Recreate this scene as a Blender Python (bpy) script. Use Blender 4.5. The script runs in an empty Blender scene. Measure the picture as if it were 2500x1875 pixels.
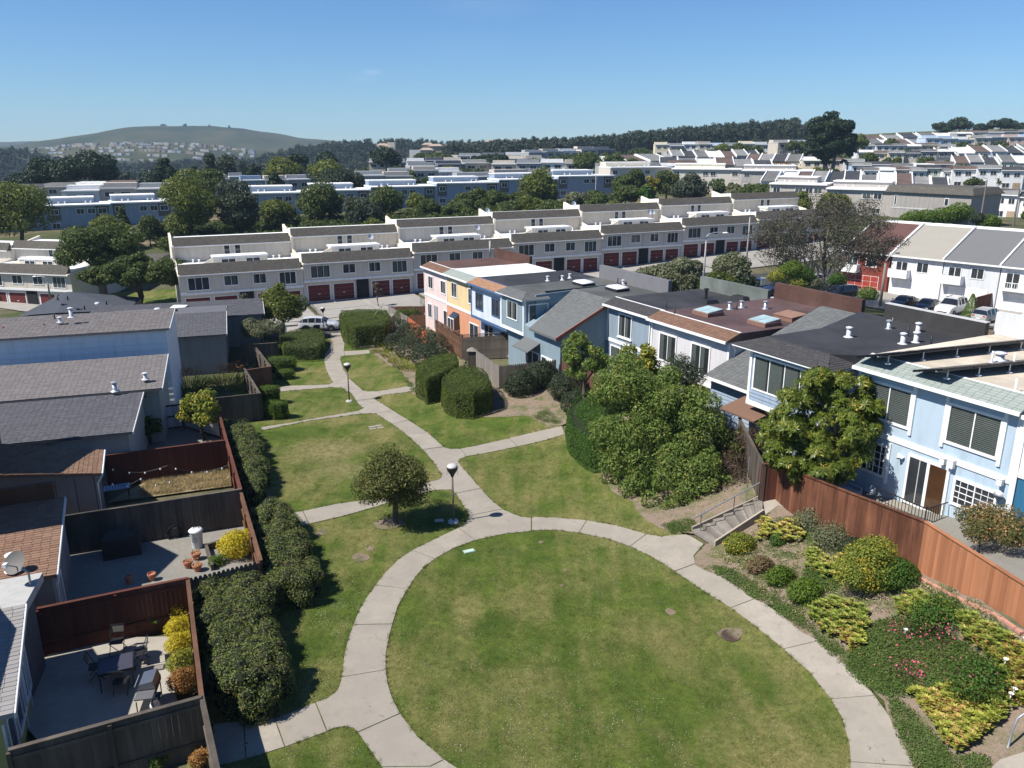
import bpy, bmesh, math, random
import numpy as np
from mathutils import Vector, Matrix
R=math.radians
random.seed(7); rng=np.random.default_rng(7)
SC=bpy.context.scene
COL=SC.collection
# ---------------------------------------------------------------- camera
F=1964.0; TH=R(16.6); H=17.0
cd=bpy.data.cameras.new('camera'); cam=bpy.data.objects.new('camera',cd); COL.objects.link(cam)
cam.location=(0,0,H); cam.rotation_euler=(R(90)-TH,0,0)
cd.sensor_width=36; cd.lens=36*F/2500; cd.clip_start=.3; cd.clip_end=20000
SC.camera=cam
# ---------------------------------------------------------------- light
SUN_EL=R(52); SUN_AZ=math.atan2(-.94,-.34)      # direction towards the sun, in plan
wd=bpy.data.worlds.new("World"); SC.world=wd; wd.use_nodes=True
wn=wd.node_tree; wn.nodes.clear()
wo=wn.nodes.new('ShaderNodeOutputWorld'); wb=wn.nodes.new('ShaderNodeBackground'); ws=wn.nodes.new('ShaderNodeTexSky')
ws.sky_type='NISHITA'; ws.sun_disc=False; ws.sun_elevation=SUN_EL; ws.sun_rotation=SUN_AZ
ws.altitude=0; ws.air_density=1.0; ws.dust_density=0.0; ws.ozone_density=3.0
SUNV=Vector((math.cos(SUN_EL)*-.93,math.cos(SUN_EL)*-.37,math.sin(SUN_EL))).normalized()
ws.sun_rotation=math.atan2(SUNV.x,SUNV.y)
wb.inputs['Strength'].default_value=.060
wm=wn.nodes.new('ShaderNodeMix'); wm.data_type='RGBA'; wm.blend_type='MULTIPLY'; wm.inputs[0].default_value=1; wm.inputs[7].default_value=(.62,.91,1.26,1)
wn.links.new(ws.outputs[0],wm.inputs[6]); 
# two thin wisps of cloud
tc=wn.nodes.new('ShaderNodeTexCoord'); col_=wm.outputs[2]
for (_px,_py),_r,_k in (((908,176),.010,.34),((885,192),.014,.12),((1185,6),.05,.10),((1130,110),.05,.04)):
    _u=-(_py-937.5)/F; _d=Vector(((_px-1250)/F,math.cos(TH)+_u*math.sin(TH),-math.sin(TH)+_u*math.cos(TH))).normalized()
    mp=wn.nodes.new('ShaderNodeVectorMath'); mp.operation='SUBTRACT'; wn.links.new(tc.outputs['Generated'],mp.inputs[0]); mp.inputs[1].default_value=_d
    rt=wn.nodes.new('ShaderNodeMapping'); rt.inputs['Rotation'].default_value=(0,R(-38),0); rt.inputs['Scale'].default_value=(.55,1,2.2); wn.links.new(mp.outputs[0],rt.inputs[0])
    ln=wn.nodes.new('ShaderNodeVectorMath'); ln.operation='LENGTH'; wn.links.new(rt.outputs[0],ln.inputs[0])
    mr=wn.nodes.new('ShaderNodeMapRange'); mr.interpolation_type='SMOOTHSTEP'; mr.inputs[1].default_value=0; mr.inputs[2].default_value=_r; mr.inputs[3].default_value=_k; mr.inputs[4].default_value=0; wn.links.new(ln.outputs['Value'],mr.inputs[0])
    nz=wn.nodes.new('ShaderNodeTexNoise'); nz.inputs['Scale'].default_value=260 if _r<.02 else 60; nz.inputs['Detail'].default_value=5; wn.links.new(rt.outputs[0],nz.inputs['Vector'])
    ml=wn.nodes.new('ShaderNodeMath'); ml.operation='MULTIPLY'; wn.links.new(mr.outputs[0],ml.inputs[0]); wn.links.new(nz.outputs[0],ml.inputs[1])
    mx=wn.nodes.new('ShaderNodeMix'); mx.data_type='RGBA'; wn.links.new(ml.outputs[0],mx.inputs[0]); wn.links.new(col_,mx.inputs[6]); mx.inputs[7].default_value=(9,10,11,1); col_=mx.outputs[2]
wn.links.new(col_,wb.inputs[0]); wn.links.new(wb.outputs[0],wo.inputs[0])
sl=bpy.data.lights.new('sun','SUN'); sl.energy=5.0; sl.angle=R(.5); sl.color=(1,.95,.87)
sun=bpy.data.objects.new('sun',sl); COL.objects.link(sun)
sun.rotation_euler=SUNV.to_track_quat('Z','Y').to_euler(); sun.location=(-60,-30,90)
vs=SC.view_settings; vs.view_transform='Standard'; vs.look='None'; vs.exposure=.66; vs.gamma=1; vs.use_curve_mapping=False
SC.cycles.volume_bounces=0; SC.cycles.max_bounces=6; SC.cycles.transparent_max_bounces=8
SC.cycles.volume_step_rate=10
# ---------------------------------------------------------------- measuring helpers
def ray(px,py):
    u=-(py-937.5)/F
    return (px-1250)/F, math.cos(TH)+u*math.sin(TH), -math.sin(TH)+u*math.cos(TH)
def AZ(px,py,z):
    r=ray(px,py); t=(z-H)/r[2]; return Vector((r[0]*t,r[1]*t,z))
def AD(px,py,d):
    r=ray(px,py); t=d/r[1]; return Vector((r[0]*t,d,H+r[2]*t))
CP=[(840,1616,0),(1100,1870,.1),(2070,1800,.35),(1250,1290,0),(1107,1277,0),(1740,1360,.25),(1000,1150,-.3),(853,982,-1.15),
 (745,890,-1.9),(790,815,-3.2),(900,900,-1.7),(1050,1000,-.9),(1300,1070,-.1),(1400,1200,.05),(2050,1600,.5),
 (600,1730,.05),(600,1300,-.05),(480,1336,0),(300,1600,0),(100,1800,0),(560,1000,-.9),(450,1070,-.6),(300,1230,-.2),(640,830,-2.4),
 (500,860,-1.9),(640,940,-1.6),
 (1900,1222,1.45),(2240,1395,2.5),(2492,1535,3.3),(2232,1215,2.35),(2060,1170,2.0),(1880,1190,1.6),(1560,1100,1.0),(2460,1300,2.9),(2300,1600,1.9),
 (2100,1450,1.55),(1900,1330,.95),(2450,1750,1.7),
 (1470,962,.9),(1362,950,.55),(1200,960,-.2),(1100,820,-1.3),(1020,830,-2.0),(960,770,-2.6),(1250,850,-.5),(1350,1000,.3)]
PTS=[]
for a,b,z in CP:
    p=AZ(a,b,z); PTS.append((p.x,p.y,z))
PTS+=[(-9,90,-2.4),(-30,95,-3.1),(-45,90,-3.6),(-20,104,-2.9),(-40,98,-3.1),(-5,106,-2.7),(14,115,-1.9),(35,124,-.9),(30,105,-1.4),(48,120,-1.4),(20,85,-.6),(34,60,.4),
 (45,75,-1.0),(45,90,-1.9),(50,98,-2.5),(56,112,-2.6),(55,90,-2.5),(62,104,-2.5),(66,96,-2.6),(40,40,1.5),(60,45,.8),(28,24,3.2),(20,10,3.0),(0,5,.3),(-20,8,0),(-40,30,0),(-40,60,-1.6),(-60,75,-3.6),(-75,112,-5.2),(-60,113,-5.3),
 (-60,95,-4.5),(-90,90,-6),(-30,60,-1.5),(-45,118,-4.2),(-30,125,-2),(0,130,-1),(30,150,1.5),(60,135,.2),
 (-102,163,-.2),(-60,175,.8),(-20,192,2.4),(27,212,4.2),(10,165,1),(-60,140,-2),(50,165,2.5),(75,150,3.8),(100,175,2.2),(115,180,2.8),(130,130,.5),
 (260,500,24),
 (330,520,27),(-150,280,-4),(-80,300,0),(40,400,9),(-300,450,-22),(-120,480,-9),(0,520,3),(130,560,16),(220,620,22),(400,650,26),(-500,800,-32),(-200,800,-16),(0,820,0),(200,850,16),
 (420,900,26),(800,900,28),(-900,1400,-30),(-400,1300,-22),(0,1400,-8),(500,1500,16),(1200,1500,20),(-1800,2600,-30),(0,2600,-20),(1800,2600,0),(-3600,4000,-30),(0,4000,-30),(3600,4000,-20),
 (0,-40,1),(-80,-30,0),(80,-30,3.5),(-300,100,-8),(300,100,3),(200,250,9),(-400,-60,0),(400,-60,0),(3600,-60,0),(-3600,-60,-20),(-3600,2000,-30),(3600,2000,0),(450,350,14)]
rows=[ # px0,d0,yroof0, px1,d1,yroof1, n, style, name, palette
 (30,215,456,330,222,450,4,'mans','grey row beneath the dark cypresses',[4,3,8]),
 (150,198,468,420,205,463,3,'flat','low row left of the light green tree',[0,3,4]),
 (590,232,446,760,240,438,3,'flat','short row left of the twiggy tree',[10,3,4]),
 (870,245,432,1010,250,428,2,'flat','pair left of the round bush with a red wall',[4,3]),
 (950,262,420,1130,268,415,3,'flat','upper middle row behind the round bush',[4,3,0]),
 (1130,250,430,1310,262,420,2,'flat','grey pair in front of the leaning pines',[4,3]),
 (1000,300,405,1200,310,400,3,'flat','third tier row in the middle distance',[4,8,3]),
 (1200,300,404,1440,300,398,4,'flat','taupe tier behind the leaning pines',[3,4,0]),
 (1480,300,388,1640,320,384,3,'salt','tier behind the dark round trees',[4,8,3]),
 (1565,268,402,1700,272,400,3,'mans','trio right of the three dark trees',[0,1,10]),
 (1610,282,394,1890,276,400,6,'salt','cream and pale blue row below the wood',[2,2,1,9,3,2]),
 (1640,330,372,1860,330,376,7,'salt','narrow sloped-roof row under the tall wood',[4,0,1,10,4,7,0]),
 (1820,300,385,1990,290,388,5,'salt','colourful row left of the giant cypress',[7,1,9,2,3]),
 (1960,285,392,2110,280,396,3,'mans','row right below the giant cypress',[2,3,0]),
 (1860,215,428,2060,206,432,5,'salt','low white-gabled row behind the beige flat roofs',[0,3,11,4,12]),
 (2060,205,434,2320,196,444,6,'salt','mixed gable row above the shingled end wall',[5,0,3,2,11,6]),
 (2080,262,402,2330,256,402,5,'mans','pale middle tier right of the giant cypress',[1,11,0,5,4]),
 (2330,232,412,2560,226,414,4,'mans','white tier above the right-hand road',[0,12,0,11]),
 (2090,312,372,2330,306,370,6,'mans','cream tier high on the right hillside',[0,2,2,3,4,8]),
 (2300,322,366,2540,318,362,6,'salt','steep-roofed tier high on the right hillside',[7,11,0,1,10,4]),
 (2090,372,348,2300,372,344,6,'salt','upper tier with chimneys near the skyline',[9,0,4,0,11,12]),
 (2260,365,340,2540,365,336,7,'flat','long blue-banded tier near the skyline',[1,1,0,3,4,7,1]),
 (2120,430,335,2420,430,325,7,'salt','skyline tier of white angled roofs',[0,11,0,4,12,0,11]),
 (2330,188,468,2560,170,478,4,'mans','garage row beside the right-hand road',[0,12,11,0]),
 (1900,370,350,2090,380,345,5,'flat','far tier left of the giant cypress',[3,0,4,2,0]),
 (1290,380,372,1500,400,362,5,'flat','far tier beneath the middle of the wood',[4,3,0,3,8]),
 (1060,400,385,1290,400,378,4,'flat','far low tier left of the wood',[3,4,8,0]),
 (900,340,397,1130,346,394,5,'flat','narrow grey tier before the domed skyline tree',[3,4,0,8,3]),
 (1150,352,390,1330,356,386,4,'flat','low pale tier behind the leaning pine',[0,4,2,3]),
 (1440,345,386,1600,350,382,4,'mans','small cream tier right of the leaning pine',[2,4,0,3]),
 (1600,395,356,1880,392,352,8,'flat','thin highest tier directly under the tall wood',[2,4,0,3,1,4,2,0]),
 (2100,345,358,2330,340,355,6,'mans','tight pale tier between cream and chimney tiers',[1,0,12,2,9,3]),
 (2330,280,390,2560,272,389,6,'salt','mid tier of gables at the right edge',[0,4,11,5,2,0]),
 (2340,400,325,2560,396,320,6,'mans','top right-edge tier beneath the skyline pines',[4,0,10,2,0,11]),
 (2110,240,416,2340,236,414,6,'mans','pale tier just above the mixed gables',[0,1,3,12,5,0]),
 (480,250,437,600,256,434,3,'flat','short grey tier behind the tall lobed tree',[4,3,4]),
 (1480,262,406,1570,266,404,2,'mans','grey and white pair right of the three line trees',[4,0]),
]
for _p0,_d0,_y0,_p1,_d1,_y1,_n,_st,_nm,_pl in rows:
    A_=AD(_p0,_y0,_d0); B_=AD(_p1,_y1,_d1); bk=5.4+(1.2 if _st=='salt' else 0)
    for _t in (0.1,.5,.9):
        q=A_.lerp(B_,_t); PTS.append((q.x,q.y-2.5,q.z-bk-.3))
PA=np.array(PTS); _x=PA[:,0];_y=PA[:,1]
def _phi(dx,dy): return np.sqrt(dx*dx+dy*dy+4.0)
_n=len(PTS); _A=_phi(_x[:,None]-_x[None],_y[:,None]-_y[None])
_A=np.block([[_A,np.ones((_n,1))],[np.ones((1,_n)),np.zeros((1,1))]])
_W=np.linalg.solve(_A,np.append(PA[:,2],0))
def TN(x,y):
    x=np.asarray(x,float); y=np.asarray(y,float)
    return _phi(x[...,None]-_x,y[...,None]-_y)@_W[:-1]+_W[-1]
def T(x,y): return float(TN(x,y))
def ON(px,py,lift=0.0):
    r=ray(px,py); t=8.0
    prev=t
    while t<4000:
        if H+r[2]*t<=T(r[0]*t,r[1]*t)+lift: break
        prev=t; t*=1.03
    a,b=prev,t
    for _ in range(22):
        m=(a+b)/2
        if H+r[2]*m<=T(r[0]*m,r[1]*m)+lift: b=m
        else: a=m
    return Vector((r[0]*b,r[1]*b,H+r[2]*b))
def hat(base,px,py):
    """height above `base` of the point seen at row py on the vertical through base"""
    r=ray(px,py); return H+r[2]*(base.y/r[1])-base.z
# ---------------------------------------------------------------- mesh helpers
WM={}
def world_of(o): return WM.get(o.name, Matrix())
class MB:
    def __init__(s): s.v=[]; s.f=[]; s.m=[]
    def poly(s,pts,mi=0):
        n=len(s.v); s.v+= [tuple(p) for p in pts]; s.f.append(tuple(range(n,n+len(pts)))); s.m.append(mi); return s
    def box(s,x0,y0,z0,x1,y1,z1,mi=0,M=None):
        p=[(x0,y0,z0),(x1,y0,z0),(x1,y1,z0),(x0,y1,z0),(x0,y0,z1),(x1,y0,z1),(x1,y1,z1),(x0,y1,z1)]
        if M is not None: p=[tuple(M@Vector(q)) for q in p]
        n=len(s.v); s.v+=p
        s.f+=[(n,n+3,n+2,n+1),(n+4,n+5,n+6,n+7),(n,n+1,n+5,n+4),(n+1,n+2,n+6,n+5),(n+2,n+3,n+7,n+6),(n+3,n,n+4,n+7)]; s.m+=[mi]*6; return s
    def prism(s,low,top,mi=0,mt=None):
        """solid between two polygons with the same number of corners"""
        k=len(low); n=len(s.v); s.v+=[tuple(p) for p in low]+[tuple(p) for p in top]
        s.f.append(tuple(range(n+k-1,n-1,-1))); s.m.append(mi)
        s.f.append(tuple(range(n+k,n+2*k))); s.m.append(mi if mt is None else mt)
        for i in range(k):
            j=(i+1)%k; s.f.append((n+i,n+j,n+k+j,n+k+i)); s.m.append(mi)
        return s
    def under(s,top,z0,mi=0,mt=None): return s.prism([(p[0],p[1],z0) for p in top],top,mi,mt)
    def slab(s,top,th,mi=0): return s.prism([(p[0],p[1],p[2]-th) for p in top],top,mi)
    def tube(s,pts,r,seg=6,mi=0,r1=None,cap=True):
        pts=[Vector(p) for p in pts]; n0=len(s.v); k=len(pts)
        for i,p in enumerate(pts):
            d=(pts[min(i+1,k-1)]-pts[max(i-1,0)]).normalized()
            a=d.cross(Vector((0,0,1))); 
            if a.length<1e-3: a=d.cross(Vector((1,0,0)))
            a.normalize(); b=d.cross(a)
            rr=r if r1 is None else r+(r1-r)*i/max(1,k-1)
            for j in range(seg):
                t=2*math.pi*j/seg; s.v.append(tuple(p+a*(rr*math.cos(t))+b*(rr*math.sin(t))))
        for i in range(k-1):
            for j in range(seg):
                q=(j+1)%seg; s.f.append((n0+i*seg+j,n0+i*seg+q,n0+(i+1)*seg+q,n0+(i+1)*seg+j)); s.m.append(mi)
        if cap:
            s.f.append(tuple(range(n0,n0+seg))); s.m.append(mi)
            s.f.append(tuple(range(n0+k*seg-1,n0+(k-1)*seg-1,-1))); s.m.append(mi)
        return s
    def lathe(s,c,prof,seg=14,mi=0):
        n0=len(s.v); k=len(prof)
        for r,z in prof:
            for j in range(seg):
                t=2*math.pi*j/seg; s.v.append((c[0]+r*math.cos(t),c[1]+r*math.sin(t),c[2]+z))
        for i in range(k-1):
            for j in range(seg):
                q=(j+1)%seg; s.f.append((n0+i*seg+j,n0+i*seg+q,n0+(i+1)*seg+q,n0+(i+1)*seg+j)); s.m.append(mi)
        s.f.append(tuple(range(n0+seg-1,n0-1,-1))); s.m.append(mi)
        s.f.append(tuple(range(n0+(k-1)*seg,n0+k*seg))); s.m.append(mi)
        return s
    def mesh(s,name,mats,smooth=False):
        me=bpy.data.meshes.new(name); me.from_pydata(s.v,[],s.f)
        if not isinstance(mats,(list,tuple)): mats=[mats]
        for m in mats: me.materials.append(m)
        if len(mats)>1: me.polygons.foreach_set('material_index',s.m)
        if smooth: me.polygons.foreach_set('use_smooth',[True]*len(s.f))
        me.update(); return me
    def build(s,name,mats,parent=None,world=False,smooth=False,M=None):
        return link(name,s.mesh(name,mats,smooth),parent,world,M)
def link(name,me,parent=None,world=False,M=None):
    o=bpy.data.objects.new(name,me); COL.objects.link(o)
    if M is None: M=Matrix()
    if parent is not None:
        o.parent=parent
        if world: o.matrix_local=world_of(parent).inverted()@M
        else: o.matrix_local=M
        WM[o.name]=world_of(parent)@o.matrix_local
    else:
        o.matrix_world=M; WM[o.name]=M.copy()
    return o
LAB={}
def tag(o,label=None,cat=None,group=None,kind=None):
    if label: o['label']=label
    if cat: o['category']=cat
    if group: o['group']=group
    if kind: o['kind']=kind
    return o
def empty(name,loc=(0,0,0),rz=0,label=None,cat=None,group=None,xax=None):
    o=bpy.data.objects.new(name,None); COL.objects.link(o); o.empty_display_size=.3
    if xax is not None: rz=math.atan2(xax[1],xax[0])
    M=Matrix.Translation(Vector(loc))@Matrix.Rotation(rz,4,'Z')
    o.matrix_world=M; WM[o.name]=M
    tag(o,label,cat,group); return o
def copy_tree(src,M,label=None,name=None):
    """copy of a thing with its parts and sub-parts"""
    def cp(o,par):
        c=o.copy(); COL.objects.link(c)
        if par is not None:
            c.parent=par; c.matrix_local=o.matrix_local; 
            WM[c.name]=world_of(par)@c.matrix_local
        else: c.matrix_world=M; WM[c.name]=M.copy()
        for ch in KIDS.get(o.name,[]): cp(ch,c)
        return c
    KIDS.clear()
    for o in bpy.data.objects:
        if o.parent: KIDS.setdefault(o.parent.name,[]).append(o)
    r=cp(src,None)
    if label: r['label']=label
    return r
KIDS={}
ORD=['first','second','third','fourth','fifth','sixth','seventh','eighth','ninth','tenth','eleventh','twelfth','thirteenth','fourteenth','fifteenth','sixteenth','seventeenth','eighteenth','nineteenth','twentieth']
def ordn(i): return ORD[i] if i<20 else 'twenty-'+ORD[i-20]
# ---------------------------------------------------------------- materials
def srgb(r,g,b):
    f=lambda c:((c/255+.055)/1.055)**2.4 if c>10 else c/255/12.92
    return (f(r),f(g),f(b),1)
def _new(name):
    m=bpy.data.materials.new(name); m.use_nodes=True; nt=m.node_tree
    b=nt.nodes['Principled BSDF']; return m,nt,b
def N(nt,t,**k):
    n=nt.nodes.new(t)
    for a,v in k.items():
        if a.startswith('i_'): n.inputs[a[2:].replace('_',' ')].default_value=v
        else: setattr(n,a,v)
    return n
def ramp(nt,src,stops):
    r=nt.nodes.new('ShaderNodeValToRGB'); e=r.color_ramp.elements
    e[0].position,e[0].color=stops[0]; e[1].position,e[1].color=stops[-1]
    for p,c in stops[1:-1]:
        q=e.new(p); q.color=c
    nt.links.new(src,r.inputs[0]); return r.outputs[0]
def mixc(nt,f,a,b,mode='MIX'):
    m=nt.nodes.new('ShaderNodeMix'); m.data_type='RGBA'; m.blend_type=mode
    for s,v in ((0,f),(6,a),(7,b)):
        if hasattr(v,'is_linked'): nt.links.new(v,m.inputs[s])
        else: m.inputs[s].default_value=v
    return m.outputs[2]
def coord(nt,world=True):
    g=nt.nodes.new('ShaderNodeNewGeometry' if world else 'ShaderNodeTexCoord')
    return g.outputs['Position'] if world else g.outputs['Object']
def noise(nt,vec,scale,detail=4,rough=.6,scl=None):
    n=nt.nodes.new('ShaderNodeTexNoise'); n.inputs['Scale'].default_value=scale; n.inputs['Detail'].default_value=detail; n.inputs['Roughness'].default_value=rough
    if scl is not None:
        mp=nt.nodes.new('ShaderNodeMapping'); mp.inputs['Scale'].default_value=scl; nt.links.new(vec,mp.inputs[0]); vec=mp.outputs[0]
    nt.links.new(vec,n.inputs['Vector']); return n.outputs[0]
def bump(nt,b,h,st=.4,dist=.02):
    n=nt.nodes.new('ShaderNodeBump'); n.inputs['Strength'].default_value=st; n.inputs['Distance'].default_value=dist
    nt.links.new(h,n.inputs['Height']); nt.links.new(n.outputs[0],b.inputs['Normal'])
def sc(c,k): return (c[0]*k,c[1]*k,c[2]*k,1)
MC={}
def paint(name,c,var=.16,rough=.7,scale=1.2,streak=True,spec=.3,bmp=.15):
    """painted or plain surface with slight dirt and fade"""
    if name in MC: return MC[name]
    m,nt,b=_new(name); p=coord(nt)
    n1=noise(nt,p,scale,5,.65,(1,1,.35) if streak else None); n2=noise(nt,p,scale*14,3)
    c1=mixc(nt,n1,sc(c,1-var*1.6),sc(c,1+var*.7)); 
    col=mixc(nt,n2,mixc(nt,.5,c1,sc(c,1-var)),c1)
    if streak:
        n4=noise(nt,p,2.6,6,.7,(1,1,.12)); col=mixc(nt,ramp(nt,n4,[(.48,(0,0,0,1)),(.68,(1,1,1,1))]),col,mixc(nt,.30,col,sc(c,.45)))
    nt.links.new(col,b.inputs['Base Color']); b.inputs['Roughness'].default_value=rough; b.inputs['Specular IOR Level'].default_value=spec
    if bmp: bump(nt,b,n2,bmp,.01)
    MC[name]=m; return m
def isl(nt):
    g=nt.nodes.new('ShaderNodeNewGeometry'); oi=nt.nodes.new('ShaderNodeObjectInfo')
    a=nt.nodes.new('ShaderNodeMath'); a.operation='ADD'; nt.links.new(g.outputs['Random Per Island'],a.inputs[0]); nt.links.new(oi.outputs['Random'],a.inputs[1])
    f=nt.nodes.new('ShaderNodeMath'); f.operation='FRACT'; nt.links.new(a.outputs[0],f.inputs[0]); return f.outputs[0]
def shingle_mat(name,c,var=.35,c2=None):
    if name in MC: return MC[name]
    m,nt,b=_new(name); p=coord(nt); r=isl(nt)
    base=mixc(nt,r,sc(c,1-var),sc(c2 or c,1+var))
    n=noise(nt,p,.8,4); base=mixc(nt,n,base,mixc(nt,.5,base,sc(c,.55)))
    g=noise(nt,p,60,2); base=mixc(nt,g,base,sc(c,1.25))
    nt.links.new(base,b.inputs['Base Color']); b.inputs['Roughness'].default_value=.9; b.inputs['Specular IOR Level'].default_value=.2
    bump(nt,b,g,.5,.01); MC[name]=m; return m
def roofsheet_mat(name,c,var=.3,sx=1,rows=5.5,axis=None,tw=3.2):
    """far shingle roof: fine courses in relief and colour"""
    if name in MC: return MC[name]
    m,nt,b=_new(name); g=nt.nodes.new('ShaderNodeTexCoord')
    mp=nt.nodes.new('ShaderNodeMapping'); mp.inputs['Scale'].default_value=(tw,.01,rows*1.2); nt.links.new(g.outputs['Object'],mp.inputs[0])
    br=nt.nodes.new('ShaderNodeTexVoronoi'); br.inputs['Scale'].default_value=1; nt.links.new(mp.outputs[0],br.inputs['Vector'])
    n=noise(nt,g.outputs['Object'],.7,4); n2=noise(nt,g.outputs['Object'],4,4)
    sep=nt.nodes.new('ShaderNodeSeparateColor'); nt.links.new(br.outputs['Color'],sep.inputs[0])
    col=mixc(nt,sep.outputs[0],sc(c,1-var),sc(c,1+var)); col=mixc(nt,n,col,sc(c,.6)); col=mixc(nt,n2,sc(c,.7),col)
    nt.links.new(col,b.inputs['Base Color']); b.inputs['Roughness'].default_value=.9; b.inputs['Specular IOR Level'].default_value=.2
    bump(nt,b,br.outputs['Distance'],.4,.03); MC[name]=m; return m
def flat_roof(name,c,var=.15,stain=.35):
    if name in MC: return MC[name]
    m,nt,b=_new(name); p=coord(nt)
    n=noise(nt,p,.35,6,.7); n2=noise(nt,p,3,4); n3=noise(nt,p,40,2)
    col=mixc(nt,n2,sc(c,1-var),sc(c,1+var)); f=ramp(nt,n,[(.42,(0,0,0,1)),(.62,(1,1,1,1))])
    col=mixc(nt,f,sc(c,1-stain),col); nt.links.new(col,b.inputs['Base Color']); b.inputs['Roughness'].default_value=.75; b.inputs['Specular IOR Level'].default_value=.25
    bump(nt,b,n3,.3,.01); MC[name]=m; return m
def wood(name,c,c2,plank=True,var=.3):
    if name in MC: return MC[name]
    m,nt,b=_new(name); p=coord(nt)
    g=noise(nt,p,9,5,.7,(1,1,.06)); n=noise(nt,p,1.5,4,.6,(1,1,.25)); r=isl(nt)
    col=mixc(nt,g,c,c2); col=mixc(nt,r,mixc(nt,.55,col,sc(c,.55)),col); f=ramp(nt,n,[(.4,(0,0,0,1)),(.7,(1,1,1,1))])
    col=mixc(nt,f,mixc(nt,var,col,sc(c,.4)),col); nt.links.new(col,b.inputs['Base Color']); b.inputs['Roughness'].default_value=.8; b.inputs['Specular IOR Level'].default_value=.2
    bump(nt,b,g,.5,.01); MC[name]=m; return m
def concrete(name,c,var=.18,stain=(.35,.33,.3)):
    if name in MC: return MC[name]
    m,nt,b=_new(name); p=coord(nt); oi=isl(nt)
    n=noise(nt,p,.9,6,.65); n2=noise(nt,p,7,5,.7); n3=noise(nt,p,70,2)
    col=mixc(nt,n2,sc(c,1-var*1.5),sc(c,1+var)); f=ramp(nt,n,[(.35,(0,0,0,1)),(.62,(1,1,1,1))])
    col=mixc(nt,f,sc(c,.74),col); col=mixc(nt,oi,mixc(nt,.6,col,sc(c,.72)),col); col=mixc(nt,n3,mixc(nt,.35,col,sc(c,.6)),col)
    vo=nt.nodes.new('ShaderNodeTexVoronoi'); vo.feature='DISTANCE_TO_EDGE'; vo.inputs['Scale'].default_value=.33
    nd=nt.nodes.new('ShaderNodeTexNoise'); nd.inputs['Scale'].default_value=2.2; nd.inputs['Detail'].default_value=5; nt.links.new(p,nd.inputs['Vector']); va=nt.nodes.new('ShaderNodeVectorMath'); va.operation='MULTIPLY_ADD'; nt.links.new(nd.outputs['Color'],va.inputs[0]); va.inputs[1].default_value=(.7,.7,.7); nt.links.new(p,va.inputs[2]); nt.links.new(va.outputs[0],vo.inputs['Vector'])
    ck=ramp(nt,vo.outputs['Distance'],[(.003,(1,1,1,1)),(.007,(0,0,0,1))]); mk=ramp(nt,n,[(.60,(0,0,0,1)),(.63,(1,1,1,1))]); mm=nt.nodes.new('ShaderNodeMath'); mm.operation='MULTIPLY'; nt.links.new(ck,mm.inputs[0]); nt.links.new(mk,mm.inputs[1]); col=mixc(nt,mm.outputs[0],col,sc(c,.3))
    n5=noise(nt,p,2.3,6,.75); col=mixc(nt,ramp(nt,n5,[(.56,(0,0,0,1)),(.72,(1,1,1,1))]),col,mixc(nt,.5,col,sc(c,.5)))
    nt.links.new(col,b.inputs['Base Color']); b.inputs['Roughness'].default_value=.9; b.inputs['Specular IOR Level'].default_value=.2
    bump(nt,b,n3,.35,.006); MC[name]=m; return m
def leafm(name,c,c2,c3=None,trans=.35,rough=.5,f3=.12):
    """leaves: each leaf its own shade between c and c2, a few c3"""
    if name in MC: return MC[name]
    m,nt,b=_new(name); p=coord(nt); r=isl(nt)
    n=noise(nt,p,.9,3); col=mixc(nt,r,c,c2); col=mixc(nt,n,mixc(nt,.5,col,c),mixc(nt,.35,col,c2))
    if c3:
        n2=noise(nt,p,1.4,4); a=nt.nodes.new('ShaderNodeMath'); a.operation='MULTIPLY'; nt.links.new(n2,a.inputs[0])
        rr=nt.nodes.new('ShaderNodeMath'); rr.operation='FRACT'; q=nt.nodes.new('ShaderNodeMath'); q.operation='MULTIPLY'; q.inputs[1].default_value=17.3
        nt.links.new(r,q.inputs[0]); nt.links.new(q.outputs[0],rr.inputs[0]); nt.links.new(rr.outputs[0],a.inputs[1])
        f=ramp(nt,a.outputs[0],[(.5-f3*.9,(0,0,0,1)),(.56-f3*.9,(1,1,1,1))]); col=mixc(nt,f,col,c3)
    nt.links.new(col,b.inputs['Base Color']); b.inputs['Roughness'].default_value=rough; b.inputs['Specular IOR Level'].default_value=.18
    tr=nt.nodes.new('ShaderNodeBsdfTranslucent'); nt.links.new(col,tr.inputs[0]); mx=nt.nodes.new('ShaderNodeMixShader'); mx.inputs[0].default_value=trans
    nt.links.new(b.outputs[0],mx.inputs[1]); nt.links.new(tr.outputs[0],mx.inputs[2]); nt.links.new(mx.outputs[0],nt.nodes['Material Output'].inputs[0])
    MC[name]=m; return m
def metal(name,c,rough=.35,met=1.0):
    if name in MC: return MC[name]
    m,nt,b=_new(name); p=coord(nt); n=noise(nt,p,6,4)
    nt.links.new(mixc(nt,n,sc(c,.75),c),b.inputs['Base Color']); b.inputs['Roughness'].default_value=rough; b.inputs['Metallic'].default_value=met; MC[name]=m; return m
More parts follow.
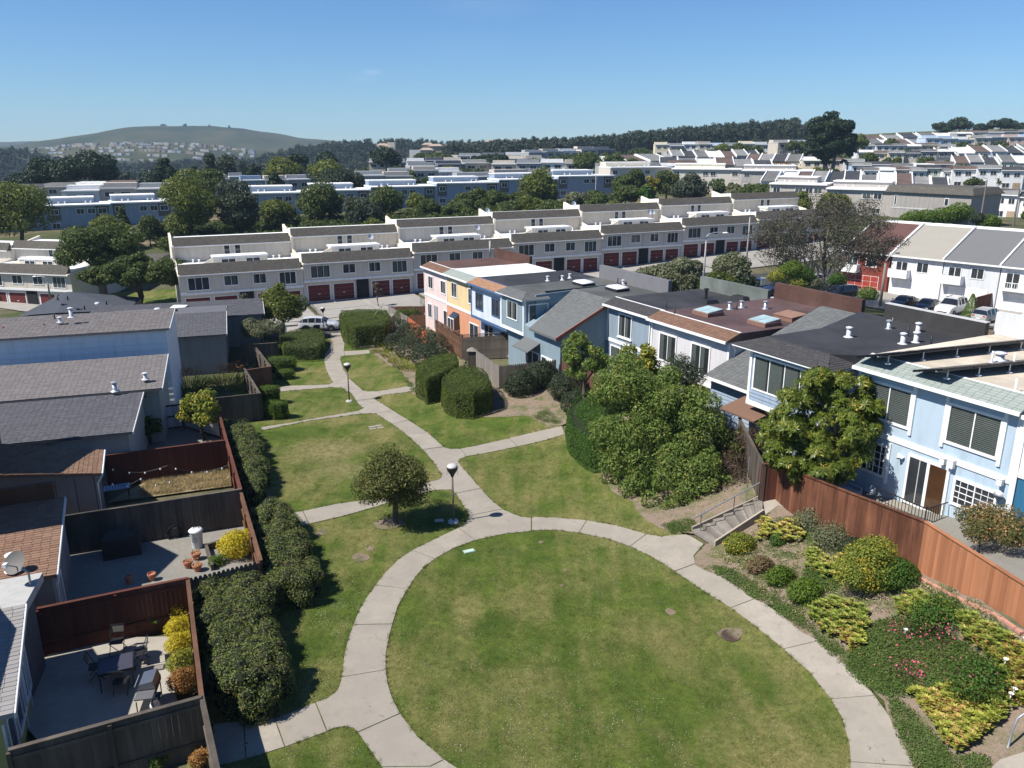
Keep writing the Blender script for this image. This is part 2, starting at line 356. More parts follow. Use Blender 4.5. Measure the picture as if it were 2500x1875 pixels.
def glassm(name,c=(.02,.025,.03,1),rough=.06,clear=0.0):
    if name in MC: return MC[name]
    m,nt,b=_new(name); p=coord(nt); n=noise(nt,p,1.1,3)
    nt.links.new(mixc(nt,n,sc(c,.4),sc(c,1.8)),b.inputs['Base Color']); b.inputs['Roughness'].default_value=rough; b.inputs['Specular IOR Level'].default_value=.8
    if clear:
        t=nt.nodes.new('ShaderNodeBsdfTransparent'); t.inputs[0].default_value=(.8,.83,.82,1); mx=nt.nodes.new('ShaderNodeMixShader'); mx.inputs[0].default_value=clear
        nt.links.new(b.outputs[0],mx.inputs[1]); nt.links.new(t.outputs[0],mx.inputs[2]); nt.links.new(mx.outputs[0],nt.nodes['Material Output'].inputs[0])
    MC[name]=m; return m
WHITE=paint('white_trim',(.78,.78,.77,1),.06,.5)
GLASS=glassm('window_glass',(.03,.035,.04,1))
CLEAR=glassm('clear_glass',(.05,.06,.065,1),.04,.72)
CURT=paint('curtain',(.5,.5,.47,1),.2,.9)
DARK=paint('dark_interior',(.02,.02,.022,1),.2,.9)
CARPAINT={}
# ---------------------------------------------------------------- leaf clouds
def quads_mesh(name,C,U,V,mat,bend=0):
    """C centres, U and V half axes (n,3): one quad leaf each"""
    n=len(C); P=np.empty((n,4,3),np.float32)
    P[:,0]=C-U; P[:,1]=C-V*.9; P[:,2]=C+U; P[:,3]=C+V*.9
    me=bpy.data.meshes.new(name); me.vertices.add(4*n); me.vertices.foreach_set('co',P.reshape(-1))
    me.loops.add(4*n); me.loops.foreach_set('vertex_index',np.arange(4*n,dtype=np.int32))
    me.polygons.add(n); me.polygons.foreach_set('loop_start',np.arange(0,4*n,4,dtype=np.int32)); me.polygons.foreach_set('loop_total',np.full(n,4,np.int32))
    me.materials.append(mat); me.update(calc_edges=True); return me
def unit(a): return a/np.maximum(1e-6,np.linalg.norm(a,axis=1))[:,None]
def leaves(C,out,size,asp=.5,up=.25,jit=.7,rg=None):
    rg=rg or rng; n=len(C)
    nrm=unit(out+rg.normal(0,jit,(n,3))+np.array([0,0,up]))
    t=unit(np.cross(nrm,rg.normal(0,1,(n,3)))); b=np.cross(nrm,t)
    s=(size*rg.uniform(.6,1.35,n))[:,None]
    return C,t*s,b*s*asp
def clump_cloud(centers,radii,n,shell=.55,rg=None,squash=.8):
    """points scattered through the outer part of many clumps"""
    rg=rg or rng; centers=np.asarray(centers,float); radii=np.asarray(radii,float)
    w=radii**2; idx=rg.choice(len(centers),n,p=w/w.sum())
    d=unit(rg.normal(0,1,(n,3))); r=(shell+(1-shell)*rg.random(n)**.6)*radii[idx]
    off=d*r[:,None]; off[:,2]*=squash
    return centers[idx]+off,d
def crown_clumps(c,rx,ry,rz,k,cr,rg,fill=.75,bottom=-.55,lump=.25):
    P=[];Rr=[]
    while len(P)<k:
        d=unit(rg.normal(0,1,(1,3)))[0]
        if d[2]<bottom: continue
        q=fill+(1-fill)*rg.random(); q*=1+lump*(rg.random()-.5)
        if rg.random()<.2: q*=.6
        P.append((c[0]+d[0]*rx*q,c[1]+d[1]*ry*q,c[2]+d[2]*rz*q)); Rr.append(cr*rg.uniform(.6,1.3))
    return np.array(P),np.array(Rr)
BARK=wood('bark',(.10,.075,.055,1),(.19,.15,.12,1)); BARKG=wood('grey_bark',(.17,.15,.13,1),(.30,.27,.24,1))
def limbs(mb,base,top,r,targets,rg,seg=6):
    base=Vector(base); top=Vector(top); mid=base.lerp(top,.5)+Vector((rg.normal(0,.04),rg.normal(0,.04),0))*(top-base).length
    mb.tube([base,mid,top],r,8,r1=r*.6)
    for t in targets:
        t=Vector(t); s=base.lerp(top,rg.uniform(.55,.98)); m=s.lerp(t,.5)+Vector((rg.normal(0,.06),rg.normal(0,.06),.05))*(t-s).length
        mb.tube([s,m,t],r*.38,5,r1=r*.08)
def tree(loc,h,w,label,mat,n=6000,leaf=.14,trunk=.3,style='round',group=None,cat='tree',name='tree',k=26,bark=None,dep=None,seed=None,tr=.14,squash=.75,asp=.5,shell=.5,jit=.7,cr=None,fill=.75,lump=.3):
    rg=np.random.default_rng(seed if seed is not None else int(abs(loc[0]*91+loc[1]*37))%100000)
    loc=Vector(loc); dep=dep or w; cz=h*(1+trunk)/2; rz=h*(1-trunk)/2
    e=empty(name,loc,0,label,cat,group)
    crs=(cr or .30)*min(w,h*(1-trunk)*1.3)/1.15
    P,Rr=crown_clumps((0,0,cz),w/2-crs*.55,dep/2-crs*.55,rz-crs*.45,k,crs,rg,fill=fill,bottom=-.75 if style=='round' else -.3,lump=lump)
    if style=='cone':
        f=np.clip((P[:,2]-h*trunk)/(h*(1-trunk)),0,1); s=np.clip(1.25*(1-f)+.12,0.1,1); P[:,0]*=s; P[:,1]*=s; Rr*=(.5+.6*(1-f))
    if style=='umbrella':
        f=np.clip((P[:,2]-h*trunk)/(h*(1-trunk)),0,1); s=.55+.5*np.sin(np.clip(f*1.6+.2,0,math.pi)); P[:,0]*=s; P[:,1]*=s
    C,d=clump_cloud(P,Rr,n,shell,rg,squash)
    keep=C[:,2]>.05; C=C[keep]; d=d[keep]
    me=quads_mesh('crown',*leaves(C,d,leaf,asp,.3,jit,rg),mat); link('crown',me,e)
    mb=MB(); sel=P[rg.permutation(len(P))[:min(9,len(P))]]
    limbs(mb,(0,0,-.2),(rg.normal(0,.02)*h,rg.normal(0,.02)*h,cz),tr*h/6+.05,sel,rg)
    mb.build('trunk',bark or BARK,e,smooth=True)
    return e
def bush(pts_r,label,mat,n,leaf=.06,name='bush',cat='bush',group=None,flat=None,seed=None,asp=.55,shell=.75,jit=.6,squash=.85,up=.25,core=None):
    """low shrub made of leafy mounds: pts_r list of (x,y,z,r)"""
    A=np.array(pts_r,float); o=A[:,:3].mean(0); o[2]=A[:,2].min()-A[:,3].max()*.5
    rg=np.random.default_rng(seed if seed is not None else int(abs(A[0,0]*77+A[0,1]*31))%99999)
    e=empty(name,o,0,label,cat,group)
    C,d=clump_cloud(A[:,:3]-o,A[:,3],n,shell,rg,squash)
    link('leaves',quads_mesh('leaves',*leaves(C,d,leaf,asp,up,jit,rg),mat),e)
    mb=MB()
    for q in A:
        c=Vector(q[:3]-o)
        for _ in range(2): mb.tube([(c.x*.6,c.y*.6,-.1),tuple(c+Vector(rg.normal(0,.25,3)*q[3]))],.03,5,r1=.01)
    mb.build('stem',BARK,e)
    return e
def hull_cloud(foot,z0f,h,n,rg,roundness=.25,density_top=1.0):
    """points on the surface of a clipped hedge: foot = plan polygon, z0f ground function"""
    foot=[Vector((p[0],p[1])) for p in foot]; k=len(foot)
    per=[(foot[(i+1)%k]-foot[i]).length for i in range(k)]; L=sum(per)
    ar=abs(sum(foot[i].x*foot[(i+1)%k].y-foot[(i+1)%k].x*foot[i].y for i in range(k)))/2
    nt=int(n*ar/(ar+L*h)*density_top); ns=n-nt
    c=sum(foot,Vector((0,0)))/k; C=[];D=[]
    xs=[p.x for p in foot]; ys=[p.y for p in foot]
    def inside(x,y):
        r=False
        for i in range(k):
            a=foot[i]; b=foot[(i+1)%k]
            if (a.y>y)!=(b.y>y) and x<(b.x-a.x)*(y-a.y)/(b.y-a.y)+a.x: r=not r
        return r
    def dist(x,y):
        m=9
        for i in range(k):
            a=foot[i]; b=foot[(i+1)%k]; ab=b-a; t=max(0,min(1,((x-a.x)*ab.x+(y-a.y)*ab.y)/ab.length_squared)); m=min(m,math.hypot(x-a.x-ab.x*t,y-a.y-ab.y*t))
        return m
    while nt>0:
        x=rg.uniform(min(xs),max(xs)); y=rg.uniform(min(ys),max(ys))
        if not inside(x,y): continue
        e=dist(x,y); dz=-max(0,roundness-e)**2/max(roundness,.01)*.8
        C.append((x,y,z0f(x,y)+h+dz-rg.random()**2*.1+.05*math.sin(x*2.1)*math.cos(y*1.7))); D.append((0,0,1)); nt-=1
    pr=np.array(per)/L; idx=rg.choice(k,ns,p=pr)
    for i in idx:
        a=foot[i]; b=foot[(i+1)%k]; t=rg.random(); x=a.x+(b.x-a.x)*t; y=a.y+(b.y-a.y)*t; nn=Vector((b.y-a.y,a.x-b.x)).normalized()
        if nn.dot(Vector((x,y))-c)<0: nn=-nn
        zz=rg.random(); ins=rg.random()**2*.12+max(0,zz-.85)**2*roundness*20*.3
        wob=.05*math.sin(x*3+zz*5)+.05*math.cos(y*2.6)
        C.append((x-nn.x*(ins+wob),y-nn.y*(ins+wob),z0f(x,y)+zz*h)); D.append((nn.x,nn.y,.1))
    return np.array(C),np.array(D)
def hedge(foot,h,label,mat,n,leaf=.05,name='hedge',cat='hedge',group=None,roundness=.3,z0=None,seed=3,asp=.6):
    foot=[Vector((p[0],p[1],0)) for p in foot]; rg=np.random.default_rng(seed)
    cx=sum(p.x for p in foot)/len(foot); cy=sum(p.y for p in foot)/len(foot); cz=T(cx,cy)
    zs=[T(p.x,p.y) for p in foot]
    A=np.array([[p.x,p.y,1] for p in foot]); co=np.linalg.lstsq(A,np.array(zs),rcond=None)[0]
    zf=(lambda x,y: co[0]*x+co[1]*y+co[2]) if z0 is None else (lambda x,y:z0)
    e=empty(name,(cx,cy,zf(cx,cy)),0,label,cat,group)
    C,D=hull_cloud(foot,zf,h,n,rg,roundness)
    C-=np.array([cx,cy,zf(cx,cy)])
    link('leaves',quads_mesh('leaves',*leaves(C,D,leaf,asp,.1,.55,rg),mat),e)
    # plain dark core seen through the gaps between leaves
    mb=MB(); top=[]; low=[]
    for p in foot:
        q=Vector((cx,cy,0)).lerp(p,.86); low.append((q.x-cx,q.y-cy,zf(q.x,q.y)-zf(cx,cy)-.05)); top.append((q.x-cx,q.y-cy,zf(q.x,q.y)-zf(cx,cy)+h-.16))
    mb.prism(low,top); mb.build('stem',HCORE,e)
    return e
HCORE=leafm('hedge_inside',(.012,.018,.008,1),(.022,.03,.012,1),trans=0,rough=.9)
# ================================================================ ground, lawns, paths
from mathutils.geometry import delaunay_2d_cdt
def pin(poly,x,y):
    r=False; k=len(poly)
    for i in range(k):
        a=poly[i]; b=poly[(i+1)%k]
        if (a[1]>y)!=(b[1]>y) and x<(b[0]-a[0])*(y-a[1])/(b[1]-a[1])+a[0]: r=not r
    return r
def dense(poly,step):
    out=[]
    for i,a in enumerate(poly):
        b=poly[(i+1)%len(poly)]; L=math.hypot(b[0]-a[0],b[1]-a[1]); k=max(1,int(L/step))
        for j in range(k): out.append((a[0]+(b[0]-a[0])*j/k,a[1]+(b[1]-a[1])*j/k))
    return out
def sheet(name,poly,mat,lift,step=.8,wob=0,parent=None,kind='structure',thick=0):
    """ground-hugging sheet with the plan outline `poly`"""
    poly=dense([(p[0],p[1]) for p in poly],step if not wob else min(step,.35))
    if wob:
        q=[]
        for x,y in poly:
            q.append((x+wob*(math.sin(x*2.7+y*1.3)+.7*math.sin(y*4.1+x*3.3)+.5*math.sin(x*9+y*7)),y+wob*(math.cos(y*2.3-x)+.6*math.sin(x*5.3))))
        poly=q
    n=len(poly); xs=[p[0] for p in poly]; ys=[p[1] for p in poly]
    vs=[Vector(p) for p in poly]; ed=[(i,(i+1)%n) for i in range(n)]
    gx=np.arange(min(xs)+step/2,max(xs),step); gy=np.arange(min(ys)+step/2,max(ys),step)
    for x in gx:
        for y in gy:
            if pin(poly,x,y) : vs.append(Vector((x+.01*math.sin(y*9),y+.01*math.sin(x*7))))
    v,e,f,*_=delaunay_2d_cdt(vs,ed,[],1,1e-4)
    z=TN(np.array([p.x for p in v]),np.array([p.y for p in v]))+lift
    mb=MB(); mb.v=[(p.x,p.y,float(z[i])) for i,p in enumerate(v)]; mb.f=[tuple(t) for t in f]; mb.m=[0]*len(f)
    # faces up
    out=[]
    for t in mb.f:
        a,b,c=[Vector(mb.v[i]) for i in t[:3]]
        out.append(t if (b-a).cross(c-a).z>0 else tuple(reversed(t)))
    mb.f=out
    if thick:
        k=len(mb.v); zz=z-thick; mb.v+= [(p.x,p.y,float(zz[i])) for i,p in enumerate(v)]
        from collections import Counter
        ec=Counter()
        for t in out:
            for i in range(3): ec[tuple(sorted((t[i],t[(i+1)%3])))]+=1
        for t in list(out):
            for i in range(3):
                a,b=t[i],t[(i+1)%3]
                if ec[tuple(sorted((a,b)))]==1: mb.f.append((b,a,a+k,b+k)); mb.m.append(0)
    o=mb.build(name,mat,parent,world=True)
    if kind: o['kind']=kind
    return o
def ground_mat():
    m,nt,b=_new('earth_and_scrub'); p=coord(nt)
    n=noise(nt,p,.05,6,.6); n2=noise(nt,p,.6,5,.65); n3=noise(nt,p,9,5,.7); n4=noise(nt,p,45,2)
    earth=mixc(nt,n3,(.07,.052,.038,1),(.17,.13,.10,1)); green=mixc(nt,n3,(.03,.045,.018,1),(.09,.10,.045,1)); dry=mixc(nt,n3,(.14,.12,.06,1),(.24,.20,.12,1))
    col=mixc(nt,ramp(nt,n2,[(.42,(0,0,0,1)),(.58,(1,1,1,1))]),earth,dry); col=mixc(nt,ramp(nt,n,[(.40,(0,0,0,1)),(.55,(1,1,1,1))]),col,green)
    nt.links.new(col,b.inputs['Base Color']); b.inputs['Roughness'].default_value=1; b.inputs['Specular IOR Level'].default_value=.1
    bump(nt,b,n3,.6,.06); return m
def earth_mat():
    m,nt,b=_new('garden_earth'); p=coord(nt)
    n2=noise(nt,p,.9,6,.7); n3=noise(nt,p,12,6,.75); n4=noise(nt,p,55,3)
    col=mixc(nt,n3,(.10,.072,.052,1),(.30,.235,.18,1)); gr=mixc(nt,n3,(.05,.06,.022,1),(.14,.15,.065,1))
    col=mixc(nt,ramp(nt,n2,[(.48,(0,0,0,1)),(.62,(1,1,1,1))]),col,gr); col=mixc(nt,ramp(nt,n4,[(.58,(0,0,0,1)),(.68,(1,1,1,1))]),col,(.36,.29,.23,1))
    nt.links.new(col,b.inputs['Base Color']); b.inputs['Roughness'].default_value=1; b.inputs['Specular IOR Level'].default_value=.1
    bump(nt,b,n3,.9,.05); return m
def lawn_mat():
    m,nt,b=_new('lawn_grass'); p=coord(nt)
    big=noise(nt,p,.17,5,.62); mid=noise(nt,p,.75,5,.65); fine=noise(nt,p,5,7,.8); vf=noise(nt,p,38,3,.7)
    # mowing and watering streaks
    mp=nt.nodes.new('ShaderNodeMapping'); mp.inputs['Rotation'].default_value=(0,0,R(28)); mp.inputs['Scale'].default_value=(.8,.12,1); nt.links.new(p,mp.inputs[0])
    st=noise(nt,mp.outputs[0],1.6,3)
    g1=(.042,.082,.010,1); g2=(.135,.175,.030,1); y1=(.25,.215,.085,1); br=(.34,.27,.14,1)
    col=mixc(nt,ramp(nt,mid,[(.3,(0,0,0,1)),(.7,(1,1,1,1))]),g1,g2)
    a=nt.nodes.new('ShaderNodeMath'); a.operation='MULTIPLY_ADD'; nt.links.new(st,a.inputs[0]); a.inputs[1].default_value=.5; nt.links.new(big,a.inputs[2])
    f=ramp(nt,a.outputs[0],[(.68,(0,0,0,1)),(.92,(1,1,1,1))]); col=mixc(nt,f,col,y1)
    # two dry patches
    for cx,cy,r in DRY:
        d=nt.nodes.new('ShaderNodeVectorMath'); d.operation='DISTANCE'; nt.links.new(p,d.inputs[0]); d.inputs[1].default_value=(cx,cy,T(cx,cy))
        q=nt.nodes.new('ShaderNodeMath'); q.operation='MULTIPLY_ADD'; nt.links.new(mid,q.inputs[0]); q.inputs[1].default_value=r*1.1; nt.links.new(d.outputs['Value'],q.inputs[2])
        f=ramp(nt,q.outputs[0],[(0,(1,1,1,1)),(1,(0,0,0,1))]); 
        mm=nt.nodes.new('ShaderNodeMapRange'); mm.inputs[1].default_value=r*.6; mm.inputs[2].default_value=r*1.6; mm.inputs[3].default_value=.75; mm.inputs[4].default_value=0; nt.links.new(q.outputs[0],mm.inputs[0])
        col=mixc(nt,mm.outputs[0],col,br)
    col=mixc(nt,ramp(nt,fine,[(.35,(0,0,0,1)),(.7,(1,1,1,1))]),mixc(nt,.6,col,(.018,.036,.006,1)),col)
    col=mixc(nt,ramp(nt,vf,[(.55,(0,0,0,1)),(.75,(1,1,1,1))]),col,mixc(nt,.5,col,(.26,.25,.12,1)))
    nt.links.new(col,b.inputs['Base Color']); b.inputs['Roughness'].default_value=1; b.inputs['Specular IOR Level'].default_value=.1
    bump(nt,b,vf,.9,.03); return m
DRY=[(-11.5,45,3.0),(-9.5,41.5,2.2)]
def px2(lst,ox,oy): return [ON(ox+a/3.16,oy+b/3.16) for a,b in lst]
def AA(*l): return px2(l,600,650)
def BB(*l): return px2(l,600,1050)
def CC(*l): return px2(l,500,1350)
def DD(*l): return px2(l,1200,1050)
def EE(*l): return px2(l,1800,1350)
def SS(*l): return [ON(a,b) for a,b in l]
# one ground sheet out to the horizon
xs=np.concatenate([-np.geomspace(3700,62,26),np.arange(-60,60.1,1.25),np.geomspace(62,3700,26)])
ys=np.concatenate([-np.geomspace(60,3,6)*1.0,np.arange(0,140.1,1.25),np.geomspace(142,4000,46)])
gx,gy=np.meshgrid(xs,ys); gz=TN(gx.ravel(),gy.ravel())
nx,ny=len(xs),len(ys); mb=MB(); mb.v=[(float(a),float(b),float(c)) for a,b,c in zip(gx.ravel(),gy.ravel(),gz)]
mb.f=[(j*nx+i,j*nx+i+1,(j+1)*nx+i+1,(j+1)*nx+i) for j in range(ny-1) for i in range(nx-1)]; mb.m=[0]*len(mb.f)
for _i,(a,b,c) in enumerate(mb.v):
    if abs(a)<64 and -5<b<140: mb.v[_i]=(a,b,c-.09)
g=mb.build('ground',ground_mat(),smooth=True); g['kind']='structure'; 
EARTH=earth_mat(); LAWN=lawn_mat()
CONC=concrete('path_concrete',(.345,.31,.26,1),.2); CONC2=concrete('yard_concrete',(.27,.255,.225,1),.5); ASPH=concrete('asphalt',(.06,.06,.062,1),.25); DRIVE=concrete('driveway_concrete',(.36,.34,.31,1),.2)
green=SS((430,1960),(500,1720),(575,1500),(640,1370),(590,1150),(540,1010),(590,930),(640,860),(700,800),(745,797),(830,803))+SS((880,820),(900,850),(930,880),(975,905),(1003,937),(1020,955),(1050,960),(1150,1000),(1300,1000),(1371,1040),(1400,1090),(1500,1190),(1640,1290),(1720,1335),(1752,1402),(1845,1462),(2000,1570),(2135,1700),(2230,1875))
green+=[Vector((10.5,13,0)),Vector((8,9,0)),Vector((-9,9,0))]
sheet('lawn',green,LAWN,.02,.7)
SLABS=[]
SL=[
 CC((1180,1392),(1510,1245),(1640,1420),(1850,1600),(1740,1655),(1365,1659)),
 CC((1365,1659),(1740,1655),(1850,1600),(2150,1800),(2400,2100),(1700,2150)),
 CC((1055,965),(1400,908),(1415,1020),(1450,1130),(1510,1245),(1180,1392),(1150,1360),(1090,1345),(1000,1360),(945,1385),(855,1160),(950,1125),(1020,1070),(1045,1010)),
 CC((945,1385),(855,1160),(540,1285),(620,1505)), CC((620,1505),(540,1285),(300,1300),(320,1600)), CC((320,1600),(300,1300),(60,1330),(70,1660)),
 CC((1055,965),(1075,790),(1110,650),(1145,560),(1450,555),(1425,650),(1400,780),(1400,908)),
 CC((1145,560),(1185,460),(1240,360),(1318,255),(1565,285),(1490,420),(1450,555)),
 BB((1000,1200),(1080,1100),(1180,1000),(1285,930),(1460,1000),(1380,1060),(1310,1140),(1250,1235)),
 BB((1285,930),(1450,850),(1640,760),(1770,855),(1600,920),(1460,1000)),
 BB((1640,760),(1700,715),(1725,665),(1980,615),(2060,650),(2130,675),(2203,680),(2203,785),(2000,805),(1770,855)),
 DD((310,675),(500,680),(735,700),(675,798),(500,775),(310,780)), DD((735,700),(960,740),(1195,808),(1068,903),(900,845),(675,798)),
 DD((1195,808),(1310,828),(1400,815),(1500,810),(1540,825),(1640,885),(1560,975),(1575,1035),(1415,1095),(1240,985),(1068,903)),
 DD((1575,1035),(1750,1120),(2050,1300),(1845,1378),(1640,1250),(1415,1095)),
 EE((155,352),(350,490),(500,600),(630,683),(355,748),(160,590),(-50,430)),
 EE((630,683),(800,820),(940,950),(1060,1108),(718,1135),(560,930),(355,748)),
 EE((1060,1108),(1170,1260),(1280,1480),(1370,1655),(1130,1640),(870,1620),(860,1480),(800,1270),(718,1135)),
 EE((1370,1655),(1400,1850),(1380,2100),(820,2100),(860,1850),(870,1620),(1130,1640)),
 BB((1725,665),(1980,615),(1880,530),(1815,455),(1620,493),(1660,560),(1700,620)),
 BB((1620,493),(1815,455),(1740,370),(1665,285),(1490,318),(1515,350),(1505,375),(1460,395),(1410,405),(1465,468),(1590,465)),
 BB((1410,405),(1465,468),(1240,520),(995,600),(955,540),(1160,480)), BB((955,540),(995,600),(750,670),(490,730),(440,630),(700,575)), BB((440,630),(490,730),(430,745),(370,640)),
 BB((1490,318),(1665,285),(1640,245),(1655,225),(1708,208),(1655,148),(1580,150),(1525,135),(1365,155),(1440,240)),
 BB((1655,148),(1708,208),(2100,130),(2030,68)), SS((1242,1071),(1265,1091),(1330,1077),(1380,1061),(1371,1041),(1310,1055)),
 AA((1365,1419),(1525,1397),(1465,1340),(1400,1284),(1240,1305)), AA((1240,1305),(1400,1284),(1255,1190),(1130,1220)), AA((1130,1220),(1255,1190),(1140,1118),(1005,1142)),
 AA((1005,1142),(1140,1118),(1055,1065),(1000,1033),(850,1045),(905,1100),(865,1120),(885,1142),(970,1140)),
 AA((865,1120),(885,1142),(500,1195),(120,1272),(115,1245),(350,1210),(600,1165)),
 AA((850,1045),(1000,1033),(1010,1015),(1050,1000),(1015,968),(940,970),(905,962),(805,975),(830,1010)), AA((1015,968),(1050,1000),(1330,960),(1320,915)),
 AA((805,975),(905,962),(800,870),(755,800),(730,725),(605,730),(620,800),(655,870),(675,895),(640,915),(650,935),(740,940),(780,970)),
 AA((640,915),(655,937),(450,955),(270,970),(210,940),(350,925)),
 AA((605,730),(730,725),(735,700),(765,693),(758,658),(612,680)), AA((758,658),(765,693),(960,675),(955,648)),
 AA((612,680),(758,658),(763,600),(660,608),(640,640)), AA((660,608),(763,600),(750,520),(735,507),(655,516)),
]
pe=empty('path',(0,34,T(0,34))); pe['kind']='structure'
def shrink(poly,d):
    P=[Vector((p[0],p[1])) for p in poly]; k=len(P); a=sum(P[i].x*P[(i+1)%k].y-P[(i+1)%k].x*P[i].y for i in range(k)); s=1 if a>0 else -1; out=[]
    for i in range(k):
        e1=(P[i]-P[i-1]).normalized(); e2=(P[(i+1)%k]-P[i]).normalized()
        n1=Vector((-e1.y,e1.x))*s; n2=Vector((-e2.y,e2.x))*s; n=(n1+n2)
        n=n/max(.5,n.length_squared/2) if n.length>.3 else n1
        out.append(P[i]+n*d)
    return out
for s in SL:
    SLABS.append([(p[0],p[1]) for p in s])
    sheet('slab',shrink(s,.018),CONC,.045+random.uniform(-.004,.006),.9,parent=pe,kind=None,thick=.09)
# beds of bare earth
BED=[SS((902,852),(930,880),(975,905),(1003,937),(1008,960),(1043,979),(1071,982),(1087,1004),(1119,1017),(1170,1019),(1296,1017),(1330,1034),(1341,1046),(1371,1039),(1470,1000),(1480,965),(1360,950),(1220,950),(1145,905),(1120,850),(960,800),(880,830)),
 SS((1380,1069),(1403,1091),(1441,1132),(1469,1161),(1497,1199),(1542,1224),(1558,1246),(1580,1268),(1611,1290),(1643,1303),(1690,1302),(1860,1225),(1862,1180),(1700,1080),(1560,1010),(1470,990),(1385,1040)),
 SS((1722,1333),(1698,1360),(1702,1380),(1754,1404),(1849,1461),(2000,1566),(2062,1622),(2140,1700),(2195,1800),(2245,1890),(2640,1900),(2640,1600),(2500,1537),(2240,1397),(1895,1220),(1880,1255),(1740,1330)),
 SS((520,1500),(600,1400),(620,1300),(610,1200),(580,1110),(545,1020),(600,960),(575,1000),(640,1150),(680,1290),(650,1420),(600,1560),(520,1640),(470,1700))]
for i,bd in enumerate(BED):
    o=sheet('garden_bed',bd,EARTH,.035 if i!=2 else .05,.5,wob=.07)
# ---------------------------------------------------------------- grass: real tufts standing on the lawn
def gn_scatter(name,pts,inst,mat=None,smin=.7,smax=1.3,kind='stuff'):
    """one object that stands copies of `inst` mesh on points (x,y,z)"""
    me=bpy.data.meshes.new(name); me.vertices.add(len(pts)); me.vertices.foreach_set('co',np.asarray(pts,np.float32).reshape(-1)); me.update()
    o=bpy.data.objects.new(name,me); COL.objects.link(o); o['kind']=kind
    ng=bpy.data.node_groups.new(name,'GeometryNodeTree')
    ng.interface.new_socket('Geometry',in_out='INPUT',socket_type='NodeSocketGeometry'); ng.interface.new_socket('Geometry',in_out='OUTPUT',socket_type='NodeSocketGeometry')
    a=ng.nodes.new('NodeGroupInput'); z=ng.nodes.new('NodeGroupOutput'); ip=ng.nodes.new('GeometryNodeInstanceOnPoints'); oi=ng.nodes.new('GeometryNodeObjectInfo')
    oi.inputs[0].default_value=inst; rv=ng.nodes.new('FunctionNodeRandomValue'); rv.data_type='FLOAT_VECTOR'; rv.inputs[0].default_value=(0,0,0); rv.inputs[1].default_value=(0,0,6.28)
    rs=ng.nodes.new('FunctionNodeRandomValue'); rs.data_type='FLOAT'; rs.inputs[2].default_value=smin; rs.inputs[3].default_value=smax; rs.inputs['Seed'].default_value=5
    L=ng.links.new; L(a.outputs[0],ip.inputs['Points']); L(oi.outputs['Geometry'],ip.inputs['Instance']); L(rv.outputs[0],ip.inputs['Rotation']); L(rs.outputs[1],ip.inputs['Scale']); L(ip.outputs[0],z.inputs[0])
    md=o.modifiers.new('scatter','NODES'); md.node_group=ng
    return o
def hidden_source(name,me):
    """the tuft that the grass object repeats; kept out of the scene itself"""
    return bpy.data.objects.new(name,me)
def tuft_mesh(name,n,rad,h,w,mat,rg):
    v=[];f=[]
    for i in range(n):
        a=rg.uniform(0,6.28); r=rad*math.sqrt(rg.random()); x,y=r*math.cos(a),r*math.sin(a); t=rg.uniform(0,6.28); l=rg.uniform(.2,.9)*h; hh=h*rg.uniform(.5,1.1)
        dx,dy=math.cos(t)*w,math.sin(t)*w; k=len(v); lx,ly=rg.normal(0,1)*l*.8,rg.normal(0,1)*l*.8
        v+=[(x-dx,y-dy,-.02),(x+dx,y+dy,-.02),(x+lx,y+ly,hh)]; f.append((k,k+1,k+2))
    me=bpy.data.meshes.new(name); me.from_pydata(v,[],f); me.materials.append(mat); return me
GRM=leafm('grass_blade',(.05,.095,.010,1),(.17,.21,.045,1),(.34,.29,.14,1),trans=.3,rough=.7,f3=.2)
gp=[(p[0],p[1]) for p in green]; bb=[[(p[0],p[1]) for p in bd] for bd in BED]
def on_lawn(x,y,m=.0):
    return pin(gp,x,y) and not any(pin(s,x,y) for s in SLB) and not any(pin(q,x,y) for q in bb)
SLB=[[(v.x,v.y) for v in shrink(s,.025)] for s in SLABS]
pts=[]
for d0,d1,n in ((13,30,30000),(30,48,18000),(48,85,9000)):
    X=rng.uniform(-22,16,n); Y=rng.uniform(d0,d1,n); Z=TN(X,Y)
    for x,y,z in zip(X,Y,Z):
        if abs(x)>.68*y+1.5: continue
        if on_lawn(x,y): pts.append((x,y,z+.015))
tm=tuft_mesh('grass_tuft',26,.17,.055,.006,GRM,rng)
gn_scatter('grass',pts,hidden_source('grass_tuft',tm))
ed=[]
for s_ in SLABS:
    pl=shrink(s_,.0)
    for i in range(len(pl)):
        a_,b_=Vector(pl[i]),Vector(pl[(i+1)%len(pl)]); L_=(b_-a_).length
        if min(a_.y,b_.y)>62: continue
        m_=(a_+b_)/2; nn=Vector((b_.y-a_.y,a_.x-b_.x)).normalized()*.12
        if any(pin(o_,*(m_+nn)) and pin(o_,*(m_-nn)) for o_ in [[(v.x,v.y) for v in shrink(s2,-.03)] for s2 in SLABS]): continue
        if sum(pin(o_,*(m_+nn)) or pin(o_,*(m_-nn)) for o_ in SLABS)>1: continue
        for k in range(int(L_*9)):
            if math.sin(m_.x*3+k*.35)+random.random()*1.3<.1: continue
            p_=a_.lerp(b_,random.random())+Vector((random.gauss(0,.022),random.gauss(0,.022))); ed.append((p_.x,p_.y,T(p_.x,p_.y)+.03))
gn_scatter('edge_grass',ed,hidden_source('edge_tuft',tuft_mesh('edge_tuft',14,.05,.075,.008,GRM,rng)),smin=.6,smax=1.5)
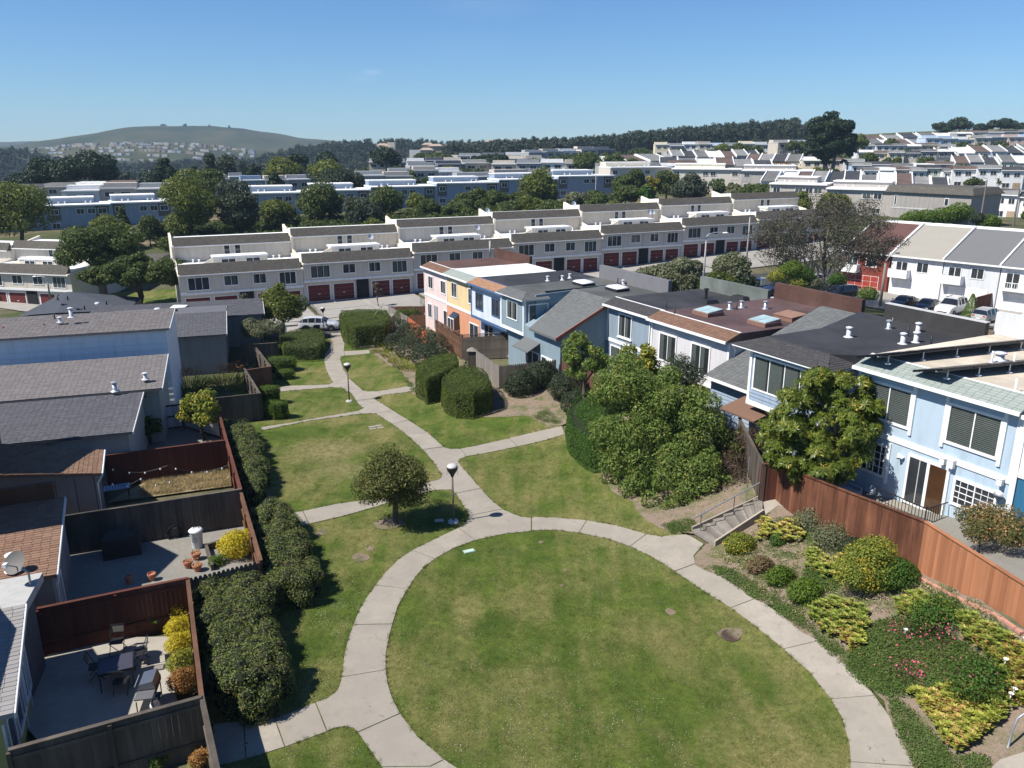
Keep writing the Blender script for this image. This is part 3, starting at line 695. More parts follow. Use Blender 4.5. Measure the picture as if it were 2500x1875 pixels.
# daisies
dm=bpy.data.meshes.new('daisy'); 
q=MB(); 
for i in range(4):
    a=i*1.7; x,y=.13*math.cos(a)*(i%3),.11*math.sin(a)*(i%2+1); q.poly([(x+.013*math.cos(t),y+.013*math.sin(t),.05+.003*i) for t in np.arange(0,6.2,1.05)])
dme=q.mesh('daisy',paint('daisy_petal',(.72,.70,.60,1),.1,.8,bmp=0))
pts2=[]
for cx,cy,r,n in [(0,26,7,260),(-3,20,5,120),(3,20,6,160),(4.6,32,2.2,110),(6,31,1.4,50),(-6.5,27,1.5,60),(-7.5,22,1.6,70),(-4,34,3,40),(5,38,3,40),(2,16,6,120),(-14,52,4,30),(-4,52,4,30)]:
    for _ in range(n):
        x=cx+rng.normal(0,r*.55); y=cy+rng.normal(0,r*.55)
        if on_lawn(x,y): pts2.append((x,y,T(x,y)+.01))
gn_scatter('lawn_daisies',pts2,hidden_source('daisy',dme),smin=.35,smax=.8)
# ---------------------------------------------------------------- street, driveways and kerbs
RX=Vector((.905,.425,0)).normalized(); RY=Vector((-RX.y,RX.x,0)); R0=Vector((-26.9,103.4,0))
def RP(s,y): return R0+RX*s+RY*y
sheet('street',[RP(-70,-19.5),RP(-20,-19.5),RP(20,-20.5),RP(60,-23),RP(112,-30),RP(112,-20),RP(60,-13),RP(20,-11.5),RP(-70,-11.5)],ASPH,.03,2.0)
sheet('street',[Vector((47,106,0)),Vector((54,108,0)),Vector((66,66,0)),Vector((60,40,0)),Vector((50,40,0)),Vector((55,66,0))],ASPH,.034,2.0)
sheet('pavement',[RP(-30,-11.4),RP(60,-12.9),RP(60,-11.3),RP(-30,-9.9)],DRIVE,.12,1.6,thick=.2)
dr=empty('driveway',(-20,100,-3)); dr['kind']='structure'
for i in range(-2,6):
    for a,b in ((.4,7.0),(7.1,8.0),(8.1,14.6)):
        s0=i*14.9+a; s1=i*14.9+b
        if i==-2 and a<6: continue
        for y0,y1 in ((-9.9,-5.1),(-5.05,.2)): sheet('slab',[RP(s0,y0),RP(s1,y0),RP(s1,y1),RP(s0,y1)],DRIVE,.07+random.uniform(0,.02),1.6,parent=dr,kind=None,thick=.1)
sheet('pavement',SS((700,812),(770,803),(765,792),(700,800)),DRIVE,.06,.8)
sheet('driveway',[AZ(-60,745,-5.2)+Vector((0,0,0)),AZ(60,760,-5.2),AZ(190,752,-5.2),AZ(210,735,-5.2),AZ(-60,725,-5.2)],DRIVE,.1,1.5)
# grass verge beyond the clipped hedge
sheet('lawn',SS((830,800),(930,775),(1010,760),(1055,750),(1055,735),(960,738),(880,752),(826,768)),LAWN,.05,1)
# ================================================================ shared house parts
EU=Vector((.462,-.887,0)).normalized(); EV=Vector((.887,.462,0)).normalized()
def UV(u,v,z=0): return EU*u+EV*v+Vector((0,0,z))
def frameM(o,xa):
    """matrix: local x along xa (plan), y = away, z up, origin o"""
    xa=Vector((xa[0],xa[1],0)).normalized(); ya=Vector((-xa.y,xa.x,0)); M=Matrix.Identity(4)
    M.col[0][:3]=xa; M.col[1][:3]=ya; M.col[3][:3]=Vector(o); return M
WME={}
def window(par,x0,z0,x1,z1,y=0,nx=2,nz=1,fw=.09,mat=None,M=None,back='dark',grid=None,proud=.06,sill=False,label=None,open_=None):
    """framed window lying on the wall plane y (outside is -y)"""
    mat=mat or WHITE; w=x1-x0; h=z1-z0; key=(round(w,2),round(h,2),nx,nz,fw,proud,mat.name,str(grid),sill)
    if key not in WME:
        b=MB(); p=proud
        b.box(0,-p,0,w,0,fw).box(0,-p,h-fw,w,0,h).box(0,-p,fw,fw,0,h-fw).box(w-fw,-p,fw,w,0,h-fw)
        for i in range(1,nx): q=fw+(w-2*fw)*i/nx; b.box(q-.025,-p*.9,fw,q+.025,0,h-fw)
        for i in range(1,nz): q=fw+(h-2*fw)*i/nz; b.box(fw,-p*.85,q-.025,w-fw,0,q+.025)
        if grid:
            gx_,gz_,xa,xb=grid
            for i in range(1,gx_): q=xa*w+(xb-xa)*w*i/gx_; b.box(q-.012,-p*.75,fw,q+.012,-.002,h-fw)
            for i in range(1,gz_): q=fw+(h-2*fw)*i/gz_; b.box(xa*w+fw,-p*.72,q-.012,xb*w-fw*.5,-.002,q+.012)
        if sill: b.box(-.06,-p-.06,-.08,w+.06,0,0)
        WME[key]=b.mesh('window_frame',mat)
    Mw=(M or Matrix())@Matrix.Translation((x0,y,z0))
    o=link('window',WME[key],par,False,Mw)
    pk=('p',round(w,2),round(h,2),nx,back)
    for i in range(nx):
        pw=(w-2*fw)/nx; k2=('pane',round(pw,2),round(h-2*fw,2),back)
        if k2 not in WME:
            b=MB()
            if back=='dark': b.box(0,-.02,0,pw,0,h-2*fw); WME[k2]=b.mesh('pane',GLASS)
            elif back=='blinds':
                b.box(0,-.045,0,pw,-.04,h-2*fw,0); b.box(0,-.004,0,pw,0,h-2*fw,1); k=int((h-.2)/.075)
                for j in range(k): zz=(h-2*fw)*(j+.5)/k; b.poly([(0.01,-.03,zz-.03),(pw-.01,-.03,zz-.03),(pw-.01,-.008,zz+.012),(.01,-.008,zz+.012)],2)
                WME[k2]=b.mesh('pane',[CLEAR,DARK,CURT])
            else:
                b.box(0,-.045,0,pw,-.04,h-2*fw,0); b.box(0,-.004,0,pw,0,h-2*fw,1); k=max(3,int(pw/.12)); cw=pw*(.8 if back=='curtain' else .45)
                for j in range(k): xx=cw*j/k; b.poly([(xx,-.012-(j%2)*.016,0),(xx+cw/k,-.012-((j+1)%2)*.016,0),(xx+cw/k,-.012-((j+1)%2)*.016,h-2*fw),(xx,-.012-(j%2)*.016,h-2*fw)],2)
                WME[k2]=b.mesh('pane',[CLEAR,DARK,CURT])
        link('pane',WME[k2],o,False,Matrix.Translation((fw+pw*i,0,fw)))
    return o
SHM={}
def shingles(par,A,B,C,D,mat,sw=.3,sh=.15,single=False,cap=300,th=.014,name='shingle'):
    """courses of shingles on the plane A-B (eave) D-C (top); world coordinates. Each a piece when `single`."""
    A,B,C,D=[Vector(p) for p in (A,B,C,D)]
    n=((B-A).cross(D-A)).normalized()
    if n.z<0: n=-n
    L=((D-A).length+(C-B).length)/2; rows=max(1,int(round(L/sh))); fr=[]
    for r in range(rows):
        t0=r/rows; t1=min(1,(r+1.25)/rows); a=A.lerp(D,t0); b=B.lerp(C,t0); a1=A.lerp(D,t1); b1=B.lerp(C,t1); W=(b-a).length
        if W<.08: continue
        k=max(1,int(round(W/sw))); off=(r%2)*.5/k; X=(b-a).normalized(); edges=[0]+[min(1,max(0,(i+off+random.uniform(-.12,.12)*(k>2))/k)) for i in range(0 if off else 1,k)]+[1]
        for i in range(len(edges)-1):
            e0,e1=edges[i],edges[i+1]
            if e1-e0<.25/k: continue
            fr.append((a.lerp(b,e0),a.lerp(b,e1),a1.lerp(b1,e1),a1.lerp(b1,e0)))
    def verts(q,g=.006,lift=None):
        l=random.uniform(.8,1.3) if lift is None else lift
        p0,p1,p2,p3=q; X=(p1-p0).normalized()*g
        return [p0+X+n*th*1.6*l,p1-X+n*th*1.6*l,p2-X+n*th*.4,p3+X+n*th*.4, p0+X,p1-X,p2-X-n*.002,p3+X-n*.002]
    fs=[(0,1,2,3),(0,4,5,1),(1,5,6,2),(3,7,4,0),(2,6,7,3)]
    if single: fr.sort(key=lambda q:(q[0]-cam.location).length)
    sing=fr[:cap] if single else []
    rest=fr[cap:] if single else fr
    for q in sing:
        me=bpy.data.meshes.new(name); me.from_pydata([tuple(v) for v in verts(q)],[],fs); me.materials.append(mat)
        link(name,me,par,True)
    if rest:
        mb=MB()
        for q in rest:
            k=len(mb.v); mb.v+=[tuple(v) for v in verts(q)]; mb.f+=[tuple(i+k for i in f) for f in fs]; mb.m+=[0]*5
        o=mb.build('shingles',mat,par,world=True); o['kind']='stuff'
def vent_pipe(loc,h,r,mat,label,cat='roof vent',cap=True,group=None,name='roof_vent'):
    e=empty(name,loc,0,label,cat,group); b=MB(); b.lathe((0,0,0),[(r*2.2,0),(r*2.0,.02),(r*1.25,.05),(r,.1),(r,h)],12); b.build('flue',mat,e,smooth=True)
    if cap: c=MB(); c.lathe((0,0,0),[(r*.9,h-.02),(r*1.5,h),(r*1.5,h+.05),(r*.6,h+.09)],12); c.build('cap',mat,e)
    return e
GALV=metal('galvanised',(.55,.57,.6,1),.45,.7); BLACKM=paint('black_metal',(.02,.02,.022,1),.2,.5); PALE=paint('pale_flue',(.55,.56,.6,1),.1,.5); GREYM=metal('grey_rail',(.36,.38,.4,1),.5,.6)
BLKSH=shingle_mat('charcoal_shingle',(.052,.05,.052,1)); GRNSH=shingle_mat('green_grey_shingle',(.24,.27,.25,1),.18); BRNSH=shingle_mat('brown_shingle',(.15,.088,.062,1),.4); GRYSH=shingle_mat('grey_shingle',(.11,.115,.115,1),.3)
TANSH=shingle_mat('tan_shingle',(.27,.155,.095,1),.35)
BLK=flat_roof('charcoal_flat_roof',(.042,.042,.046,1)); MAR=flat_roof('maroon_flat_roof',(.105,.066,.064,1)); WHR=flat_roof('white_flat_roof',(.74,.74,.73,1),.06,.22); GGR=flat_roof('grey_green_flat_roof',(.10,.105,.10,1)); CRM=flat_roof('cream_flat_roof',(.60,.53,.43,1),.1,.3); BRNR=flat_roof('brown_flat_roof',(.12,.066,.052,1))
def lap(par,x0,z0,x1,z1,y,mat,h=.2,M=None,name='plank',single=True):
    """horizontal lap boards on a wall"""
    k=max(1,int(round((z1-z0)/h)))
    for i in range(k):
        a=z0+(z1-z0)*i/k; b=z0+(z1-z0)*(i+1)/k
        m=MB(); m.prism([(x0,y-.045,a),(x1,y-.045,a),(x1,y,a),(x0,y,a)],[(x0,y-.012,b-.008),(x1,y-.012,b-.008),(x1,y,b-.008),(x0,y,b-.008)])
        if M is not None: m.v=[tuple(M@Vector(v)) for v in m.v]
        m.build(name,mat,par)
def row_house(u0,u1,v,zE,zB,label,up,lo,strip,roof,depth=9.6,rec=0,upz=2.75,ux1=None,single=False,parapet=None,trim=None,strip_on=True,par_h=1.05,name='townhouse',top=.42):
    """one house of the terrace on the right; returns root, width, eave height above its base"""
    tr=trim or WHITE; o=UV(u0,v+.35,zB); r=empty(name,o,0,label,'townhouse','attached townhouses along the east side of the green',xax=EU)
    W=u1-u0; E=zE-zB; g0=-1.6
    MB().box(0,0,upz,W,depth,E).build('upper_wall',up,r); MB().box(0.01,rec,g0,W-.01,depth,upz).build('lower_wall',lo,r)
    MB().box(-.01,-.05,upz-.14,W+.01,0,upz+.1).build('band',tr,r)
    for x in (0.0,W-.16): MB().box(x,-.045,upz+.1,x+.16,0,E-.02).build('corner_board',tr,r)
    # roof: shallow shingled strip, then flat
    b=MB(); b.prism([(-.05,-.35,E-.06),(W+.05,-.35,E-.06),(W+.05,.7,E-.06),(-.05,.7,E-.06)],[(-.05,-.35,E),(W+.05,-.35,E),(W+.05,.7,E+top),(-.05,.7,E+top)]); b.build('roof_deck',strip,r)
    MB().box(-.06,-.45,E-.12,W+.06,-.35,E+.02).build('gutter',tr,r)
    if strip_on:
        Mw=world_of(r); q=[Mw@Vector(p) for p in ((-.05,-.35,E+.01),(W+.05,-.35,E+.01),(W+.05,.7,E+top+.01),(-.05,.7,E+top+.01))]
        shingles(r,*q,strip,sw=.33,sh=.17,single=single)
    MB().box(-.02,.7,E-.3,W+.02,depth+.02,E+top-.03).build('roof',roof,r); MB().box(-.03,.66,E+top-.03,W+.03,.76,E+top+.03).build('roof_edge',tr,r)
    if parapet is not None:
        MB().box(0,depth-.1,E+top-.05,W,depth+.2,E+top+par_h).build('parapet',parapet,r)
    return r,W,E
def P_(n,c,**k): return paint(n,c,**k)
# ------------------------------------------------ the terrace, far to near
pinkU=P_('pink_stucco',(.72,.58,.55,1)); yelU=P_('yellow_stucco',(.70,.54,.30,1)); orgL=P_('orange_stucco',(.62,.30,.18,1)); ltbl=P_('pale_blue_stucco',(.58,.64,.72,1)); teal=P_('slate_blue_stucco',(.22,.29,.33,1)); blu=P_('mid_blue_stucco',(.25,.31,.37,1)); grw=P_('pale_grey_stucco',(.56,.55,.56,1),var=.06)
skb=P_('sky_blue_stucco',(.40,.50,.585,1),var=.05); dkb=P_('deep_blue_stucco',(.03,.14,.25,1)); bluT=P_('blue_trim',(.07,.13,.25,1)); lapb=P_('grey_blue_boards',(.26,.33,.42,1),var=.08)
PBR=flat_roof('brown_parapet',(.11,.058,.045,1)); PGR=flat_roof('green_grey_parapet',(.16,.18,.165,1)); PDK=flat_roof('dark_parapet',(.05,.048,.048,1)); PG2=P_('grey_boarded_parapet',(.17,.17,.18,1))
h,W,E=row_house(-80.8,-72.6,31.1,4.5,-1.2,'pale pink townhouse at the far end of the terrace with maroon roof',pinkU,pinkU,BRNSH,BRNR,depth=8.5,parapet=PBR)
for x in (1.2,4.6): window(h,x,3.5,x+1.3,4.9,-.0,2)
window(h,.9,.3,2.0,1.9,0,2); window(h,5.2,.2,6.8,1.9,0,2,nz=1)
MB().box(2.6,-.06,-.6,3.6,0,1.9).build('door',P_('grey_gate',(.3,.3,.32,1)),h)
h,W,E=row_house(-72.6,-64.4,30.2,4.9,-.8,'yellow and orange townhouse with white flat roof beside the pink one',yelU,orgL,GRNSH,WHR,depth=9.0,parapet=None)
for x in (1.3,5.2): window(h,x,3.6,x+1.3,5.1,0,2)
b=MB(); b.prism([(1.6,-.6,.6),(3.0,-.6,.6),(3.0,0,.6),(1.6,0,.6)],[(1.6,-.6,1.7),(3.0,-.6,1.7),(3.0,0,2.2),(1.6,0,2.2)]); gw=b.build('garden_window',GLASS,h)
f=MB(); 
for x in (1.6,2.3,2.97): f.box(x-.03,-.64,.57,x+.05,-.57,1.73); 
f.box(1.57,-.65,.52,3.03,0,.62); f.box(1.57,-.65,1.68,3.03,-.56,1.76); f.build('frame',WHITE,gw)
window(h,5.4,-.1,7.4,1.9,0,2)
h,W,E=row_house(-64.4,-57.4,29.1,5.3,-.4,'pale blue townhouse with tan shingled eave and dark window frames',ltbl,ltbl,TANSH,BLK,depth=10,rec=.9,trim=bluT)
for x in (1.0,4.2): window(h,x,3.5,x+1.5,5.1,0,2,mat=bluT)
for x in (.8,4.0): window(h,x,.1,x+1.9,2.1,.9,2)
MB().box(-.02,.66,5.6,7.02,.74,5.78).build('roof_edge',WHITE,h)
# slate-blue house: upper box to the far side, long lean-to roof to the near side
r=empty('townhouse',UV(-57.4,28.9,0),0,'slate blue townhouse with hipped eave box and long shingled lean-to roof','townhouse','attached townhouses along the east side of the green',xax=EU)
E=5.6; MB().box(0,0,2.9,3.9,9.6,E).build('upper_wall',teal,r); MB().box(.3,.5,-1.5,3.9,9.6,2.9).build('lower_wall',teal,r)
MB().box(-.05,-.05,2.75,3.95,0,2.98).build('band',WHITE,r); 
for x in (0,3.76): MB().box(x,-.045,2.98,x+.16,0,E-.02).build('corner_board',WHITE,r)
MB().box(3.9,0,2.98,3.945,.16,E-.02).build('corner_board',WHITE,r); MB().box(3.9,0,2.75,3.95,3.9,2.98).build('band',WHITE,r)
b=MB(); b.prism([(-.3,-.38,E-.07),(4.28,-.38,E-.07),(4.28,2.1,E-.07),(-.3,2.1,E-.07)],[(-.3,-.38,E),(4.28,-.38,E),(4.28,2.1,E),(-.3,2.1,E)]); b.build('eave_board',WHITE,r)
Mw=world_of(r); g=lambda x,y,z: Mw@Vector((x,y,z))
shingles(r,g(-.3,-.38,E),g(4.28,-.38,E),g(3.3,.6,E+.42),g(.1,.6,E+.42),GRYSH,sw=.33,sh=.17)
shingles(r,g(4.28,-.38,E),g(4.28,2.1,E),g(3.3,2.1,E+.42),g(3.3,.6,E+.42),GRYSH,sw=.33,sh=.17)
b=MB(); b.prism([(.0,.5,E-.1),(3.4,.5,E-.1),(3.4,9.5,E-.1),(.0,9.5,E-.1)],[(.0,.5,E+.40),(3.4,.5,E+.40),(3.4,9.5,E+.46),(.0,9.5,E+.46)]); b.build('roof',GGR,r)
# near side wall of the box, a long blue gable running up to the roof
Zr=lambda y: 3.9+min(y,4.4)*.5
b=MB(); b.prism([(3.9,1.0,3.3),(4.0,1.0,3.3),(4.0,9.6,3.3),(3.9,9.6,3.3)],[(3.9,1.0,E+.3),(4.0,1.0,E+.3),(4.0,9.6,E+.55),(3.9,9.6,E+.55)]); b.build('side_wall',teal,r)
b=MB(); b.prism([(3.9,0,-1.5),(9.4,0,-1.5),(9.4,4.4,-1.5),(3.9,4.4,-1.5)],[(3.9,0,Zr(0)-.25),(9.4,0,Zr(0)-.25),(9.4,4.4,Zr(4.4)-.22),(3.9,4.4,Zr(4.4)-.22)]); b.box(3.9,4.4,-1.5,9.4,9.6,5.6); b.build('lower_wall',teal,r)
shingles(r,g(5.6,-.4,Zr(0)-.14),g(9.5,-.4,Zr(0)-.14),g(9.5,4.4,Zr(4.4)),g(4.0,4.4,Zr(4.4)),GRYSH,sw=.33,sh=.19)
b=MB(); b.prism([(5.55,-.45,Zr(0)-.3),(9.52,-.45,Zr(0)-.3),(9.52,4.4,Zr(4.4)-.16),(3.95,4.4,Zr(4.4)-.16)],[(5.55,-.45,Zr(0)-.14),(9.52,-.45,Zr(0)-.14),(9.52,4.4,Zr(4.4)-.002),(3.95,4.4,Zr(4.4)-.002)]); b.build('roof_deck',GRYSH,r)
b=MB(); b.prism([(9.52,-.5,Zr(0)-.34),(9.58,-.5,Zr(0)-.34),(9.58,4.4,Zr(4.4)-.2),(9.52,4.4,Zr(4.4)-.2)],[(9.52,-.5,Zr(0)-.08),(9.58,-.5,Zr(0)-.08),(9.58,4.4,Zr(4.4)+.05),(9.52,4.4,Zr(4.4)+.05)]); b.build('rake_board',P_('red_rake',(.32,.11,.07,1)),r)
MB().box(4.0,4.4,E+.02,9.45,9.6,E+.47).build('roof',GGR,r)
MB().box(0,9.4,E+.3,9.4,9.7,E+1.55).build('parapet',PG2,r)
window(r,1.1,3.7,2.9,5.2,0,2,back='half')
Ms=Matrix.Translation((3.945,0,0))@Matrix.Rotation(R(90),4,'Z')
window(r,.35,3.6,2.1,5.2,0,2,M=Ms,back='curtain')
window(r,4.3,.2,6.4,1.9,0,2); 
dd=MB().box(6.7,-.05,-.6,8.3,-.001,1.9).build('sliding_door',WHITE,r); MB().box(6.82,-.07,-.5,7.45,-.051,1.8).build('pane',GLASS,dd); MB().box(7.55,-.07,-.5,8.18,-.051,1.8).build('pane',CURT,dd)
b=MB(); b.prism([(4.1,-1.1,2.1),(6.5,-1.1,2.1),(6.5,0,2.6),(4.1,0,2.6)],[(4.1,-1.1,2.18),(6.5,-1.1,2.18),(6.5,0,2.75),(4.1,0,2.75)]); b.build('porch_roof',GRYSH,r)
h,W,E=row_house(-48.0,-40.9,32.5,5.9,.6,'mid blue townhouse with dark shingled eave and two upper windows',blu,blu,BLKSH,BLK,depth=8.6,parapet=PGR,par_h=.95)
for x in (1.5,5.1): window(h,x,3.2,x+1.6,4.9,0,2,back='half',sill=True)
window(h,.6,.8,4.0,2.4,0,3,back='curtain'); window(h,4.9,.8,6.6,2.3,0,2)
h,W,E=row_house(-40.9,-33.6,31.1,6.3,1.0,'pale grey townhouse with brown shingled eave and maroon flat roof',grw,grw,BRNSH,MAR,depth=10.6,rec=.7,upz=2.3,parapet=PBR,single=False)
for x in (.9,4.0): window(h,x,2.75,x+1.75,4.6,0,2,back='half',fw=.1)
window(h,2.6,-.4,5.0,1.9,.7,2,fw=.1); MB().box(5.5,.55,-.4,5.7,.7,2.3).build('downpipe',WHITE,h)
b=MB(); b.tube([(W+.06,.1,E-.15),(W+.06,.3,E-.5),(W+.06,.3,2.4)],.045,6); b.build('downpipe',WHITE,h)
# ------------------------------------------------ grey-blue boarded house with dark roof
r=empty('townhouse',UV(-33.6,28.65,2.0),0,'grey-blue boarded townhouse with dark hipped eave behind the big yellow-green tree','townhouse','attached townhouses along the east side of the green',xax=EU)
E=5.3; x0=4.5; x1=9.2; MB().box(x0,0,2.45,x1,9.6,E).build('upper_wall',lapb,r)
MB().box(.1,1.5,-1.5,x1,9.6,2.45).build('lower_wall',lapb,r); MB().box(x1,2.2,-1.2,10.38,9.6,E).build('side_wall',blu,r)
lap(r,x0+.15,2.62,x1-.15,3.2,0,lapb); lap(r,.25,-.3,3.6,2.3,1.5,lapb,.22)
MB().box(x0-.02,-.06,2.35,x1+.02,0,2.6).build('band',WHITE,r)
for x in (x0,x1-.16): MB().box(x,-.05,2.6,x+.16,0,E-.05).build('corner_board',WHITE,r)
window(r,x0+.3,3.2,x1-.3,5.0,0,4,fw=.09,back='curtain')
g=lambda x,y,z: world_of(r)@Vector((x,y,z))
MB().box(x0-1.0,-.38,E-.08,x1+.45,2.6,E-.005).build('eave_board',WHITE,r)
shingles(r,g(x0-1.0,-.4,E),g(x1+.45,-.4,E),g(x1-.5,.75,E+.5),g(x0+.3,.75,E+.5),BLKSH,sw=.33,sh=.17,single=True,cap=200)
shingles(r,g(x1+.45,-.4,E),g(x1+.45,2.6,E),g(x1-.5,2.6,E+.5),g(x1-.5,.75,E+.5),BLKSH,sw=.33,sh=.17)
shingles(r,g(x0-1.0,4.5,E),g(x0-1.0,-.4,E),g(x0+.3,.75,E+.5),g(x0+.3,4.5,E+.5),BLKSH,sw=.33,sh=.17)
b=MB(); b.prism([(x0+.2,.7,E-.2),(x1-.45,.7,E-.2),(10.38,2.6,E-.2),(10.38,9.6,E-.2),(x0-1.6,9.6,E-.2),(x0+.2,4.5,E-.2)],[(x0+.2,.7,E+.5),(x1-.45,.7,E+.5),(10.38,2.6,E+.55),(10.38,9.6,E+.6),(x0-1.6,9.6,E+.6),(x0+.2,4.5,E+.52)]); b.build('roof',BLK,r)
shingles(r,g(.2,4.4,3.9),g(x0-.6,4.4,3.9),g(x0-.9,9.4,E+.5),g(.3,9.4,E+.5),GRYSH,sw=.33,sh=.19)
b=MB(); b.prism([(.1,1.2,2.4),(x0,1.2,2.4),(x0,9.5,2.4),(.1,9.5,2.4)],[(.1,1.1,2.55),(x0,1.1,2.55),(x0,9.5,E+.45),(.1,9.5,E+.45)]); b.build('lean_to_roof',BLKSH,r)
shingles(r,g(0,1.0,2.56),g(x0,1.0,2.56),g(x0,4.4,3.85),g(0,4.4,3.85),GRYSH,sw=.33,sh=.19)
MB().box(0,.95,2.42,x0,1.05,2.58).build('gutter',WHITE,r)
MB().box(4.7,9.3,E+.4,10.38,9.6,E+1.4).build('parapet',PDK,r); MB().box(4.68,9.28,E+1.4,10.4,9.62,E+1.44).build('parapet_cap',P_('pale_cap',(.5,.5,.5,1)),r)
b=MB(); b.prism([(3.2,-.6,1.75),(x0+1.2,-.6,1.75),(x0+1.2,1.5,1.9),(3.2,1.5,1.9)],[(3.2,-.6,1.82),(x0+1.2,-.6,1.82),(x0+1.2,1.5,2.3),(3.2,1.5,2.3)]); b.build('porch_roof',BRNSH,r)
MB().box(3.3,-.5,-.6,3.42,-.38,1.75).build('porch_post',WHITE,r)
dd=MB().box(x0-.2,1.38,-.5,x0+2.0,1.5,1.85).build('sliding_door',WHITE,r)
for k in (0,1): MB().box(x0-.08+k*1.02,1.34,-.4,x0+.86+k*1.02,1.379,1.75).build('pane',GLASS,dd)
# ------------------------------------------------ sky-blue house, nearest whole one
h,W,E=row_house(-23.2,-15.97,29.0,7.7,2.4,'sky blue townhouse with white trim and pale green shingled eave nearest the camera',skb,skb,GRNSH,CRM,depth=9.4,single=True,upz=2.55)
for x in (.55,4.35): window(h,x,3.15,x+2.25,4.85,0,2,fw=.12,back='blinds',proud=.07)
for x in (.42,4.22):
    for q in (0,2.35): MB().box(x+q,-.08,2.95,x+q+.14,-.001,5.1).build('shutter_board',WHITE,h)
window(h,.1,.65,1.95,2.15,0,2,fw=.11,grid=(3,4,.5,1.0),proud=.07); MB().box(1.96,-.06,.45,2.08,0,2.3).build('shutter_board',WHITE,h)
dd=MB().box(2.95,-.07,.0,4.85,-.001,2.2).build('sliding_door',WHITE,h)
MB().box(3.07,-.09,.12,3.85,-.071,2.08).build('pane',GLASS,dd); MB().box(4.0,-.09,.12,4.72,-.071,2.08).build('pane',glassm('brown_glass',(.06,.03,.015,1)),dd); MB().box(3.52,-.095,.12,3.56,-.091,2.08).build('blind_edge',CURT,dd)
window(h,5.05,.75,6.85,1.95,0,2,fw=.11,grid=(3,4,0,.5),proud=.07); 
b=MB()
for i in range(1,3): b.box(5.95+.8*i/3,-.05,.86,5.97+.8*i/3,-.021,1.84)
for i in range(1,4): b.box(5.98,-.05,.86+.98*i/4,6.74,-.021,.875+.98*i/4)
b.build('muntin',WHITE,h)
MB().box(-.02,9.3,E+.4,W,9.6,E+1.5).build('parapet',P_('white_parapet',(.6,.6,.62,1)),h)
lt=empty('security_light',world_of(h)@Vector((2.55,-.09,2.0)),0,'twin-headed white security light on the sky blue wall','light'); 
b=MB(); b.lathe((0,0,0),[(.02,0),(.07,.01),(.07,.04),(.02,.05)],8); b.build('mount',WHITE,lt)
for s in (-1,1): b=MB(); b.tube([(.02*s,-.03,-.02),(.1*s,-.16,-.12)],.05,8,r1=.075); b.build('lamp_head',WHITE,lt)
for i,(x,s) in enumerate(((4.55,.2),(4.9,.26),(6.9,.2))):
    e=empty('wall_box',world_of(h)@Vector((x,-.1,2.42)),0,['small white box fixed to the band of the sky blue house above the glass door','larger white box fixed to the band beside the smaller one above the glass door','small white box near the right corner of the sky blue house'][i],'wall box','white boxes on the sky blue wall',xax=EU); b=MB(); b.box(-s/2,-.14,-s*.6,s/2,.05,s*.6); b.box(-s/2-.01,-.16,s*.6,s/2+.01,.05,s*.6+.03); b.build('casing',WHITE,e)
e=empty('satellite_dish',world_of(h)@Vector((6.98,-.2,1.95)),0,'small grey dish on the wall right of the small-paned window','satellite dish',xax=EU); b=MB(); b.lathe((0,0,0),[(.0,-.02),(.1,-.01),(.17,.03),(.2,.07)],14); b.v=[(x,-z,y) for x,y,z in b.v]; b.build('dish',PALE,e,smooth=True); b=MB().tube([(0,.02,0),(0,.18,0)],.02,6); b.build('arm',GREYM,e)
# corner white post and the deep-blue house beyond it
MB().box(W-.02,-.1,-1.4,W+.2,.2,5.25).build('corner_board',WHITE,h)
h1,W1,E1=row_house(-15.75,-8.6,28.95,7.65,2.6,'deep blue townhouse cut off by the right edge of the picture',dkb,dkb,BLKSH,CRM,depth=9.4)
window(h1,1.6,3.2,3.6,4.8,0,2)
MB().box(.0,-.06,2.7,7.1,0,2.95).build('band',WHITE,h1)
# ------------------------------------------------ party-wall step faces and roof furniture
def at_roof(px,py,z): return AZ(px,py,z)
zr={'h2':8.09,'h3':7.83,'h4':6.69,'h5':6.29,'h6':6.05,'h7':5.69,'h8':5.29,'h9':4.89}
vl=[(2071,823,'h3','pale flared flue nearest the skylights on the charcoal roof',.45,PALE),(2169,804,'h3','tall galvanised flue standing by the dark parapet',.42,GALV),(2240,812,'h3','pale flared flue farther back of the three grouped on the charcoal roof',.45,PALE),
 (2203,840,'h3','pale flared flue left front of the three grouped on the charcoal roof',.48,PALE),(2235,837,'h3','pale flared flue right front of the three grouped on the charcoal roof',.48,PALE),
 (1781,755,'h4','silver flue beside the thin black pipe on the maroon roof',.42,GALV),(1810,751,'h4','short silver flue right of the thin black pipe on the maroon roof',.4,GALV),(1868,754,'h4','wide silver flue alone on the maroon roof',.45,GALV),
 (1337,686,'h6','small white flue left on the grey-green roof',.35,PALE),(1373,684,'h7','small white flue beside a black pipe on the dark roof',.33,PALE),(1391,679,'h7','wider white flue farther back on the dark roof',.33,PALE),(1521,695,'h6','small pale flue right of the far skylight',.33,PALE)]
for a,b_,k,lab,hh,m in vl: vent_pipe(AZ(a,b_,zr[k]),hh,.11 if k in('h3','h4') else .1,m,lab,group='roof flues on the terrace')
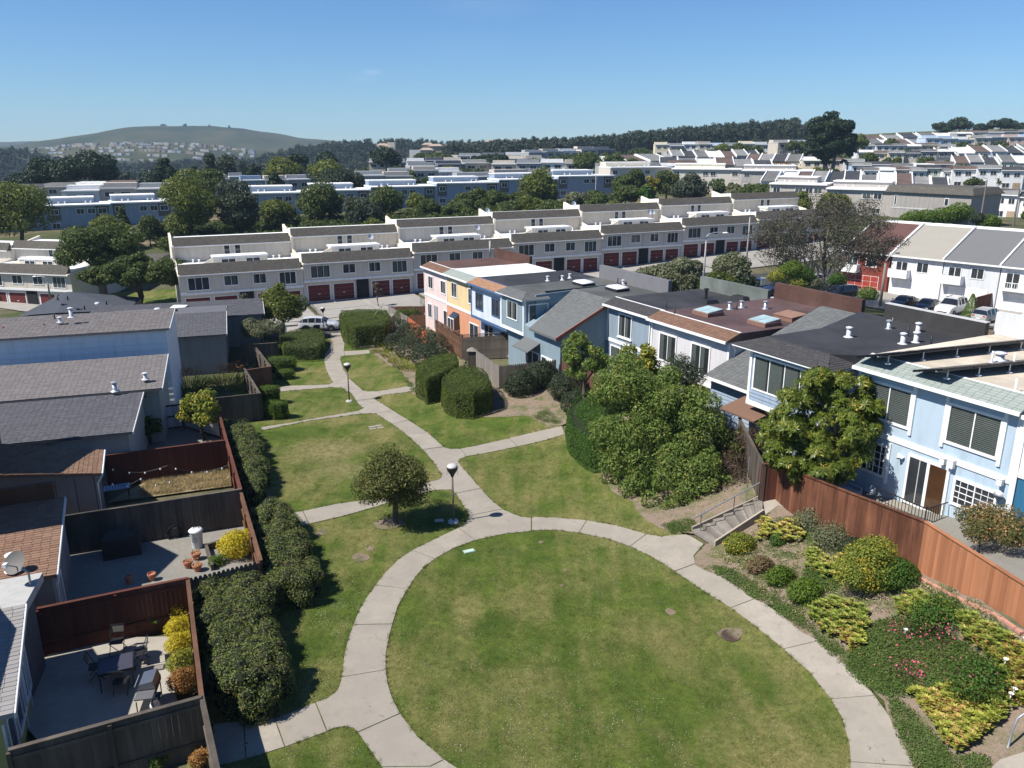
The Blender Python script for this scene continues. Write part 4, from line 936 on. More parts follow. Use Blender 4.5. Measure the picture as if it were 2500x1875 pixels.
for a,b_,k,hh,lab in [(2215,823,'h3',.55,'thick black pipe standing among the pale flues'),(2272,843,'h3',.5,'thin black pipe near the solar panels on the charcoal roof'),(1626,752,'h5',.5,'thin black pipe on the dark roof near its front edge'),(1798,757,'h4',.45,'bent black pipe between the silver flues'),
   (1647,768,'h4',.45,'short black pipe at the front corner of the maroon roof'),(1839,735,'h5',.45,'thin black pipe near the parapet on the dark roof'),(1365,682,'h7',.5,'tall thin black pipe on the dark roof of the far terrace'),(1508,692,'h6',.45,'thin black pipe by the far skylight')]:
    vent_pipe(AZ(a,b_,zr[k]),hh,.045,BLACKM,lab,cat='vent pipe',cap=False,group='thin black vent pipes',name='vent_pipe')
def skylight(loc,w,d,label,style='glass'):
    e=empty('skylight',loc,0,label,'skylight','skylights on the terrace roofs',xax=EU)
    if style=='glass':
        b=MB(); b.box(-w/2,-d/2,0,w/2,d/2,.22); b.build('curb',P_('brown_curb',(.22,.12,.09,1)),e)
        b=MB(); b.prism([(-w/2+.04,-d/2+.04,.22),(w/2-.04,-d/2+.04,.22),(w/2-.04,d/2-.04,.22),(-w/2+.04,d/2-.04,.22)],[(-w/2+.04,-d/2+.04,.26),(w/2-.04,-d/2+.04,.26),(w/2-.04,d/2-.04,.42),(-w/2+.04,d/2-.04,.42)]); b.build('frame',P_('skylight_frame',(.3,.28,.26,1)),e)
        b=MB()
        for k in (0,1): b.slab([(-w/2+.1+k*w*.46,-d/2+.1,.285),(-.03+k*w*.46,-d/2+.1,.285),(-.03+k*w*.46,d/2-.1,.415),(-w/2+.1+k*w*.46,d/2-.1,.415)],.02)
        b.build('pane',glassm('skylight_glass',(.30,.42,.42,1),.12),e)
    elif style=='boarded':
        b=MB(); b.box(-w/2,-d/2,0,w/2,d/2,.25); b.build('curb',P_('brown_curb',(.22,.12,.09,1)),e); b=MB(); b.prism([(-w/2-.03,-d/2-.03,.25),(w/2+.03,-d/2-.03,.25),(w/2+.03,d/2+.03,.25),(-w/2-.03,d/2+.03,.25)],[(-w/2-.03,-d/2-.03,.3),(w/2+.03,-d/2-.03,.3),(w/2+.03,d/2+.03,.42),(-w/2-.03,d/2+.03,.42)]); b.build('lid',P_('brown_lid',(.26,.15,.11,1)),e)
    else:
        b=MB(); b.box(-w/2,-d/2,0,w/2,d/2,.18); b.build('curb',BLACKM,e)
        b=MB(); b.lathe((0,0,.18),[(w*.62,0),(w*.6,.08),(w*.45,.17),(w*.2,.22),(0.02,.23)],4); rot=Matrix.Rotation(R(45),4,'Z'); b.v=[tuple(rot@Vector(v)) for v in b.v]; b.v=[(x*1.12,y*d/w*1.12,z) for x,y,z in b.v]; b.build('dome',P_('white_dome',(.75,.76,.78,1),rough=.3),e,smooth=True)
skylight(AZ(1728,768,zr['h4']),1.5,1.3,'glazed skylight with brown curb nearer the terrace eave on the maroon roof'); skylight(AZ(1865,792,zr['h4']),1.5,1.3,'glazed skylight with brown curb nearer the charcoal roof'); skylight(AZ(1928,780,zr['h4']),1.5,1.2,'brown boarded skylight on the maroon roof','boarded')
skylight(AZ(1425,695,zr['h6']),1.6,1.2,'white domed skylight at the far side of the grey-green roof','dome'); skylight(AZ(1507,708,zr['h6']+.05),1.6,1.2,'white domed skylight above the lean-to roof','dome')
for a,b_,lab in ((1725,738,'low black roof hatch with a tall flue on the dark roof'),(1812,730,'low black roof hatch near the green-grey parapet')):
    e=empty('roof_hatch',AZ(a,b_,zr['h5']),0,lab,'roof hatch',xax=EU); b=MB(); b.prism([(-.7,-.6,0),(.7,-.6,0),(.7,.6,0),(-.7,.6,0)],[(-.55,-.45,.25),(.55,-.45,.25),(.55,.45,.25),(-.55,.45,.25)]); b.build('lid',BLACKM,e)
    if 'flue' in lab: b=MB(); b.lathe((-.1,0,.25),[(.1,0),(.1,.6),(.2,.62),(.2,.7),(.05,.75)],10); b.build('flue',BLACKM,e)
e=empty('roof_vent',AZ(2183,783,zr['h3']),0,'white twin goose-neck vent beside the dark parapet','roof vent'); b=MB()
for s in (-.07,.07): b.tube([(s,0,0),(s,0,.45),(s+.04,0,.55),(s+.12,0,.55),(s+.16,0,.45)],.045,8)
b.build('pipe',WHITE,e,smooth=True); MB().box(-.15,-.12,0,.15,.12,.2).build('base_box',WHITE,e)
# solar racks on the cream roof: dark tilted panels on posts
def solar(px0,py0,px1,py1,z,lab,n,w=1.9):
    a=AZ(px0,py0,z); b_=AZ(px1,py1,z); X=(b_-a); L=X.length; X.normalize(); e=empty('solar_array',(a.x,a.y,8.12),0,lab,'solar array','solar arrays on the cream roof',xax=X)
    hf=z-8.12; Y1=1.5; tilt=-.45
    for i in range(n):
        b=MB(); x0=L*i/n+.02; x1=L*(i+1)/n-.02; b.slab([(x0,0,hf),(x1,0,hf),(x1,Y1,hf+tilt),(x0,Y1,hf+tilt)],.10); b.build('solar_panel',SOL,e)
        MB().tube([(x0+.4,.12,0),(x0+.4,.12,hf-.06)],.035,6).build('post',GALV,e); MB().tube([(x0+.4,Y1-.2,0),(x0+.4,Y1-.2,hf+tilt-.05)],.03,6).build('post',GALV,e)
        MB().lathe((x0+.4,.12,0),[(.13,0),(.13,.03),(.05,.06)],8).build('foot',PALE,e)
    b=MB(); b.tube([(0,.3,hf-.2),(L,.3,hf-.2)],.035,4); b.build('rail',GALV,e)
m_,nt,b=_new('solar_glass'); b.inputs['Base Color'].default_value=(.008,.009,.014,1); b.inputs['Roughness'].default_value=.25; SOL=m_
solar(2157,864,2560,823,8.62,'farther row of dark solar panels on posts over the cream roof',5); solar(2301,900,2600,872,8.60,'nearer row of dark solar panels on posts over the cream roof',4)
for a,b_,lab in ((2420,885,'white plumbing pipe between the solar rows'),(2474,890,'white plumbing pipe behind the nearer solar row'),(2478,955,'white cone-footed pipe near the front of the cream roof')): vent_pipe(AZ(a,b_,8.12),.5,.04,WHITE,lab,cat='vent pipe',cap=False,name='vent_pipe')
vent_pipe(AZ(2440,880,8.12),.3,.17,PALE,'squat pale flue between the two rows of solar panels')
# ================================================================ fences
def PLV(px,py,P,dv):
    """point seen at (px,py) on the upright plane through P along dv"""
    n=(-dv[1],dv[0]); r=ray(px,py); t=(P[0]*n[0]+P[1]*n[1])/(r[0]*n[0]+r[1]*n[1]); return Vector((r[0]*t,r[1]*t,H+r[2]*t))
FMESH={}
def fence(P0,P1,h,mat,label,bw=.15,single=True,cap=True,rails=None,group=None,side=1,postm=None,posts=True,zf=None,th=.022,dog=False,h1=None,name='fence',gap=.0015,lattice=0,railm=None,horiz=False):
    """board fence from P0 to P1 (plan); boards are pieces of their own when `single`"""
    P0=Vector((P0[0],P0[1],0)); P1=Vector((P1[0],P1[1],0)); X=(P1-P0); L=X.length; X.normalize(); zf=zf or T
    e=empty(name,(P0.x,P0.y,zf(P0.x,P0.y)),0,label,'gate' if name=='gate' else 'fence',group,xax=X); b0=zf(P0.x,P0.y); h1=h1 or h
    b1=zf(P1.x,P1.y); zz=lambda s: (b1-b0)*s/L
    hh=lambda s: h+(h1-h)*s/L
    n=max(1,int(round(L/bw))); w=L/n; allb=MB(); hb=h-lattice
    if horiz:
        k=int(hb/bw)
        for i in range(k):
            m=MB(); m.prism([(.0,-th,zz(0)+i*hb/k),(L,-th,zz(L)+i*hb/k),(L,0,zz(L)+i*hb/k),(0,0,zz(0)+i*hb/k)],[(.0,-th,zz(0)+(i+1)*hb/k-gap),(L,-th,zz(L)+(i+1)*hb/k-gap),(L,0,zz(L)+(i+1)*hb/k-gap),(0,0,zz(0)+(i+1)*hb/k-gap)]); m.build('plank',mat,e)
    else:
        key=(round(w,4),round(h,2),mat.name,dog,th)
        if key not in FMESH:
            m=MB(); a=gap/2
            if dog: m.prism([(a,-th,0),(w-a,-th,0),(w-a,0,0),(a,0,0)],[(a,-th,.94),(w-a,-th,.94),(w-a,0,.94),(a,0,.94)]).prism([(a,-th,.94),(w-a,-th,.94),(w-a,0,.94),(a,0,.94)],[(a+w*.28,-th,1),(w*.72-a,-th,1),(w*.72-a,0,1),(a+w*.28,0,1)])
            else: m.box(a,-th,0,w-a,0,1)
            FMESH[key]=m.mesh('plank',mat)
        for i in range(n):
            s=i*w; H_=hh(s+w/2)-lattice+random.uniform(-.012,.012); z=zz(s+w/2)-.3; j=random.uniform(-.006,.006)
            if single: link('plank',FMESH[key],e,False,Matrix.Translation((s,j,z))@Matrix.Diagonal((1,1,H_+.3,1)))
            else: allb.box(s+gap/2,-th+j,z,s+w-gap/2,j,z+H_+.05)
        if not single: o=allb.build('planks',mat,e); o['kind']='stuff'
    pm=postm or mat; rz=rails or (.25,.85)
    if posts:
        k=max(1,int(round(L/2.4)))
        for i in range(k+1):
            s=L*i/k; MB().box(s-.05,.03*side if side>0 else -.12,zz(s)-.2,s+.05,.13 if side>0 else -.03,zz(s)+hh(s)-.03).build('post',pm,e)
        for f in rz:
            b=MB(); a0,a1=(.0,.05) if side>0 else (-.075,-.025); b.prism([(0,a0,zz(0)+h*f),(L,a0,zz(L)+hh(L)*f),(L,a1,zz(L)+hh(L)*f),(0,a1,zz(0)+h*f)],[(0,a0,zz(0)+h*f+.09),(L,a0,zz(L)+hh(L)*f+.09),(L,a1,zz(L)+hh(L)*f+.09),(0,a1,zz(0)+h*f+.09)]); b.build('rail',railm or pm,e)
    if cap:
        b=MB(); k=max(1,int(L/1.5))
        for i in range(k):
            s0=L*i/k;s1=L*(i+1)/k; b.prism([(s0,-.07,zz(s0)+hh(s0)),(s1,-.07,zz(s1)+hh(s1)),(s1,.07,zz(s1)+hh(s1)),(s0,.07,zz(s0)+hh(s0))],[(s0,-.07,zz(s0)+hh(s0)+.035),(s1,-.07,zz(s1)+hh(s1)+.035),(s1,.07,zz(s1)+hh(s1)+.035),(s0,.07,zz(s0)+hh(s0)+.035)])
        b.build('cap_rail',pm if railm is None else railm,e)
    if lattice:
        b=MB(); q=lattice-.06
        for i in range(int(L/.13)): b.box(i*.13,-.02,zz(i*.13)+hb+.03,i*.13+.03,-.005,zz(i*.13)+hb+.03+q)
        for j in range(3): b.prism([(0,-.005,zz(0)+hb+.05+j*q/3),(L,-.005,zz(L)+hb+.05+j*q/3),(L,.01,zz(L)+hb+.05+j*q/3),(0,.01,zz(0)+hb+.05+j*q/3)],[(0,-.005,zz(0)+hb+.08+j*q/3),(L,-.005,zz(L)+hb+.08+j*q/3),(L,.01,zz(L)+hb+.08+j*q/3),(0,.01,zz(0)+hb+.08+j*q/3)])
        o=b.build('lattice',pm,e)
    return e
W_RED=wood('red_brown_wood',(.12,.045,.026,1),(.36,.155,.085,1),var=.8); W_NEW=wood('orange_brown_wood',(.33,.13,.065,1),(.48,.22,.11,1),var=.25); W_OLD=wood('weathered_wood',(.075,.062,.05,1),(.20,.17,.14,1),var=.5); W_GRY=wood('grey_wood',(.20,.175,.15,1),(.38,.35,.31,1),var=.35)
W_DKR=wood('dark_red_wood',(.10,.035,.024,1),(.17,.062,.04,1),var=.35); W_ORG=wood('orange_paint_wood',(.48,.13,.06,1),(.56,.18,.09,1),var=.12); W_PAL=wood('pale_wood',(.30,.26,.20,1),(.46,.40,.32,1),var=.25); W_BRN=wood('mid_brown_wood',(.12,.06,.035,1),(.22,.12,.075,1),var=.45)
def FT(px,py,h): return ON(px,py,h)
# right-hand fence along the bank
fa=Vector(AZ(1893,1218,1.5)); fb=FT(2240,1397,0); fc=FT(2520,1548,0)
X_=(fc-fa).normalized()
fence(fa+X_*1.0,fb,1.95,W_RED,'red-brown board fence, weathered stretch nearest the gate and steps',bw=.145,side=1,cap=True,group='board fence along the planted bank')
fence(fb,fc+X_*3,1.95,W_NEW,'orange-brown board fence, newer wide-board stretch running off at the right edge',bw=.17,side=1,cap=True,group='board fence along the planted bank')
fence(fa,fa+X_*.98,1.9,W_RED,'narrow red-brown board gate at the top of the steps',bw=.14,cap=False,posts=False,name='gate')
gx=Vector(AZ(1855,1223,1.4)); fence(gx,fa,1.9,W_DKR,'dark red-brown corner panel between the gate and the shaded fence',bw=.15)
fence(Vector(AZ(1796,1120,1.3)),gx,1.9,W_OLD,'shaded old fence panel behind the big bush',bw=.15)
# brown and grey fences higher up
fence(FT(1362,868,1.8),FT(1470,918,1.8),1.8,wood('plum_wood',(.11,.05,.04,1),(.19,.09,.07,1),var=.2),'dark brown picket fence left of the big bush',bw=.13,cap=False,dog=True)
fence(FT(1219,893,1.8),FT(1356,875,1.8),1.8,W_OLD,'old grey picket fence behind the three dark bushes',bw=.14,cap=False,dog=True,h1=1.7)
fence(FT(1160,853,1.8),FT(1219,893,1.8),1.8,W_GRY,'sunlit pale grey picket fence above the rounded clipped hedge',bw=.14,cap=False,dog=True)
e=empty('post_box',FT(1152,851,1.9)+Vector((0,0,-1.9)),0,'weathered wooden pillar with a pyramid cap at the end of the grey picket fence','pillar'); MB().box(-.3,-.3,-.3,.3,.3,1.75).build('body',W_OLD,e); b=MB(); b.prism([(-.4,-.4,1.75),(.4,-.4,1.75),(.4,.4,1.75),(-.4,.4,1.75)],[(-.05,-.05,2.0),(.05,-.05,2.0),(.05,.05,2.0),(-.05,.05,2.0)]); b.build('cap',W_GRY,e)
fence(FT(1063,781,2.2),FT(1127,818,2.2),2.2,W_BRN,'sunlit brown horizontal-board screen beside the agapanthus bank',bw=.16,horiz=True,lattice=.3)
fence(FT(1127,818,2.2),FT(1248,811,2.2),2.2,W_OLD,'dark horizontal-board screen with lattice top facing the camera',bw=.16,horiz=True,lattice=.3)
fence(FT(1063,780,2.2)+Vector((1.2,.8,0)),FT(1158,776,2.2),2.2,W_DKR,'dark red slatted screen behind the lattice fences',bw=.16,horiz=True,lattice=.3)
fence(FT(994,772,1.5),FT(1043,811,1.5),1.5,W_ORG,'bright orange painted fence panel beside the grey boards',bw=.16,cap=False)
fence(FT(948,747,1.6),FT(994,772,1.6),1.6,W_GRY,'pale grey fence panel between the clipped hedge and the orange panel',bw=.2,cap=False)
fence(FT(1000,768,1.5),FT(1102,765,1.5),1.4,W_BRN,'brown fence below the orange wall',bw=.16,cap=False)
fence(FT(950,746,1.6),FT(1052,745,1.6),1.5,W_BRN,'brown fence enclosing the pink house yard',bw=.16,cap=False)
# left-hand yard fences
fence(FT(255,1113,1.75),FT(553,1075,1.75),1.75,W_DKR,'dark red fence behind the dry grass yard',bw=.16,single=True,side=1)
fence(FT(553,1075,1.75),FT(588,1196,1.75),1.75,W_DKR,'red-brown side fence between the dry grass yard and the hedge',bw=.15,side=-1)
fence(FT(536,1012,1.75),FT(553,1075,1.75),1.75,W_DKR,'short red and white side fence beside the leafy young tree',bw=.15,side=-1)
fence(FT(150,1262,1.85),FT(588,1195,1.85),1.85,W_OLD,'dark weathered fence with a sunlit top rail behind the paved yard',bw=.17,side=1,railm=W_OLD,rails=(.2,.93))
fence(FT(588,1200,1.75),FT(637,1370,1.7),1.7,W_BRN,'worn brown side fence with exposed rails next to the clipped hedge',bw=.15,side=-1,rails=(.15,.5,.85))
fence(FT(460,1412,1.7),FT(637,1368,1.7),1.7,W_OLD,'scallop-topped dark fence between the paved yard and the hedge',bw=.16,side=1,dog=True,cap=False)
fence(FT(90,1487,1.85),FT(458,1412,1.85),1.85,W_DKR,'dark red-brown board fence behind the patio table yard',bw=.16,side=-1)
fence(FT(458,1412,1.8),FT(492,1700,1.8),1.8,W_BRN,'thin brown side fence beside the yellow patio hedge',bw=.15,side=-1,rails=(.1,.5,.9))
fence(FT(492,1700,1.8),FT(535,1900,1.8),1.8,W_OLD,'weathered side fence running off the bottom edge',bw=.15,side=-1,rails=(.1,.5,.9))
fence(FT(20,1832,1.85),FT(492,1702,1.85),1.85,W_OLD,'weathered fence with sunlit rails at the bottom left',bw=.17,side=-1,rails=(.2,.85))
WHB=wood('white_boards',(.60,.60,.62,1),(.70,.70,.72,1),var=.15)
fence(FT(376,992,1.7),FT(444,984,1.7),1.7,WHB,'white board fence with dark red rails by the grey wall',bw=.16,side=-1,postm=W_DKR,cap=False,rails=(.05,.5,.93))
fence(FT(444,984,1.7),FT(536,1010,1.7),1.6,WHB,'white board fence behind the leafy young tree',bw=.16,side=-1,postm=W_DKR,cap=False,rails=(.05,.93))
fence(FT(470,982,1.8),FT(636,964,1.8),1.9,W_OLD,'old grey-brown fence in front of the red flowering plants',bw=.16)
fence(FT(597,903,1.7),FT(636,964,1.8),1.8,W_OLD,'slanting old side fence beside the small clipped mounds',bw=.15,side=-1)
fence(FT(600,904,1.7),FT(661,895,1.7),1.7,W_BRN,'dark brown fence between the two far left yards',bw=.16)
fence(FT(625,852,1.6),FT(661,895,1.7),1.7,W_OLD,'far slanting side fence by the upper clipped mound',bw=.15,side=-1)
fence(FT(587,843,1.6),FT(676,837,1.6),1.6,W_OLD,'farthest dark fence of the left yards below the grey-green bush',bw=.16)
fence(FT(760,768,.5)+Vector((-3,3,0)),FT(690,772,.5)+Vector((-1,3.2,0)),1.2,W_OLD,'low dark fence behind the white car',bw=.16)
# ================================================================ left houses
D18=Vector((math.cos(R(18)),math.sin(R(18)),0)); D24=Vector((math.cos(R(24)),math.sin(R(24)),0))
def perp(d): return Vector((d.y,-d.x,0))     # towards the camera
whd=P_('white_wall_boards',(.80,.80,.82,1),var=.10); gry=P_('cool_grey_stucco',(.40,.40,.37,1)); gyd=P_('dark_stucco',(.11,.105,.115,1),var=.3); yel=P_('mustard_wall',(.46,.40,.14,1)); tau=P_('taupe_boards',(.22,.20,.20,1)); tbl=P_('blue_grey_boards',(.24,.245,.25,1)); wtr=P_('aged_white_trim',(.6,.6,.6,1))  # the white boards have one even near-white colour
LDK=shingle_mat('dark_asphalt_shingle',(.095,.095,.105,1),.28); LBR=shingle_mat('warm_brown_shingle',(.19,.115,.08,1),.4); LTB=shingle_mat('dark_brown_shingle',(.17,.105,.07,1),.4); LGR=shingle_mat('grey_brown_shingle',(.17,.155,.15,1),.2); LPG=shingle_mat('mid_grey_shingle',(.23,.22,.215,1),.2)
GRPL='attached houses west of the green'
def roofhouse(lowR,upR,d,back,wallm,shm,label,left=9.0,base=-.6,ovr=.3,single=False,sw=.3,sh=.15,name='house',over_right=.25,cap=300):
    """house whose shingled roof falls towards the camera: lowR, upR = right ends of eave and ridge; d = direction of the ridge"""
    d=Vector(d); o=Vector((lowR.x,lowR.y,T(lowR.x,lowR.y))); e=empty(name,o,0,label,'house',GRPL,xax=d)
    f=perp(d); run=-(upR-lowR).dot(f); run=max(.4,run)
    zl=lowR.z; zu=upR.z; LR=Vector((lowR.x,lowR.y,zl)); UR=LR-f*run; UR.z=zu; LL=LR-d*left; UL=UR-d*left
    w=MB(); a=[LL+f*-ovr,LR+f*-ovr-d*over_right]; rise=(zu-zl)/run
    P=[LL-f*ovr,LR-d*over_right-f*ovr,UR-d*over_right-f*back,UL-f*back]
    z=[zl+rise*ovr-.14,zl+rise*ovr-.14,zu-.14 if back<.31 else zu-.85,zu-.14 if back<.31 else zu-.85]
    if back>.31: P=P[:2]+[UR-d*over_right,UL]+P[2:]; P=[P[0],P[1],P[2],P[4],P[5],P[3]]; z=[z[0],z[1],zu-.14,z[2],z[3],zu-.14]
    w.prism([(p.x,p.y,o.z+base) for p in P],[(p.x,p.y,zz) for p,zz in zip(P,z)]); w.build('wall',wallm,e,world=True)
    r=MB(); r.slab([tuple(LL-Vector((0,0,.0))),tuple(LR),tuple(UR),tuple(UL)],.12); r.build('roof',shm,e,world=True)
    if back>.3: b=MB(); b.prism([(UL.x,UL.y,zu-.12),(UR.x,UR.y,zu-.12),tuple(UR-f*back+Vector((0,0,-.7))),tuple(UL-f*back+Vector((0,0,-.7)))],[(UL.x,UL.y,zu),(UR.x,UR.y,zu),tuple(UR-f*back+Vector((0,0,-.55))),tuple(UL-f*back+Vector((0,0,-.55)))]); b.build('back_roof',shm,e,world=True)
    up=Vector((0,0,.004)); shingles(e,LL+up,LR+up,UR+up,UL+up,shm,sw=sw,sh=sh,single=single,cap=cap)
    # pale edge boards
    b=MB(); b.prism([tuple(LR+d*.0-Vector((0,0,.16))),tuple(LR+d*.05-Vector((0,0,.16))),tuple(UR+d*.05-Vector((0,0,.16))),tuple(UR-Vector((0,0,.16)))],[tuple(LR+Vector((0,0,.01))),tuple(LR+d*.05+Vector((0,0,.01))),tuple(UR+d*.05+Vector((0,0,.01))),tuple(UR+Vector((0,0,.01)))]); b.build('rake_board',wtr,e,world=True)
    return e,LR,UR,LL,UL,f,d
# farthest pair behind the blue wall (dark roofs)
lr=AZ(553,816,1.6); ur=AD(538,760,71.0); e,*_=roofhouse(lr,ur,D18,6,tbl,LDK,'house with plain dark shingle roof and blue-grey wall behind the shaded yard',left=10)
lr=AZ(645,766,1.0); ur=AD(627,728,83.0); e,*_=roofhouse(lr,ur,D18,3,tbl,LDK,'farthest dark-roofed house with a square white skylight, left of the cone-shaped tree',left=16)
s=empty('skylight',PLV(437,753,lr.lerp(ur,.6),D18)+Vector((0,0,-.05)),0,'square white skylight on the farthest dark shingle roof','skylight'); b=MB(); b.box(-.75,-.6,0,.75,.6,.18); b.build('curb',BLACKM,s); b=MB(); b.slab([(-.7,-.55,.22),(.7,-.55,.22),(.7,.55,.3),(-.7,.55,.3)],.06); b.build('dome',WHITE,s)
# tall blue-white wall house
wr=AZ(413,975,-.9); top=PLV(391,787,wr+Vector((0,0,0)),perp(D18)); 
lr=AZ(413,802,5.0); ur=AD(408,754,58.6)
e,LR,UR,LL,UL,f,d=roofhouse(lr,ur,D18,2.5,whd,LGR,'tall house with pale blue boarded wall and grey-brown shingle roof',left=14,base=-1.5,ovr=.25,sw=.32,sh=.17)
for i in range(14):
    z0=LR.z-.2-5.8*(i+1)/14
    b=MB(); A=LL-f*.25; B=LR-f*.25-d*.25; b.prism([tuple(A+Vector((0,0,z0-A.z))+f*.05),tuple(B+Vector((0,0,z0-B.z))+f*.05),tuple(B+Vector((0,0,z0-B.z))),tuple(A+Vector((0,0,z0-A.z)))],[tuple(A+Vector((0,0,z0+.40-A.z))+f*.012),tuple(B+Vector((0,0,z0+.40-B.z))+f*.012),tuple(B+Vector((0,0,z0+.40-B.z))),tuple(A+Vector((0,0,z0+.40-A.z)))]); b.build('plank',whd,e,world=True)
for px,py,hh,r,m,lab in ((174,771,.6,.12,PALE,'white flared flue on the long grey-brown roof'),(146,783,.3,.11,PALE,'stubby white vent left of the flared flue'),(165,797,.35,.05,BLACKM,'small black pipe on the lower edge of the grey-brown roof'),(108,799,.35,.05,BLACKM,'black pipe with pale foot on the long grey-brown roof'),(133,775,.35,.045,BLACKM,'thin black pipe near the ridge of the grey-brown roof'),(7,805,.3,.07,P_('rust_pipe',(.25,.07,.04,1)),'rusty red vent at the left end of the grey-brown roof')):
    p=PLV(px,py,LR.lerp(UR,.5),d); vent_pipe(p-Vector((0,0,.1)),hh,r,m,lab,cap=m is PALE,cat='roof vent')
# lean-to with stained roof
lr=AZ(395,948,3.0); ur=AD(385,866,51.2); e,LR,UR,LL,UL,f,d=roofhouse(lr,ur,D18,.2,gry,LGR,'low house with stained grey-brown shingle roof and pale grey side wall',left=12,ovr=.6,sw=.3,sh=.15,single=True)
b=MB(); A=LR-d*1.0+f*.0; b.box(0,0,0,.16,.6,2.9); 
vent_pipe(PLV(355,926,LR.lerp(UR,.2),d),.35,.11,PALE,'pale capped flue at the right end of the stained roof')
# dark shingled low house in front of it
lr=AZ(323,1055,2.6); ur=AD(318,960,44.8); e,LR,UR,LL,UL,f,d=roofhouse(lr,ur,D18,1.2,gry,LDK,'low house with clean dark grey shingle roof beside the pale grey wall',left=10,ovr=.3,single=True,sw=.3,sh=.15)
pw=MB(); a=AZ(298,1105,.0); A=PLV(287,1035,AZ(298,1040,2.4),D18); A=Vector((A.x,A.y,2.9)); B=A-D18*4.6
zt=PLV(287,1035,A,D18).z
pw.prism([(B.x,B.y,-.6),(A.x,A.y,-.6),(A.x-f.x*1.5,A.y-f.y*1.5,-.6),(B.x-f.x*1.5,B.y-f.y*1.5,-.6)],[(B.x,B.y,zt-.0),(A.x,A.y,zt),(A.x-f.x*1.5,A.y-f.y*1.5,zt-.5),(B.x-f.x*1.5,B.y-f.y*1.5,zt-.5)]); pw.build('extension_wall',gyd,e,world=True)
b=MB(); b.prism([tuple(B+f*.05+Vector((0,0,zt-B.z-.1))),tuple(A+f*.05+Vector((0,0,zt-A.z-.1))),tuple(A+Vector((0,0,zt-A.z-.1))),tuple(B+Vector((0,0,zt-B.z-.1)))],[tuple(B+f*.05+Vector((0,0,zt-B.z+.04))),tuple(A+f*.05+Vector((0,0,zt-A.z+.04))),tuple(A+Vector((0,0,zt-A.z+.04))),tuple(B+Vector((0,0,zt-B.z+.04)))]); b.build('drip_edge',WHITE,e,world=True)
vent_pipe(PLV(281,955,UR-D18*1.2,D18),.5,.13,GALV,'silver square-capped flue behind the dark shingle roof')
# brown house with battened wall: roof falls towards the green
p1=AZ(247,1153,2.75); p2=PLV(251,1085,p1,perp(D24)); 
e=empty('house',(p1.x,p1.y,T(p1.x,p1.y)),0,'house with two-tone brown shingle roof and battened taupe wall','house',GRPL,xax=D24)
p2=Vector((p2.x,p2.y,2.75)); q1=PLV(-120,1120,p1,D24); q2=PLV(-120,1030,p2,D24); 
q1=p1-D24*9; q1.z=p1.z+1.0; q2=p2-D24*9; q2.z=p2.z+2.9
q1.z=PLV(0,1131,p1,D24).z+ .3; q2.z=max(q1.z,PLV(0,1047,p2,D24).z+.4)
w=MB(); i_=.3; w.prism([(q1.x,q1.y,-.8),(p1.x-D24.x*i_,p1.y-D24.y*i_,-.8),(p2.x-D24.x*i_,p2.y-D24.y*i_,-.8),(q2.x,q2.y,-.8)],[(q1.x,q1.y,q1.z-.15),(p1.x-D24.x*i_,p1.y-D24.y*i_,p1.z-.12),(p2.x-D24.x*i_,p2.y-D24.y*i_,p2.z-.12),(q2.x,q2.y,q2.z-.15)]); w.build('wall',tau,e,world=True)
r=MB(); f=perp(D24); r.slab([tuple(q1+f*.15),tuple(p1+f*.15),tuple(p2),tuple(q2)],.12); r.build('roof',LTB,e,world=True)
u=Vector((0,0,.004)); shingles(e,p1+f*.15+u,p2+u,q2+u,q1+f*.15+u,LTB,sw=.3,sh=.19,single=True,cap=280)
for i in range(11):
    c=p1-D24*(.35+i*.78); b=MB(); c0=c+f*.012; b.prism([tuple(c0+Vector((0,0,-c.z-.5))),tuple(c0+D24*.05+Vector((0,0,-c.z-.5))),tuple(c+D24*.05+Vector((0,0,-c.z-.5))),tuple(c+Vector((0,0,-c.z-.5)))],[tuple(c0+Vector((0,0,-.15+i*.02))),tuple(c0+D24*.05+Vector((0,0,-.15+i*.02))),tuple(c+D24*.05+Vector((0,0,-.15+i*.02))),tuple(c+Vector((0,0,-.15+i*.02)))]); b.build('batten',gyd,e,world=True)
b=MB(); b.tube([tuple(p1+f*.15+D24*.05+Vector((0,0,-.03))),tuple(p2+D24*.05+Vector((0,0,-.03)))],.05,6); b.build('gutter',WHITE,e,world=True)
b=MB(); b.tube([tuple(p1+D24*.05+Vector((0,0,-.1))),tuple(p1+D24*-.2+Vector((0,0,-.5))),tuple(p1-D24*.2+Vector((0,0,-p1.z-.2)))],.04,6); b.build('downpipe',WHITE,e,world=True)
# warm brown roof near left
lr=AZ(138,1403,2.6); ur=AD(146,1215,29.6); e,LR,UR,LL,UL,f,d=roofhouse(lr,ur,D24,.3,tau,LBR,'house with sunlit warm brown shingle roof and white flue',left=7,ovr=.3,single=True,sw=.3,sh=.15,over_right=.2)
b=MB(); A=UR-d*.35-f*.05; b.box(0,0,0,5,.25,.75); b.v=[tuple(Vector((A.x,A.y,A.z-.1))+(-d*v[0])-f*v[1]+Vector((0,0,v[2]))) for v in b.v]; b.build('parapet',W_BRN,e,world=True)
window(e,-.05,.4,1.1,1.8,0,2,M=Matrix.Translation((-.2,1.0,0))@Matrix.Rotation(R(90),4,'Z'))
vent_pipe(PLV(33,1385,LR.lerp(UR,.12),d)+Vector((0,0,-.1)),.55,.14,WHITE,'white flat-capped flue behind the big satellite dish')
